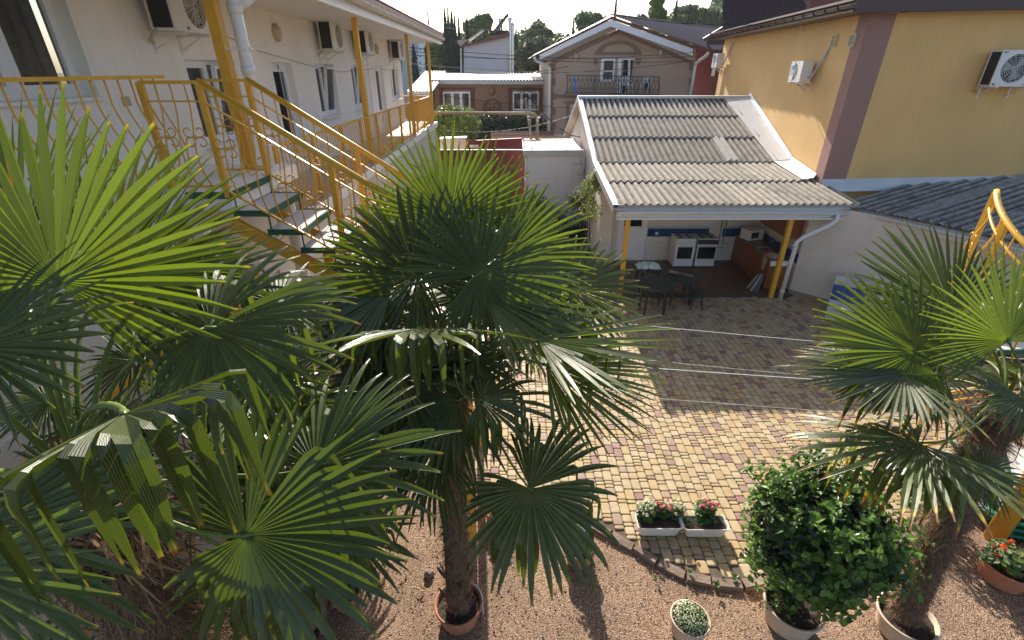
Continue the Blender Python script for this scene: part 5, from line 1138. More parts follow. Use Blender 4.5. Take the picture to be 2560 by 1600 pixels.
sr = thing('small_gabled_roof_house', 'tiny reddish gabled roof peeping above the white profiled roof', 'house', p); slab('gable', MATS['pale_pink_render'], sr, ((1336, 186), (1346, 180), (1357, 186), (1357, 200), (1336, 200)), 46, 3); slab('roof', mat('tile_red', (.35, .16, .12), .8), sr, ((1331, 187), (1346, 178), (1362, 187), (1359, 187.5), (1346, 180.5), (1334, 187.5)), 45.8, 4)

# ================================================================ far trees
def leaf_card(mb, p, n, s, r):
    n = n.normalized(); a = n.orthogonal().normalized(); a = Matrix.Rotation(r.uniform(0, 6.28), 3, n) @ a; b_ = n.cross(a); w = s * r.uniform(.4, .75)
    mb.poly([p - a * s, p - b_ * w, p + a * s, p + b_ * w])
def broad_tree(x, ytop, ybot, wpx, Y, mt, label, seed, n=2600, s=.3, group='trees on the slope behind the houses', cat='tree', name='broadleaf_tree', lob=11):
    r = random.Random(seed); top = pY(x, ytop, Y); bot = pY(x, ybot, Y); wl = pY(x - wpx / 2, ybot, Y); wr = pY(x + wpx / 2, ybot, Y)
    base = Vector((top.x, Y, 0)); t = thing(name, label, cat, base, group=group); hw = (wr.x - wl.x) / 2; H = top.z - bot.z; cz = (top.z + bot.z) / 2
    m = MB(); m.tube([base - Z3 * .3, base + Vector((hw * .05, 0, cz * .5)), Vector((top.x, Y, cz))], [hw * .12, hw * .09, hw * .05], 7)
    lobes = []
    for k in range(lob):
        a = r.uniform(0, 6.28); f = r.uniform(.25, .75); z = r.uniform(-.42, .38)
        k_ = math.sqrt(max(.1, 1 - (z * 1.9) ** 2 * .6)); lobes.append((Vector((top.x + hw * f * math.cos(a) * k_, Y + hw * f * math.sin(a) * k_, cz + H * z)), min(hw, H) * r.uniform(.28, .48)))
        m.tube([Vector((top.x, Y, cz * .7)), lobes[-1][0]], [hw * .04, hw * .015], 5)
    lobes.append((Vector((top.x, Y, top.z - H * .25)), min(hw, H) * .45))
    m.build('trunk', stem_m, t); c = MB()
    for k in range(n):
        L, rr = lobes[r.randrange(len(lobes))]; d = Vector((r.gauss(0, 1), r.gauss(0, 1), r.gauss(0, 1))).normalized(); rad = rr * (r.random() ** .35) * (1 + .25 * noise.noise(d * 2.5 + Vector((seed, 0, 0))))
        leaf_card(c, L + d * rad, (d + Vector((r.gauss(0, .6), r.gauss(0, .6), .5 + r.gauss(0, .6)))), s * r.uniform(.6, 1.3), r)
    c.build('crown', mt, t); return t
def cypress(x, ytop, ybase, wpx, Y, label, seed, n=2400, spindly=1.0, group='dark cypresses behind the houses'):
    r = random.Random(seed); top = pY(x, ytop, Y); base = Vector((top.x, Y, 0)); t = thing('cypress', label, 'cypress', base, group=group); hw = wpx / 2 / FPX * Y * 1.3; H = top.z
    m = MB(); m.tube([base, base + Z3 * H * .95], [hw * .25, .03], 6); m.build('trunk', stem_m, t); c = MB()
    for k in range(n):
        f = r.random() ** .8; prof = (1 - f) ** (.8 * spindly) * min(1, .5 + f * 5) ; prof = min(prof, 1); a = r.uniform(0, 6.28); q_ = hw * prof * (.75 + .35 * noise.noise((math.cos(a) * 1.5, math.sin(a) * 1.5 + seed, f * H * .8))) * r.uniform(.75, 1.05)
        p = base + Vector((q_ * math.cos(a), q_ * math.sin(a), H * (.03 + .97 * f))); leaf_card(c, p, Vector((math.cos(a), math.sin(a), .1)) + Vector((r.gauss(0, .4),) * 3), .17 * r.uniform(.7, 1.5) * (1.2 - .7 * f), r); 
    core = MB(); core.lathe(base, [(hw * .72 * ((1 - f) ** (.8 * spindly)), H * f) for f in (0.03, .2, .4, .6, .75, .87, .97)], 9)
    c2 = len(c.v); c.v += core.v; c.f += [tuple(i + c2 for i in f) for f in core.f]; c.m += [0] * len(core.f)
    c.build('crown', cyp, t); return t
ci = 0
for (x, yt, w, Y, lb, sp) in ((1069, 28, 18, 62, 'thin lone cypress just right of the gallery eaves', 1.3), (1111, 22, 34, 60, 'tall cypress, leftmost of the dark clump', 1), (1119, 20, 28, 64, 'tallest cypress tip in the dark clump', 1.1), (1128, 28, 38, 58, 'broad cypress in the middle of the dark clump', .9), (1136, 40, 32, 61, 'cypress at the right side of the dark clump', 1), (1146, 46, 24, 59, 'shorter slim cypress right of the dark clump', 1.1), (1167, 44, 22, 60, 'single slim cypress in front of the leafy tree by the solar panels', 1.1), (1033, 112, 24, 50, 'small pointed cypress in front of the bluish block', .7), (1066, 112, 20, 52, 'dark cypress beside the last gallery post', .7), (1290, 70, 18, 62, 'dark cypress behind the steel flues', .9)):
    cypress(x, yt, 200, w, Y, lb, 100 + ci, spindly=sp); ci += 1
for (x, yt, w, Y, lb) in ((1542, -14, 18, 66, 'cypress top cut by the picture edge above the gable ridge'), (1694, -8, 24, 75, 'dark cypress, leftmost on the wooded slope'), (1728, 8, 22, 76, 'dark cypress, second on the wooded slope'), (1765, 18, 20, 75, 'dark cypress, third on the wooded slope'), (1797, 24, 18, 77, 'dark cypress on the slope nearest the steep roof')):
    cypress(x, yt, 150, w, Y, lb, 200 + ci, spindly=.8, group='cypresses on the wooded slope'); ci += 1
broad_tree(1195, 40, 110, 90, 70, tree_m2, 'airy yellow-green tree behind the solar panels', 1, 3000, .3)
broad_tree(1085, 85, 190, 50, 56, tree_m2, 'yellow-green tree between the last gallery posts and the cypresses', 2, 2200, .22)
broad_tree(1348, 58, 130, 88, 74, tree_m, 'round green tree right of the flues', 3, 3200, .32)
broad_tree(1330, 96, 200, 115, 60, tree_m3, 'olive tree with brownish foliage behind the white roof', 4, 3800, .25)
broad_tree(1400, 100, 190, 90, 66, tree_m, 'mid green tree behind the left eaves of the beige house', 5, 2600, .27)
broad_tree(1480, 33, 120, 100, 80, tree_m, 'large green tree behind the gable slope', 6, 3800, .35)
broad_tree(1340, 60, 110, 40, 90, tree_m, 'small distant green tree between the two big ones', 7, 900, .35)
cypress(1435, 33, 130, 34, 78, 'conifer with stepped branches left of the large green tree', 77, 1300, 1.4)
broad_tree(1648, -8, 60, 56, 52, tree_m2, 'bright hanging tree rising above the gable ridge', 8, 2600, .2)
broad_tree(1600, 40, 70, 50, 90, tree_m3, 'low distant tree just above the gable ridge', 9, 1000, .35)
r_ = 0
for (x, yt, yb, w, Y, mt) in ((1720, 20, 80, 90, 85, tree_m), (1775, 30, 90, 80, 88, tree_m2), (1690, 45, 90, 70, 82, tree_m2), (1830, 10, 90, 100, 92, tree_m)):
    broad_tree(x, yt, yb, w, Y, mt, 'leafy tree between the slope cypresses, %s' % ('left of the second cypress', 'right of the third cypress', 'lowest, above the roof ridge', 'partly behind the steep brown roof')[r_], 20 + r_, 2000, .36); r_ += 1
# wooded hill on the right
m = MB(); nx, ny = 60, 26
for j in range(ny + 1):
    for i in range(nx + 1):
        x = -30 + 260 * i / nx; y = 92 + 160 * j / ny; f = max(0, min(1, (x / y - .305) / .12)); f = f * f * (3 - 2 * f); h = f * (24 + 42 * min(1, j / 12)) + 3 * f * noise.noise((x * .05, y * .05, 1)); m.vert((x, y, -.1 + h * min(1, .25 + j / 8)))
for j in range(ny):
    for i in range(nx): a = j * (nx + 1) + i; m.face((a, a + 1, a + nx + 2, a + nx + 1))
m.build('hill', mat('hill_ground', (.02, .035, .014), .95, .3, .2), kind='structure', smooth=True)
hillv = m.v; c = MB(); r = random.Random(5)
for k in range(22000):
    y = r.uniform(93, 170); x = y * r.uniform(.32, .75); j = (y - 92) / 160 * ny; f = max(0, min(1, (x / y - .305) / .12)); f = f * f * (3 - 2 * f); h = f * (24 + 42 * min(1, j / 12)) * min(1, .25 + j / 8)
    cl = noise.noise((x * .22, y * .22, 0)); leaf_card(c, Vector((x, y, h + 2.2 + 2.6 * cl + r.uniform(-1.2, 1.2))), Vector((r.gauss(0, .6), -.6 + r.gauss(0, .5), 1)), r.uniform(.45, 1.0), r)
for k in range(13000):
    y = r.uniform(94, 118); q_ = r.uniform(-.22, .36); cl = noise.noise((q_ * 22, y * .1, 4)); h = 5.2 + y * (.052 + .024 * cl + .03 * max(0, q_)); leaf_card(c, Vector((y * q_, y, h * r.random() ** .45)), Vector((r.gauss(0, .6), -.6 + r.gauss(0, .5), .8)), r.uniform(.4, .8), r)
c.build('forest', tree_m, kind='stuff')
# distant ridge of low hills left and behind, pale
m = MB()
for i in range(61): x = -500 + 1000 * i / 60; m.vert((x, 620, -1)); m.vert((x, 640, 20 + 12 * noise.noise((x * .006, 0, 3)) + max(0, -x) * .01))
for i in range(60): m.face((2 * i, 2 * i + 2, 2 * i + 3, 2 * i + 1))
m.build('distant_ridge', mat('far_ridge', (.06, .08, .06), .9, .2, .05), kind='structure')

# ---- shrubs behind the gate
def leafy(mb, c, rad, n, s, seed, shell=.5, up=.5, squash=(1, 1, 1), pts=None):
    r = random.Random(seed); c = Vector(c)
    for k in range(n):
        d = Vector((r.gauss(0, 1), r.gauss(0, 1), r.gauss(0, 1))).normalized(); q_ = rad * (1 - shell * r.random() ** 1.5) * (1 + .22 * noise.noise(d * 2.2 + Vector((seed, 0, 0))) + .12 * noise.noise(d * 6))
        p = c + Vector((d.x * squash[0], d.y * squash[1], d.z * squash[2])) * q_; nn_ = (d + Vector((r.gauss(0, .5), r.gauss(0, .5), up + r.gauss(0, .5)))).normalized()
        a = nn_.orthogonal().normalized(); a = Matrix.Rotation(r.uniform(0, 6.28), 3, nn_) @ a; b_ = nn_.cross(a); L = s * r.uniform(.6, 1.25); w = L * .5
        i0 = len(mb.v); mb.v += [tuple(p - a * L), tuple(p - a * L * .1 - b_ * w + nn_ * w * .4), tuple(p + a * L), tuple(p - a * L * .1 + b_ * w + nn_ * w * .4)]
        mb.face((i0, i0 + 1, i0 + 2), k % 3 == 0); mb.face((i0, i0 + 2, i0 + 3), k % 3 == 0)
t = thing('round_shrub', 'bright green rounded shrub behind the gate left of the pipe', 'shrub', (-3.3, 28, 0)); m = MB(); c = pY(1142, 312, 27.5); leafy(m, c, 1.15, 3800, .085, 3, .35, squash=(1.05, 1, .8)); leafy(m, c + Vector((-.5, 0, .25)), .75, 1500, .08, 4, .4); m.build('foliage', [tree_m2, mat('shrub_bright', (.26, .34, .07), .35, .3, 2, trans=.4)], t)
m = MB(); m.tube([(c.x, c.y, 0), (c.x, c.y, c.z)], .05, 6); m.build('stem', stem_m, t)
t = thing('dark_hedge', 'dark shady hedge below the painted monogram', 'hedge', (-.5, 33, 0)); m = MB()
for k in range(7): c = pY(1195 + k * 24, 325 - (k % 3) * 5, 33); leafy(m, c, 1.0, 500, .12, 40 + k, .4, squash=(1, .7, .8))
m.build('foliage', [rose_leaf, bush_leaf2], t)
t = thing('small_yucca', 'spiky dark plant in front of the orange porch', 'plant', pY(1340, 320, 30)); m = MB(); c = pY(1342, 295, 30); r = random.Random(8)
for k in range(90):
    d = Vector((r.gauss(0, 1), r.gauss(0, 1), abs(r.gauss(0, .8)) + .1)).normalized(); a = d.cross(Z3).normalized() * .03; m.poly([c - a, c + a, c + d * r.uniform(.5, .9)])
m.build('leaves', bush_leaf2, t); m = MB(); m.tube([(c.x, c.y, 0), c], .09, 7); m.build('trunk', stem_m, t)

# ---- overhead lines
def cable(pts, r_, mt, label, sag=0, name='overhead_cable', cat='cable', group=None):
    A, B_ = Vector(pts[0]), Vector(pts[-1]); P = [A.lerp(B_, i / 16) - Z3 * sag * 4 * (i / 16) * (1 - i / 16) for i in range(17)] if len(pts) == 2 else pts
    m = MB(); m.tube(P, r_, 5, cap=False); return tag(m.build(name, mt), label, cat, group)
gl = mat('cable_grey', (.30, .30, .30), .5)
for (x0, y0, Y0, x1, y1, Y1, lb) in ((1022, 118, 24, 1900, 130, 28, 'highest of the lines crossing in front of the cypresses'), (1022, 128, 24, 1900, 141, 29, 'second line below the eaves crossing to the beige house'), (1022, 137, 24, 1900, 112, 27, 'third line, rising towards the ochre building'), (1022, 158, 24, 1740, 162, 29.5, 'line crossing the pale tower house at mid height'), (1022, 165, 24, 1420, 166, 31, 'line ending at the left eaves of the beige house'), (1022, 175, 24, 1740, 150, 29.5, 'line dipping over the white profiled roof'), (1000, 10, 34, 1560, 11, 40, 'faint high line across the sky'), (1000, 58, 34, 1500, 62, 40, 'pale high line across the cypress tips'), (1084, 236, 21.5, 1740, 262, 29, 'slack line in front of the monogram wall'), (1090, 325, 21.5, 1440, 285, 24, 'line climbing from behind the shrub'), (1640, 52, 20, 2560, -20, 14, 'line over the steep brown roof')):
    cable((onY(x0, y0, Y0), onY(x1, y1, Y1)), .012, gl if 'faint' in lb or 'pale' in lb else black_cable, lb, .35, group='overhead lines')
cable([onY(1322, 240, 18.6), onY(1350, 275, 18.4), onY(1385, 310, 18.2), onY(1425, 338, 18.4), onY(1452, 343, 18.5)], .016, black_cable, 'thick black cable drooping from the coil to the kitchen gable')
cable([onX(500, 60, -4.40), onX(640, 125, -4.40), onX(760, 160, -4.40), onX(850, 180, -4.40), onX(930, 172, -4.40), onX(1010, 177, -4.40)], .004, black_cable, 'thin drooping wire along the gallery wall')
# clothes lines across the yard
for (p0, p1, z, rr_, lb) in (((1560, 805), (1965, 842), 2.1, .0035, 'white clothes line farthest from the camera'), ((1592, 893), (1960, 928), 2.1, .0018, 'thin clothes line just above the thick white one'), ((1590, 913), (1960, 938), 2.1, .0042, 'thick white clothes line in the middle'), ((1560, 985), (2150, 1028), 2.1, .0018, 'thin clothes line nearest the camera')):
    A, B_ = onZ(*p0, z), onZ(*p1, z); d = (B_ - A) / (B_.x - A.x); cable((A - d * (A.x + .6) , A + d * (6.6 - A.x)), rr_, white_cord, lb, .03, 'clothes_line', 'clothes line', 'clothes lines over the yard')
# ================================================================ fan palms
def fan_leaf(mb, H, A, N, Rl, nseg=40, span=168, split=.42, droop=.5, bend=.62, sharp=0, fold=.42, cup=.06, seed=0, lenvar=.30, wscale=1.0, fang=1.0, bvar=.12):
    r = random.Random(seed); H, A, N = Vector(H), Vector(A).normalized(), Vector(N).normalized(); A = (A - N * A.dot(N)).normalized(); B = N.cross(A)
    if mb.uv is None: mb.uv = [(0, 0)] * len(mb.v)
    nseg = int(nseg * 1.18) if fang == 1.0 else nseg; dphi = 2 * R(span) / nseg; st = 13; down = Vector((0, 0, -1))
    for k in range(nseg):
        ph = -R(span) + (k + .5) * dphi; L = Rl * (1 - lenvar * (1 - math.cos(ph * .55)) ) * r.uniform(.86, 1.06); jit = r.gauss(0, .11)
        if r.random() < .025: continue
        d = (A * math.cos(ph) + B * math.sin(ph)); d = (d + N * cup * (1 - math.cos(ph)) * -.6 + N * r.uniform(-.02, .03)).normalized()
        n = (N - d * N.dot(d)).normalized(); p = H.copy(); sp_ = split * Rl * r.uniform(.93, 1.07) * (1 - .3 * abs(ph) / R(span)); bs = bend * r.uniform(1 - bvar, 1 + bvar)
        brk = r.random() < sharp; kd = droop * r.uniform(.6, 1.4); wmax = sp_ * math.tan(dphi / 2) * wscale
        tw = r.uniform(-.25, .25); ring = []
        for i in range(st + 1):
            f = i / st; s = f * L
            if s <= sp_: hw = max(.0015, s * math.tan(dphi / 2))
            else:
                g_ = (s - sp_) / (L - sp_); hw = wmax * (1 + 1.0 * g_ * (1 - g_)) * max(.0, (1 - g_ ** 3.2)) ** .8
                hw = max(hw, wmax * .30)
            side = d.cross(n).normalized()
            if s > sp_: side = (side + n * tw * (f - sp_ / L)).normalized()
            fd = fold * (1.0 if s <= sp_ else 1.0 - .25 * f)
            b0 = len(mb.v)
            mb.v += [tuple(p - side * hw), tuple(p - n * hw * 2 * fd), tuple(p + side * hw)]
            mb.uv += [(f, k + .01), (f, k + .5), (f, k + .99)]; ring.append(b0)
            # march
            if i < st:
                rate = kd * (f ** 1.6) * 2.0 / st
                if brk and abs(f - bs) < .55 / st: rate += r.uniform(.7, 1.15) * fang
                elif brk and abs(f - bs) < 1.6 / st: rate += .28 * fang
                t = down - d * down.dot(d); tl = t.length
                if tl > 1e-3 and rate > 0:
                    ax = d.cross(t).normalized(); ang = min(rate, math.acos(max(-1, min(1, d.dot(down)))) * .9)
                    M = Matrix.Rotation(ang, 3, ax); d = M @ d; n = M @ n
                if s > sp_: d = (d + side * (jit / st)).normalized()
                p = p + d * (L / st)
        for i in range(st):
            a, b_ = ring[i], ring[i + 1]
            mb.face((a, a + 1, b_ + 1, b_)); mb.face((a + 1, a + 2, b_ + 2, b_ + 1))
    # small hastula
def petiole(C, H, A, parent, r0=.017, r1=.009, mt=None):
    C, H = Vector(C), Vector(H); L = (H - C).length; A = Vector(A).normalized(); c1 = C + Vector((0, 0, .32 * L)) + (H - C) * .25; c2 = H - A * L * .3
    P = []
    for i in range(13):
        t = i / 12; P.append(C * (1 - t) ** 3 + c1 * 3 * t * (1 - t) ** 2 + c2 * 3 * t * t * (1 - t) + H * t ** 3)
    m = MB(); m.tube(P, [r0 + (r1 - r0) * (i / 12) for i in range(13)], 7, flat=.7); m.tube([H - A * .02, H + A * .028], [.012, .004], 6); return m.build('petiole', mt or petiole_m, parent, smooth=True)
def add_leaf(tree, C, H, tip, N, mt=None, seed=0, pet=True, **kw):
    H, tip = Vector(H), Vector(tip); A = tip - H; Rl = A.length; m = MB(); fan_leaf(m, H, A, N, Rl, seed=seed, **kw)
    lf = m.build('fan_leaf', mt or palm_leaf, tree)
    if pet: petiole(C, H, A, lf)
    return lf
def palm_trunk(tree, base, top, r0, r1, hairs=2600, pot=None, seed=1, hair_len=.10, wob=.03):
    r = random.Random(seed); base, top = Vector(base), Vector(top); n, k = 46, 22; m = MB(); prof = []
    for j in range(n + 1):
        f = j / n; c = base.lerp(top, f) + Vector((wob * math.sin(f * 4 + seed), wob * math.cos(f * 3.3), 0)) * (f * (1 - f) * 3); rad = r0 + (r1 - r0) * f
        for i in range(k):
            a = 2 * math.pi * i / k; q = rad * (1 + .13 * math.sin(a * 3 + j * 1.9) + .10 * noise.noise((math.cos(a) * 3, math.sin(a) * 3, f * 22)) + .05 * ((j % 3) - 1)); m.vert(c + Vector((q * math.cos(a), q * math.sin(a), .012 * math.sin(a * 4 + j))))
    for j in range(n):
        for i in range(k): m.face((j * k + i, j * k + (i + 1) % k, (j + 1) * k + (i + 1) % k, (j + 1) * k + i))
    m.face([n * k + i for i in range(k)]); m.build('trunk', bark, tree, smooth=False)
    h = MB()
    for q in range(hairs):
        f = r.random() ** .8; c = base.lerp(top, f) + Vector((wob * math.sin(f * 4 + seed), wob * math.cos(f * 3.3), 0)) * (f * (1 - f) * 3); a = r.uniform(0, 6.283); rad = (r0 + (r1 - r0) * f) * r.uniform(.9, 1.05); o = Vector((math.cos(a), math.sin(a), 0)); tn = Vector((-math.sin(a), math.cos(a), 0))
        p = c + o * rad; L = hair_len * r.uniform(.4, 1.5) * (.6 + .8 * f); w = r.uniform(.0012, .0035) * (1 + 2.5 * (r.random() < .06)); d = (o * r.uniform(.2, 1) + tn * r.gauss(0, .9) + Z3 * r.uniform(-.6, .9)).normalized(); i0 = len(h.v)
        for s in range(4):
            t = s / 3; x = p + d * L * t + Vector((0, 0, -.5)) * L * t * t; h.vert(x - tn * w * (1 - t * .8)); h.vert(x + tn * w * (1 - t * .8))
        mi = 1 if r.random() < .3 else 0
        for s in range(3): h.face((i0 + 2 * s, i0 + 2 * s + 1, i0 + 2 * s + 3, i0 + 2 * s + 2), mi)
    h.build('fibre', [fibre, fibre_d], tree, kind='stuff')
def dead_sheaths(tree, c, rad, n, seed, size=.16):
    r = random.Random(seed); m = MB(); c = Vector(c)
    for q in range(n):
        a = r.uniform(0, 6.283); o = Vector((math.cos(a), math.sin(a), 0)); tn = Vector((-math.sin(a), math.cos(a), 0)); p = c + o * rad + Z3 * r.uniform(-.25, .12); L = size * r.uniform(.5, 1.5); w = r.uniform(.006, .022); i0 = len(m.v)
        for s in range(5):
            t = s / 4; x = p + o * L * (.35 * t + .3 * t * t) + Z3 * L * (.9 * t - 1.2 * t * t * r.uniform(.3, 1.3)) + tn * L * .3 * math.sin(t * 3 + q); ww = w * (1 - t * .85); m.vert(x - tn * ww); m.vert(x + tn * ww + o * ww * .4)
        for s in range(4): m.face((i0 + 2 * s, i0 + 2 * s + 1, i0 + 2 * s + 3, i0 + 2 * s + 2), q % 2)
    m.build('dry_sheath', [fibre_d, bark], tree, kind='stuff')
def auto_leaf(tree, C, az, el, pl, Rl, seed, mt=None, tiltdown=.35, **kw):
    """natural leaf: petiole towards (az,el), blade continuing and dipping"""
    az, el = R(az), R(el); d = Vector((math.cos(az) * math.cos(el), math.sin(az) * math.cos(el), math.sin(el))); sag = .25 * pl * math.cos(el)
    H = Vector(C) + d * pl - Z3 * sag; A = (d - Z3 * (tiltdown + sag / pl)).normalized(); side = d.cross(Z3).normalized() if abs(d.z) < .98 else Vector((1, 0, 0)); N = side.cross(A).normalized()
    if N.z < 0 and el < R(60): N = -N
    return add_leaf(tree, C, H, H + A * Rl, N, mt, seed, **kw)
def cn(rx, up, bk): return (CR * rx + CU * up + CB * bk).normalized()

# ---------- centre palm
TB = Vector((-.56, 3.12, 0)); TC = Vector((-.46, 3.22, 3.12))
p1 = thing('fan_palm', 'fan palm in the middle with slender shaggy trunk in a broken pot', 'palm tree', TB)
palm_trunk(p1, TB + Z3 * .1, TC, .125, .085, 5200, seed=3, hair_len=.085)
m = MB(); r = random.Random(4)
for k in range(16):
    a = k * 2.4; z = .15 + .05 * k; o = Vector((math.cos(a), math.sin(a), 0)); q_ = TB + Z3 * z + o * .10; m.tube([q_, q_ + o * .05 + Z3 * .10, q_ + o * .085 + Z3 * .2], [.03, .018, .008], 5, flat=.35)
m.build('leaf_stub', stem_m, p1)
dead_sheaths(p1, TC, .1, 160, 5, .15)
def L1(h, t, N, tree=p1, C=TC, **kw): return add_leaf(tree, C, at(*h), at(*t), N, **kw)
s = 10
L1((1121, 560, 4.05), (1090, 340, 4.15), cn(0, -.15, 1), mt=palm_leaf_b, seed=11, nseg=34, span=100, droop=.1, cup=-.1, sharp=0)
L1((1185, 600, 4.35), (1230, 375, 4.5), cn(.2, -.1, 1), seed=12, nseg=30, span=85, droop=.15)
L1((1042, 690, 3.55), (850, 490, 3.75), cn(-.1, .35, .9), seed=13, nseg=42, span=168, droop=.3, sharp=.1, mt=palm_leaf_b)
L1((1201, 682, 3.5), (1415, 560, 3.75), cn(.15, .4, .9), seed=14, nseg=46, span=166, droop=.3, mt=palm_leaf_b, sharp=.08)
L1((1428, 722, 4.1), (1610, 672, 4.2), cn(.1, .5, .85), seed=15, nseg=38, span=150, droop=.2)
L1((1345, 850, 3.2), (1690, 755, 3.35), cn(-.05, .93, .37), seed=16, nseg=32, span=95, droop=.22, sharp=.4, bend=.5, mt=palm_leaf_b, lenvar=.55)
L1((1365, 912, 3.15), (1665, 975, 3.1), cn(.1, .8, .6), seed=17, nseg=30, span=80, droop=.2, split=.45, lenvar=.6, mt=palm_leaf_b)
L1((1200, 1000, 3.1), (1420, 955, 3.3), cn(.1, .85, .5), seed=19, nseg=30, span=130, droop=.8, sharp=.6, bend=.5, lenvar=.5)
L1((1140, 1000, 3.2), (860, 990, 3.2), cn(-.1, .8, .6), seed=20, nseg=40, span=140, droop=.6, sharp=.3)
L1((1325, 1222, 3.0), (1535, 1440, 2.9), cn(.05, .35, .93), seed=21, nseg=42, span=160, droop=.7, sharp=.3, split=.46, lenvar=.5, bend=.6)
L1((1085, 1060, 3.15), (890, 1190, 3.0), cn(-.15, .6, .8), seed=22, nseg=26, span=80, droop=.6, sharp=.3)
L1((1000, 940, 3.35), (760, 860, 3.5), cn(-.1, .8, .55), seed=23, nseg=40, span=150, droop=.7, sharp=.4)
L1((920, 800, 3.9), (790, 740, 4.2), cn(-.1, .9, .4), seed=24, nseg=38, span=160, droop=.6, sharp=.3)
L1((1280, 770, 4.2), (1400, 640, 4.4), cn(.1, .5, .85), seed=25, nseg=36, span=150, droop=.3)
L1((1215, 740, 3.5), (1530, 620, 3.7), cn(.1, .8, .6), seed=29, nseg=34, span=100, droop=.25, sharp=.15, mt=palm_leaf_b, lenvar=.5)
L1((980, 720, 3.6), (700, 640, 3.8), cn(-.1, .75, .65), seed=30, nseg=36, span=110, droop=.35, sharp=.2, lenvar=.45)
L1((960, 800, 3.7), (740, 770, 3.9), cn(-.1, .8, .6), seed=31, nseg=36, span=130, droop=.4, sharp=.3)
L1((1020, 640, 4.1), (880, 500, 4.4), cn(-.1, .3, .95), seed=32, nseg=34, span=100, droop=.2, mt=palm_leaf_b)
L1((1260, 640, 4.0), (1420, 480, 4.3), cn(.1, .3, .95), seed=33, nseg=34, span=110, droop=.2, mt=palm_leaf_b)
L1((1085, 960, 3.35), (800, 905, 3.6), cn(-.1, .8, .6), seed=26, nseg=38, span=140, droop=.6, sharp=.4)
L1((1090, 1120, 3.1), (985, 1345, 2.9), cn(-.15, .55, .83), seed=27, nseg=26, span=75, droop=.5, sharp=.4)
L1((1180, 900, 3.5), (1330, 860, 3.8), cn(.1, .9, .45), seed=28, nseg=34, span=150, droop=.7, sharp=.4)
for az, el, pl, seed in ((70, 20, .75, 1), (110, 35, .75, 2), (35, 5, .8, 3), (150, 10, .8, 4), (185, -5, .75, 5), (60, 50, .7, 13)):
    auto_leaf(p1, TC, az, el, pl, .68, 300 + seed, nseg=36, span=150, droop=.6, sharp=.3)

# ---------- left palm
LB = Vector((-1.86, 1.62, 0)); LC = Vector((-1.93, 1.58, 3.42))
p2 = thing('fan_palm', 'large fan palm at the left with very thick shaggy trunk, closest to the camera', 'palm tree', LB)
palm_trunk(p2, LB, LC, .17, .15, 7000, seed=7, hair_len=.17, wob=.05)
dead_sheaths(p2, LC - Z3 * .1, .15, 420, 6, .22)
def L2(h, t, N, **kw): return add_leaf(p2, LC, at(*h), at(*t), N, **kw)
L2((143, 704, 1.85), (330, 262, 1.9), cn(.05, -.1, 1), seed=41, nseg=30, span=122, droop=.12, mt=palm_leaf_b, split=.40)
L2((260, 690, 2.35), (640, 480, 2.5), cn(0, .1, 1), seed=42, nseg=36, span=100, droop=.15, split=.35)
L2((60, 640, 2.3), (60, 260, 2.4), cn(0, 0, 1), seed=43, nseg=30, span=60, droop=.1, split=.35)
L2((-70, 870, 1.55), (270, 850, 1.5), cn(-.1, .45, .85), seed=44, nseg=22, span=90, droop=.3, mt=palm_leaf_b)
L2((526, 820, 1.95), (905, 775, 2.05), cn(-.05, .55, .83), seed=45, nseg=42, span=168, droop=.8, sharp=.35, bend=.6, lenvar=.5, mt=palm_leaf_b)
def curtain(tree, C, rx, ry, t, sdx, sdy, reach, Rl, mt, seed, up=.07, **kw):
    rc = at(rx, ry, t); rd = (rc - EYE).normalized(); H_ = rc + rd * reach + CU * up; A_ = (rc - H_).normalized(); sd_ = (CR * sdx + CU * sdy).normalized(); N_ = sd_.cross(A_).normalized(); N_ = N_ if N_.z > 0 else -N_
    return add_leaf(tree, C, H_, H_ + A_ * Rl, N_, mt, seed, **kw)
curtain(p2, LC, 310, 1060, .95, .935, .355, .24, .60, palm_leaf, 46, .025, nseg=15, span=76, droop=.25, sharp=1.0, bend=.47, split=.44, fang=1.3, lenvar=.2, wscale=.75, bvar=.22)
L2((-50, 1330, 1.55), (460, 1375, 1.5), cn(-.05, .6, .8), seed=47, nseg=20, span=75, droop=.25, split=.4)
L2((617, 1338, 1.85), (1030, 1270, 1.9), cn(-.05, .12, 1), seed=48, nseg=44, span=168, droop=.45, sharp=.2, lenvar=.35, split=.5)
L2((788, 1165, 2.1), (1120, 1020, 2.2), cn(-.05, .6, .8), seed=49, nseg=42, span=168, droop=.6, sharp=.35, bend=.55)
0 and L2((400, 770, 2.5), (300, 1000, 2.4), cn(0, .6, .8), seed=50, nseg=36, span=140, droop=.5, sharp=.2)
L2((-120, 1430, 1.1), (260, 1660, 1.05), cn(-.1, .4, .9), seed=51, nseg=14, span=60, droop=.2, split=.35)
L2((655, 935, 2.4), (760, 1080, 2.35), cn(0, .5, .87), seed=52, nseg=40, span=165, droop=.5, sharp=.2)
L2((700, 760, 2.7), (850, 640, 2.8), cn(0, .7, .7), seed=53, nseg=38, span=150, droop=.7, sharp=.4)
L2((150, 1180, 2.0), (-60, 1350, 1.9), cn(0, .6, .8), seed=54, nseg=34, span=130, droop=.6, sharp=.3)
L2((30, 780, 2.4), (-40, 1000, 2.4), cn(0, .5, .85), seed=55, nseg=34, span=140, droop=.5)
0 and L2((900, 1000, 2.5), (1040, 900, 2.7), cn(0, .8, .6), seed=56, nseg=38, span=150, droop=.7, sharp=.4)
0 and L2((560, 1010, 2.3), (330, 1240, 1.9), cn(0, .7, .7), seed=57, nseg=30, span=60, droop=.6, sharp=.5)
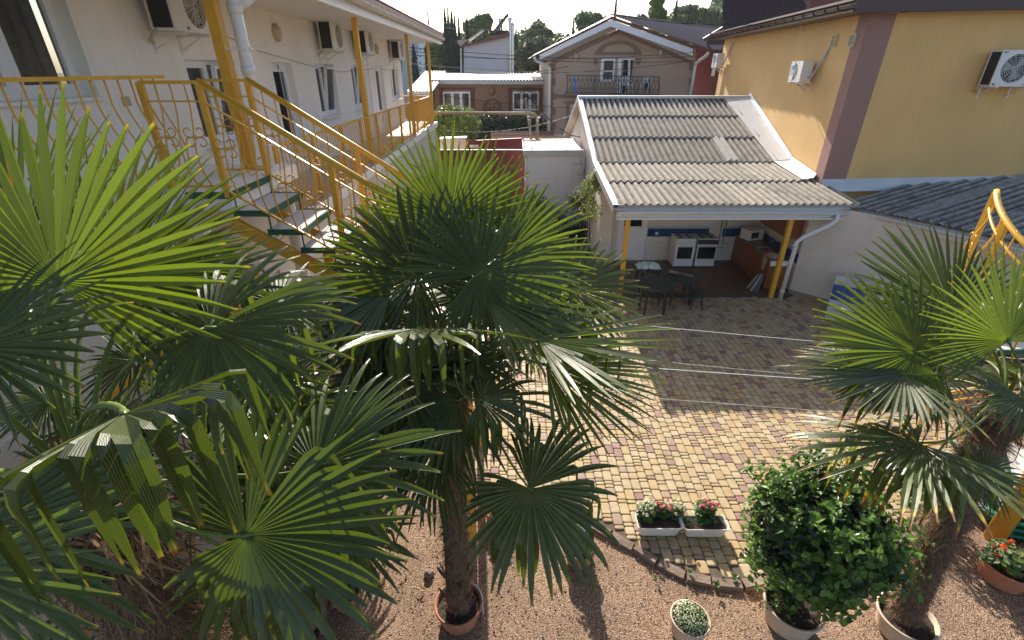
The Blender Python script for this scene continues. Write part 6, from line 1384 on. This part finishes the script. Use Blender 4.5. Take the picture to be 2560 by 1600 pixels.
L2((860, 1330, 2.6), (1000, 1480, 2.5), cn(0, .6, .8), seed=58, nseg=36, span=140, droop=.6, sharp=.3)
L2((330, 690, 2.55), (640, 570, 2.75), cn(0, .35, .93), seed=80, nseg=32, span=60, droop=.2)
L2((430, 740, 2.5), (760, 690, 2.7), cn(0, .6, .8), seed=81, nseg=34, span=120, droop=.35, sharp=.2)
L2((60, 760, 2.0), (-150, 500, 2.0), cn(0, .2, .98), seed=82, nseg=34, span=120, droop=.3)
L2((120, 1000, 2.2), (-60, 1080, 2.1), cn(0, .7, .7), seed=83, nseg=34, span=140, droop=.5, sharp=.3)
L2((700, 1050, 2.5), (820, 900, 2.6), cn(0, .5, .87), seed=59, nseg=38, span=160, droop=.6, sharp=.3)
L2((330, 900, 2.6), (150, 960, 2.5), cn(0, .6, .8), seed=60, nseg=30, span=110, droop=.6, sharp=.3)
for az, el, pl, seed in ((60, 15, .8, 1), (85, 5, .8, 2), (110, 15, .75, 3), (140, 0, .75, 5), (50, 25, .8, 9), (20, -45, .7, 10)):
    auto_leaf(p2, LC, az, el, pl, .66, 400 + seed, nseg=36, span=150, droop=.6, sharp=.35)

curtain(p1, TC, 1045, 832, 2.85, 1, .02, .30, .80, palm_leaf, 18, .03, nseg=22, span=100, droop=.55, sharp=.7, bend=.50, bvar=.32, split=.40, fang=1.15, lenvar=.3)
# ---------- right palm
RB = Vector((4.04, 3.0, 0)); RC = Vector((4.06, 3.22, 2.72))
p3 = thing('fan_palm', 'fan palm at the right with hairy leaning trunk beside the round bush', 'palm tree', RB)
palm_trunk(p3, RB + Z3 * .12, RC, .13, .12, 11000, seed=9, hair_len=.095)
dead_sheaths(p3, RC, .11, 260, 9, .18)
def L3(h, t, N, **kw): return add_leaf(p3, RC, at(*h), at(*t), N, **kw)
L3((2290, 880, 3.5), (2060, 740, 3.7), cn(-.1, .35, .93), seed=61, nseg=44, span=160, droop=.25, mt=palm_leaf_b)
L3((2521, 853, 3.3), (2420, 640, 3.4), cn(0, 0, 1), seed=62, nseg=40, span=110, droop=.15, mt=palm_leaf_b)
L3((2490, 850, 4.15), (2370, 625, 4.5), cn(0, -.1, 1), seed=63, nseg=36, span=90, droop=.1, split=.35)
L3((2260, 935, 3.4), (1965, 895, 3.5), cn(-.05, .93, .37), seed=64, nseg=38, span=110, droop=.35, mt=palm_leaf_y, sharp=.1)
L3((2180, 950, 3.6), (2130, 1050, 3.5), cn(-.1, .9, .45), seed=65, nseg=36, span=160, droop=.6, sharp=.4)
L3((2295, 1108, 3.15), (1960, 1085, 3.2), cn(-.1, .97, .25), seed=66, nseg=38, span=130, droop=.55, sharp=.35, bend=.5, mt=palm_leaf_y)
L3((2380, 780, 3.8), (2170, 600, 4.0), cn(0, .2, .98), seed=73, nseg=34, span=110, droop=.15)
L3((2350, 900, 3.6), (2060, 820, 3.8), cn(-.05, .7, .7), seed=74, nseg=34, span=100, droop=.25, mt=palm_leaf_b)
L3((2323, 1160, 3.1), (2260, 1250, 2.9), cn(0, .85, .5), seed=67, nseg=40, span=165, droop=.7, sharp=.35)
0 and L3((2430, 930, 3.2), (2560, 800, 3.2), cn(0, .4, .9), seed=68, nseg=38, span=150, droop=.3)
L3((2560, 1000, 3.1), (2600, 1150, 2.9), cn(.1, .7, .7), seed=69, nseg=36, span=150, droop=.5, sharp=.2)
L3((2460, 1180, 3.2), (2590, 1260, 3.1), cn(0, .6, .8), seed=70, nseg=40, span=150, droop=.5, sharp=.2)
0 and L3((2390, 1130, 3.3), (2520, 1230, 3.2), cn(0, .8, .55), seed=71, nseg=36, span=150, droop=.7, sharp=.3)
0 and L3((2400, 980, 3.3), (2300, 930, 3.3), cn(0, .8, .55), seed=72, nseg=34, span=150, droop=.4)
for az, el, pl, seed in ((60, 20, .75, 1), (20, 10, .75, 2), (100, 0, .7, 3), (140, 30, .7, 6)):
    auto_leaf(p3, RC, az, el, pl, .66, 500 + seed, nseg=34, span=150, droop=.5, sharp=.3)
# low palm sprouting behind the centre one
p4 = thing('fan_palm', 'low young fan palm by the foot of the yellow staircase, behind the others', 'palm tree', (-2.2, 4.3, 0)); C4 = Vector((-2.15, 4.25, 1.5)); palm_trunk(p4, (-2.2, 4.3, 0), C4, .13, .1, 1200, seed=12)
for k in range(13): auto_leaf(p4, C4, k * 137.5, 55 - k * 5, .85, .62, 600 + k, nseg=34, span=160, droop=.6, sharp=.25)

# ================================================================ pots and flowers
def pot_mesh(mb, c, r, h, n=36, flare=.82, rim=.03, wall=.018, rings=0):
    prof = [(r * flare * .9, 0), (r * flare, .01)]
    for k in range(9): f = (k + 1) / 10; prof.append((r * (flare + (1 - flare) * f) * (1 + (.012 if rings and k % 2 else 0)), h * f * .85))
    prof += [(r * 1.0, h * .87), (r * 1.07, h * .88), (r * 1.08, h * .97), (r * 1.04, h), (r * .98, h * .985), (r * .94, h * .8), (r * .90, h * .78)]
    mb.lathe(c, prof, n)
def pot(name, label, c, r, h, mt, rings=1, group=None, cat='flower pot'):
    t = thing(name, label, cat, c, group=group); m = MB(); pot_mesh(m, c, r, h, rings=rings); m.build('pot', mt, t, smooth=True)
    m = MB(); rr = r * .93; k = 22; m.vert((c[0], c[1], c[2] + h * .86))
    for j in range(1, 4):
        for i in range(k): a = 2 * math.pi * i / k; m.vert((c[0] + rr * j / 3 * math.cos(a), c[1] + rr * j / 3 * math.sin(a), c[2] + h * .82 + rnd.uniform(-.006, .012)))
    for i in range(k): m.face((0, 1 + i, 1 + (i + 1) % k))
    for j in range(2):
        for i in range(k): a = 1 + j * k; m.face((a + i, a + k + i, a + k + (i + 1) % k, a + (i + 1) % k))
    m.build('soil', soil, t); return t
pot('palm_pot', 'broken terracotta pot around the foot of the centre palm', (TB.x, TB.y, 0), .235, .26, terra)
m = MB(); 
for k in range(5): a = .2 + k * .18; m.prism([(TB.x + .25 * math.cos(a + q_), TB.y + .25 * math.sin(a + q_) - .02, z_) for q_, z_ in ((0, .0), (.16, .0), (.16, .30), (0, .28))], (.012, .0, 0))
tag(m.build('pot_shard', pvc), 'white curved shard standing at the right of the centre palm pot', 'shard')
pot('palm_pot', 'pale ringed pot at the foot of the right palm', (RB.x + .0, RB.y - .02, 0), .25, .26, terra_p)
# round bush in pot
bc = onZ(1985, 1520, 0); bc = Vector((2.92, 3.08, 0)); pot('bush_pot', 'wide pale terracotta pot under the big round bush', tuple(bc), .27, .30, terra_p)
def real_leaf(mb, p, d, n, L, mi, r, w=.33):
    d = d.normalized(); s = d.cross(n).normalized(); n = s.cross(d).normalized(); i0 = len(mb.v); W_ = L * w
    pts = [p, p + d * L * .35 - s * W_ + n * W_ * .35, p + d * L * .7 - s * W_ * .75 + n * W_ * .15, p + d * L - n * L * .15, p + d * L * .7 + s * W_ * .75 + n * W_ * .15, p + d * L * .35 + s * W_ + n * W_ * .35, p + d * L * .5]
    mb.v += [tuple(x) for x in pts]
    for a, b_ in ((1, 2), (2, 3), (3, 4), (4, 5)): mb.face((i0 + 6, i0 + a, i0 + b_), mi)
    mb.face((i0, i0 + 1, i0 + 6), mi); mb.face((i0, i0 + 6, i0 + 5), mi)
bt = thing('round_bush', 'dense round green hibiscus-like bush growing in a pale pot', 'bush', tuple(bc)); r = random.Random(31)
BC = Vector((2.98, 3.2, 1.20)); BR = Vector((.68, .68, .78)); m = MB(); sm = MB()
lead = []
for k in range(760):
    d = Vector((r.gauss(0, 1), r.gauss(0, 1), r.gauss(.12, 1))).normalized(); ex = .98 + .42 * noise.noise(d * 2.2 + Vector((3, 0, 0))) + .2 * noise.noise(d * 6); ex *= r.uniform(.70, 1.10)
    tip = BC + Vector((d.x * BR.x, d.y * BR.y, d.z * BR.z)) * ex; a = BC + (tip - BC) * .5 - Z3 * .08; lead.append((a, tip, d))
for (x, y, t_) in ((1905, 1160, 4.5), (1950, 1135, 4.5), (1990, 1130, 4.6), (2050, 1110, 4.6), (1885, 1240, 4.5), (1925, 1180, 4.5), (1865, 1380, 4.6), (2010, 1140, 4.6), (2110, 1130, 4.6), (1870, 1440, 4.7), (2290, 1400, 4.4), (2330, 1450, 4.5), (2230, 1500, 4.4), (2300, 1430, 4.5)):
    tip = at(x, y, t_); a = BC + (tip - BC) * .55; lead.append((a, tip, (tip - BC).normalized()))
for a, tip, d in lead:
    sm.tube([a, tip], [.004, .002], 4, cap=False); n = 13 if (tip - a).length < .5 else 18
    for j in range(n):
        f = (j + 1) / n; p = a.lerp(tip, f); an = j * 2.4 + a.x * 50; s1 = d.orthogonal().normalized(); s2 = d.cross(s1); o = (s1 * math.cos(an) + s2 * math.sin(an) + d * .45 + Z3 * .25); real_leaf(m, p, o, (d * .6 + Z3 * .8 + Vector((r.gauss(0, .35),) * 3)), .066 * r.uniform(.45, 1.5), 1 if (f < .6 or r.random() < .2) else (2 if f > .82 else 0), r, .36)
m.build('foliage', [bush_leaf, bush_leaf2, mat('bush_new_growth', (.13, .23, .035), .42, .3, 3, trans=.4)], bt, kind='stuff')
for k in range(7): a = k * .9; sm.tube([(bc.x + .03 * math.cos(a), bc.y + .03 * math.sin(a), .2), BC + Vector((.2 * math.cos(a), .2 * math.sin(a), -.2))], [.014, .006], 5)
sm.build('stem', stem_m, bt)
core = MB(); leafy(core, BC, .54, 3400, .07, 77, .6, squash=(1, 1, 1.1)); core.build('inner_foliage', [bush_leaf2, rose_leaf], bt, kind='stuff')
# alyssum pot
ac_ = onZ(1716, 1582, 0); t = pot('flower_pot', 'pale ringed pot full of tiny cream flowers, alone on the gravel', (ac_.x, ac_.y, 0), .185, .26, terra_p, cat='flower pot')
pt = thing('alyssum', 'low mound of tiny cream flowers filling the lone pot', 'flowers', (ac_.x, ac_.y, .2)); m = MB(); leafy(m, (ac_.x, ac_.y, .25), .17, 1300, .016, 5, .5, squash=(1, 1, .55)); m.build('leaves', [tree_m2, bush_leaf], pt, kind='stuff')
m = MB(); r = random.Random(6)
for k in range(750):
    d = Vector((r.gauss(0, 1), r.gauss(0, 1), abs(r.gauss(0, .8)) + .2)).normalized(); ang = math.atan2(d.y, d.x)
    if -.3 < ang < 1.6 and r.random() < .6: continue
    c = Vector((ac_.x, ac_.y, .25)) + Vector((d.x * .17, d.y * .17, d.z * .11)) * r.uniform(.85, 1.1); leaf_card(m, c, d + Z3, .0065 * r.uniform(.7, 1.3), r)
m.build('blossom', white_f, pt, kind='stuff')
# white window boxes
def planter(label, c, L=.54, wd=.21, h=.16, rot=0):
    t = thing('planter_box', label, 'planter', c, rot, group='white planter boxes on the pavement'); m = MB()
    def ring(l, w, z, cr=.035):
        P = []
        for sx, sy, a0 in ((1, 1, 0), (-1, 1, 90), (-1, -1, 180), (1, -1, 270)):
            for k in range(4): a = R(a0 + k * 30); P.append((sx * (l / 2 - cr) + cr * math.cos(a), sy * (w / 2 - cr) + cr * math.sin(a), z))
        return P
    rs = [ring(L * .86, wd * .8, 0), ring(L * .96, wd * .95, h * .8), ring(L * .97, wd * .96, h * .86), ring(L * 1.03, wd * 1.07, h * .87), ring(L * 1.04, wd * 1.08, h), ring(L * .99, wd * 1.0, h), ring(L * .93, wd * .86, h * .75)]
    for q_ in rs: m.v += q_
    for j in range(len(rs) - 1):
        for k in range(16): m.face((j * 16 + k, j * 16 + (k + 1) % 16, (j + 1) * 16 + (k + 1) % 16, (j + 1) * 16 + k))
    m.face([k for k in range(16)][::-1]); m.build('box', mat('planter_white', (.74, .70, .62), .45, .04, 8, dirt=.25, dirtcol=(.5, .42, .32)), t, world=False)
    m = MB(); m.v += [(x, y, z + rnd.uniform(0, .004)) for x, y, z in ring(L * .94, wd * .88, h * .84)]; m.face(list(range(16))); m.build('soil', soil, t, world=False); return t
pc1, pc2 = onZ(1646, 1335, PZ), onZ(1759, 1338, PZ)
planter('left white planter box with white flowers at its back', (pc1.x, pc1.y + .06, PZ)); planter('right white planter box with fern-like green seedlings', (pc2.x + .005, pc2.y + .06, PZ))
def flowers(name, label, c, rad, hgt, leafm, fm, nl, nf, fs, seed, ls=.03, cat='flowers', flat=.6, dome=True):
    c = Vector(c); t = thing(name, label, cat, c); r = random.Random(seed); sm = MB(); lm = MB(); fl = MB(); heads = []
    for k in range(10 + nf):
        d = Vector((r.gauss(0, 1), r.gauss(0, 1), 0)) * .45; tip = c + Vector((max(-1, min(1, d.x)) * rad, max(-1, min(1, d.y)) * rad, hgt * r.uniform(.65, 1.05))); sm.tube([c + (tip - c) * .05, (c + tip) / 2 + Z3 * hgt * .1, tip], .0028, 4, cap=False); heads.append(tip)
    for k in range(nl):
        d = Vector((r.gauss(0, 1), r.gauss(0, 1), r.gauss(.2, .7))).normalized(); p = c + Vector((d.x * rad, d.y * rad, hgt * .5 + d.z * hgt * .45)) * 1.0 if False else c + Vector((d.x * rad * r.uniform(.3, 1), d.y * rad * r.uniform(.3, 1), hgt * .45 + d.z * hgt * .4))
        n_ = (d * .5 + Z3).normalized(); a = n_.orthogonal().normalized(); a = Matrix.Rotation(r.uniform(0, 6.28), 3, n_) @ a; b_ = n_.cross(a); L = ls * r.uniform(.6, 1.2); i0 = len(lm.v); K = 7
        lm.vert(p)
        for j in range(K): an = .5 + 5.3 * j / (K - 1); lm.vert(p + (a * math.cos(an) + b_ * math.sin(an)) * L * (1 - .1 * (j % 2)) + n_ * L * .2)
        for j in range(K - 1): lm.face((i0, i0 + 1 + j, i0 + 2 + j), k % 3 == 0)
    for k in range(nf):
        h = heads[k]
        for j in range(14):
            d = Vector((r.gauss(0, 1), r.gauss(0, 1), abs(r.gauss(0, .8)))).normalized(); leaf_card(fl, h + d * fs * .7, d + Vector((r.gauss(0, .3),) * 3), fs * .55, r)
    sm.build('stem', stem_m if leafm is not gera_leaf else petiole_m, t); lm.build('leaves', [leafm, bush_leaf], t, kind='stuff'); fl.build('blossom', fm, t, kind='stuff'); return t
bk = .10
flowers('begonia', 'white-flowered begonia behind the left planter box', (pc1.x - .13, pc1.y + .19, PZ + .04), .13, .28, tree_m2, white_f, 150, 30, .028, 1, .036)
flowers('begonia', 'pink-flowered begonia between the two white ones', (pc1.x + .06, pc1.y + .20, PZ + .04), .11, .28, bush_leaf, pink_f, 110, 13, .03, 2, .04)
flowers('begonia', 'white-flowered begonia where the two planters meet', (pc1.x + .24, pc1.y + .20, PZ + .04), .11, .26, tree_m2, white_f, 110, 20, .026, 3, .035)
flowers('begonia', 'pink and red flowered begonia behind the right planter box', (pc2.x + .05, pc2.y + .20, PZ + .04), .14, .34, bush_leaf, pink_f, 170, 18, .03, 4, .045)
def seedlings(c, L, n, seed, label):
    t = thing('seedlings', label, 'seedlings', c); m = MB(); r = random.Random(seed)
    for k in range(n):
        p = Vector(c) + Vector((r.uniform(-L / 2, L / 2), r.uniform(-.05, .06), 0)); 
        for j in range(6):
            d = Vector((r.gauss(0, 1), r.gauss(0, 1), .9)).normalized()
            for q_ in range(5):
                x = p + Z3 * .02 + d * (.015 + .012 * q_); s = d.orthogonal().normalized() * .010; m.poly([x, x + s + d * .008, x + d * .006]); m.poly([x, x - s + d * .008, x + d * .006])
    m.build('fronds', mat('seedling_green', (.09, .16, .07), .6, .3, 9, trans=.3), t, kind='stuff')
seedlings((pc2.x, pc2.y + .09, PZ + .12), .46, 34, 1, 'feathery green seedlings in the right planter box'); seedlings((pc1.x + .05, pc1.y + .13, PZ + .12), .36, 16, 2, 'feathery seedlings along the back of the left planter box')
# geranium pots
gc = onZ(2528, 1478, 0); pot('flower_pot', 'terracotta pot with pale ringed side holding scarlet geraniums at the right edge', (gc.x, gc.y + .15, 0), .235, .26, terra); flowers('geranium', 'scarlet geranium in the terracotta pot at the right edge', (gc.x, gc.y + .17, .22), .23, .26, gera_leaf, orange_f, 130, 4, .035, 11, .045)
flowers('geranium', 'crimson geranium sprig left of the scarlet one', (gc.x - .2, gc.y + .2, .2), .12, .2, gera_leaf, red_f, 30, 2, .035, 14, .04)
pot('inner_pot', 'small brown plastic pot sunk in the geranium pot', (gc.x - .02, gc.y + .1, .12), .10, .18, mat('brown_plastic_pot', (.22, .08, .045), .5, .1, 8))
g2 = onZ(1247, 1300, 0); pot('flower_pot', 'terracotta bowl half hidden under the drooping centre leaf', (g2.x, g2.y + .05, 0), .19, .2, terra); flowers('geranium', 'red geranium in the terracotta bowl under the drooping leaf', (g2.x, g2.y + .05, .16), .15, .25, tree_m2, red_f, 70, 4, .025, 12, .035)
g3 = onZ(1450, 1420, 0); pot('flower_pot', 'stacked terracotta pot behind the tips of the drooping leaf', (g3.x, g3.y + .12, 0), .18, .24, terra); flowers('geranium', 'red geranium behind the tips of the drooping leaf', (g3.x, g3.y + .14, .2), .18, .3, gera_leaf, red_f, 60, 8, .028, 13, .035)
q = MB(); q.prism([(g3.x - .05, g3.y + .05, .22), (g3.x + .12, g3.y + .0, .22), (g3.x + .12, g3.y + .1, .62), (g3.x + .0, g3.y + .14, .62)], (.01, .05, 0)); tag(q.build('plastic_jug_piece', pvc), 'pale upright plastic piece standing in the pot under the drooping leaf', 'plastic piece')
g4 = onZ(862, 1530, 0); pot('flower_pot', 'terracotta pot below the lowest fan leaf, left of the centre trunk', (g4.x, g4.y + .1, 0), .15, .2, terra)
flowers('geranium', 'bright red geranium glimpsed between the left fan leaves', onZ(575, 1335, .9), .06, .12, gera_leaf, red_f, 12, 3, .035, 15, .035)
# red geraniums by bush / staircase foot
flowers('geranium', 'small red geranium between the bush and right palm', (4.3, 4.3, .2), .2, .35, gera_leaf, red_f, 80, 6, .03, 21, .04); pot('flower_pot', 'terracotta pot hidden behind the bush near the right palm trunk', (4.3, 4.3, 0), .18, .22, terra)
flowers('white_petunia', 'white-flowered plant behind the round bush beside the palm trunk', (4.05, 3.85, .1), .22, .35, gera_leaf, mat('white_petal', (.8, .8, .8), .5, .05, 9, trans=.3), 70, 12, .022, 22, .035)
# stones and weeds
def rock(c, s, label, mt=stone_m, seed=1, sq=.6):
    m = MB(); n, k = 8, 10
    for j in range(n + 1):
        th = math.pi * j / n
        for i in range(k): ph = 2 * math.pi * i / k; d = Vector((math.sin(th) * math.cos(ph), math.sin(th) * math.sin(ph), math.cos(th))); q_ = s * (1 + .3 * noise.noise(d * 1.5 + Vector((seed * 3, 0, 0)))); m.vert((c[0] + d.x * q_, c[1] + d.y * q_ * .8, c[2] + d.z * q_ * sq))
    for j in range(n):
        for i in range(k): m.face((j * k + i, j * k + (i + 1) % k, (j + 1) * k + (i + 1) % k, (j + 1) * k + i))
    return tag(m.build('stone', mt, smooth=False), label, 'stone')
p = onZ(1072, 1432, .03); rock((p.x, p.y, .03), .065, 'loose grey-brown stone lying on the gravel left of the palm pot', seed=2)
p = onZ(2385, 1350, .03); rock((p.x, p.y, .03), .09, 'grey stone on the gravel by the foot of the yellow post', mat('grey_stone', (.3, .3, .3), .8, .2, 8), 3)
p = onZ(2330, 1315, .03); rock((p.x, p.y, .02), .22, 'long brown stone edging slab beside the yellow post', seed=4, sq=.3)
for i, (x, y, n) in enumerate(((1725, 1438, 9), (1835, 1450, 9), (1790, 1470, 6), (1890, 1475, 7), (1640, 1445, 4), (2300, 1380, 8))):
    p = onZ(x, y, .02); t = thing('weed', 'small green weed at the pavement edge, %s' % ('below the gap between planters', 'right of the right planter', 'lowest of the three', 'touching the bush', 'tiny one at the left', 'by the right palm foot')[i], 'weed', p); m = MB(); r = random.Random(90 + i)
    for k in range(n): a = k * 2.4; d = Vector((math.cos(a), math.sin(a), r.uniform(.3, 1.2))); real_leaf(m, p + Z3 * r.uniform(0, .05), d, Z3, .055 * r.uniform(.6, 1.2), 0, r, .3)
    m.build('leaves', bush_leaf, t); 
# ================================================================ planting by the kitchen wall
t = thing('climbing_vine', 'pale green small-leaved vine climbing the kitchen gable wall', 'vine', (2.3, 15.2, 0)); m = MB()
for (x, y, rad, n) in ((1480, 465, .32, 500), (1465, 495, .45, 900), (1455, 515, .38, 700), (1487, 445, .22, 300), (1478, 525, .35, 350), (1430, 498, .2, 120)): leafy(m, onX(x, y, 2.30) if x > 1475 else onY(x, y, 15.3), rad, n, .045, int(x + y), .7)
m.build('foliage', [vine_leaf, tree_m2], t, kind='stuff'); m = MB(); b0_ = onY(1465, 620, 15.2); b0_.z = 0
for k in range(6): m.tube([b0_ + Vector((.1 * k - .3, 0, 0)), b0_ + Vector((.07 * k - .2, .1, .7)), onY(1462 + 3 * k, 520, 15.2)], .012, 5)
m.build('stem', stem_m, t)
for i, (x, y, rad, n, lb) in enumerate(((1345, 515, .42, 420, 'dark-leaved rose bush against the annex wall, leftmost'), (1390, 545, .5, 520, 'dark rose bush against the annex wall, middle'), (1440, 570, .5, 520, 'dark rose bush beside the vine stems'), (1478, 570, .35, 260, 'thin dark rose at the kitchen corner'))):
    c = onY(x, y, 16.2); t = thing('rose_bush', lb, 'rose bush', (c.x, c.y, 0)); m = MB(); leafy(m, c, rad, n, .05, 60 + i, .8); leafy(m, c - Z3 * .6, rad * 1.1, n, .05, 80 + i, .8); m.build('foliage', [rose_leaf, mat('rose_leaf_red', (.06, .03, .02), .5, .3, 9, trans=.2)], t, kind='stuff')
    m = MB()
    for k in range(5): m.tube([(c.x + .1 * k - .25, c.y, 0), c + Vector((.15 * k - .35, 0, rad * .4))], .012, 5)
    m.build('stem', stem_m, t)
# ================================================================ trellis with climbing rose, left below
tr = thing('trellis', 'yellow curved-bar trellis fixed to the white lower wall', 'trellis', (LX + .12, 3, .2)); m = MB()
for k in range(22):
    y = 1.2 + k * .2; ph = k * 1.1
    mm = MB(); mm.tube([(LX + .12 + .02 * math.sin(z_ * 5 + ph), y + (.10 if k % 2 else -.10) * math.sin(z_ * 3.2 + ph * .0), .3 + z_) for z_ in [j * .14 for j in range(20)]], .013, 6); mm.build('bar', yel, tr, smooth=True)
for z_ in (.3, 1.6, 2.95): mm = MB(); mm.b2((LX + .10, 1.1, z_), (LX + .14, 5.5, z_ + .035)); mm.build('rail', yel, tr)
cl = thing('climbing_rose', 'leggy climbing rose with dark leaves on the yellow trellis', 'rose', (LX + .4, 2.8, 0)); m = MB(); lm = MB(); r = random.Random(19)
for k in range(30):
    p = Vector((LX + .3 + r.uniform(0, .5), r.uniform(1.6, 4.4), 0)); P = [p.copy()]
    for j in range(9): p = p + Vector((r.uniform(-.08, .08), r.uniform(-.16, .16), .33)); p.x = max(LX + .15, p.x); P.append(p.copy())
    m.tube(P, [.012 - .001 * j for j in range(10)], 5)
    for q_ in P[2:]:
        for j in range(7): d = Vector((r.gauss(0, 1), r.gauss(0, 1), r.gauss(0, .6))); real_leaf(lm, q_ + d * .05, d, Z3, .045 * r.uniform(.6, 1.3), 0, r, .42)
m.build('stem', stem_m, cl); lm.build('leaves', rose_leaf, cl, kind='stuff')
rock((-2.45, 3.1, .0), .5, 'large brown boulder in the bed under the trellis', seed=8, sq=.8)
m = MB(); m.b2((-3.2, 2.2, 0), (-2.0, 4.6, .05)); tag(m.build('flower_bed', soil), 'dark soil bed at the foot of the trellis', 'flower bed')
# ================================================================ spiral staircase at the right
sx, sy = 6.02, 4.10; sp = thing('spiral_staircase', 'yellow spiral staircase with white treads around a thick post', 'spiral staircase', (sx, sy, 0)); RR = 1.40
m = MB(); m.tube([(sx, sy, 0), (sx, sy, 5.4)], .10, 20); m.build('centre_post', yel, sp, smooth=True)
TH0, TH1, HT = 95, -215, 3.0; nst = 15
def hel(th, r_, z): return Vector((sx + r_ * math.cos(R(th)), sy + r_ * math.sin(R(th)), z))
balm = baluster_mesh(.93, .10, .009); bals = baluster_mesh(.93, .10, .009, scroll=True)
for i in range(nst):
    a0 = TH0 + (TH1 - TH0) * i / nst; a1 = TH0 + (TH1 - TH0) * (i + 1) / nst - 3; z = .2 * (i + 1) + .02
    m = MB(); m.prism([hel(a0, .12, z), hel(a0, RR - .03, z), hel((a0 + a1) / 2, RR - .0, z), hel(a1, RR - .03, z), hel(a1, .12, z)], (0, 0, -.035)); m.build('tread', mat('cream_tread', (.66, .62, .56), .5, .05, 5), sp)
    m = MB(); m.beam(hel(a0, .12, z - .02), hel(a0, RR - .02, z - .02), .025, .05); m.build('tread_edge', green_m, sp)
    for f in (.2, .7):
        th = a0 + (TH1 - TH0) / nst * f; zz = z + .2 * f; inst('baluster', bals if (i + (f > .5)) % 2 else balm, sp, hel(th, RR, zz), (0, 0, R(th) + math.pi / 2))
P = []; P2 = []; P3 = []
for i in range(90): f = i / 89; th = TH0 + (TH1 - TH0) * f; z = .12 + HT * f; P.append(hel(th, RR, z + 1.0)); P2.append(hel(th, RR, z + .04)); P3.append(hel(th, RR, z + .84))
for nm, pp_, rr_ in (('handrail', P, .026), ('string', P2, .02), ('middle_rail', P3, .014)): m = MB(); m.tube(pp_, rr_, 10); m.build(nm, yel, sp, smooth=True)
for th in (TH0, 40, -20, -90, -150, -195, TH1): f = (th - TH0) / (TH1 - TH0); m = MB(); p = hel(th, RR, .1 + HT * f); m.beam(p - Z3 * .1, p + Z3 * 1.0, .045, .045, up=(0, 1, 0)); m.build('post', yel, sp)
m = MB(); p = hel(TH0, RR, 1.12); m.tube([p, p + Vector((-.10, -.02, -.01)), p + Vector((-.2, -.05, -.12))], .022, 8); m.build('handrail_end', yel, sp)
# hose coil
h = thing('hose_coil', 'coiled green garden hose under the spiral staircase', 'hose', (6.35, 4.3, .02)); m = MB(); P = []
for i in range(220): a = i * .23; q_ = .38 + .05 * math.sin(i * .31); P.append((6.45 + q_ * math.cos(a), 4.35 + q_ * .8 * math.sin(a), .03 + .0011 * i + .02 * math.sin(i * .7)))
m.tube(P, .022, 7); m.build('hose', mat('hose_green', (.0, .16, .09), .35, .1, 8), h, smooth=True)
m = MB(); m.b2((6.2, 4.0, 0), (8.5, 5.2, .03)); tag(m.build('bare_bed', soil), 'dark bare soil bed by the hose', 'flower bed')
t = thing('corner_shrub', 'leafy green plant under the spiral staircase behind the palm', 'shrub', (5.4, 4.5, 0)); m = MB(); leafy(m, (5.4, 4.5, .45), .4, 900, .04, 91, .6); m.build('foliage', [bush_leaf, gera_leaf], t, kind='stuff')

# dry leaves fallen on the gravel
lit = mat('fallen_leaf', (.42, .27, .14), .8, .3, 30)
for i in range(8):
    x = rnd.uniform(-1.3, 5.5); y = rnd.uniform(2.6, 4.0); m = MB(); real_leaf(m, Vector((x, y, .02)), Vector((rnd.gauss(0, 1), rnd.gauss(0, 1), .1)), Z3, rnd.uniform(.03, .08), 0, rnd, .22)
    tag(m.build('fallen_leaf', lit), 'small dry tan leaf lying on the gravel', 'fallen leaf', 'dry leaves fallen on the gravel')
p_ = onZ(1045, 1478, .02); m = MB()
for k in range(3): real_leaf(m, p_ + Vector((.03 * k, 0, .01)), Vector((math.cos(k * 1.3), math.sin(k * 1.3), .3)), Z3, .10, 0, rnd, .14)
tag(m.build('dry_leaf_scrap', lit), 'curled dry leaf scrap below the loose stone on the gravel', 'leaf')
# ================================================================ haze
hz = MB(); hz.b2((-420, -30, -1.1), (420, 720, 95)); ho = hz.build('haze', mat('tmp', (1, 1, 1)), kind='stuff')
hm = bpy.data.materials.new('haze_air'); hm.use_nodes = True; hn = hm.node_tree.nodes; hn.remove(hn['Principled BSDF'])
pv = hn.new('ShaderNodeVolumePrincipled'); pv.inputs['Color'].default_value = (.86, .92, 1, 1); pv.inputs['Density'].default_value = .00025; pv.inputs['Anisotropy'].default_value = .3
hm.node_tree.links.new(pv.outputs[0], hn['Material Output'].inputs['Volume']); ho.data.materials.clear(); ho.data.materials.append(hm)
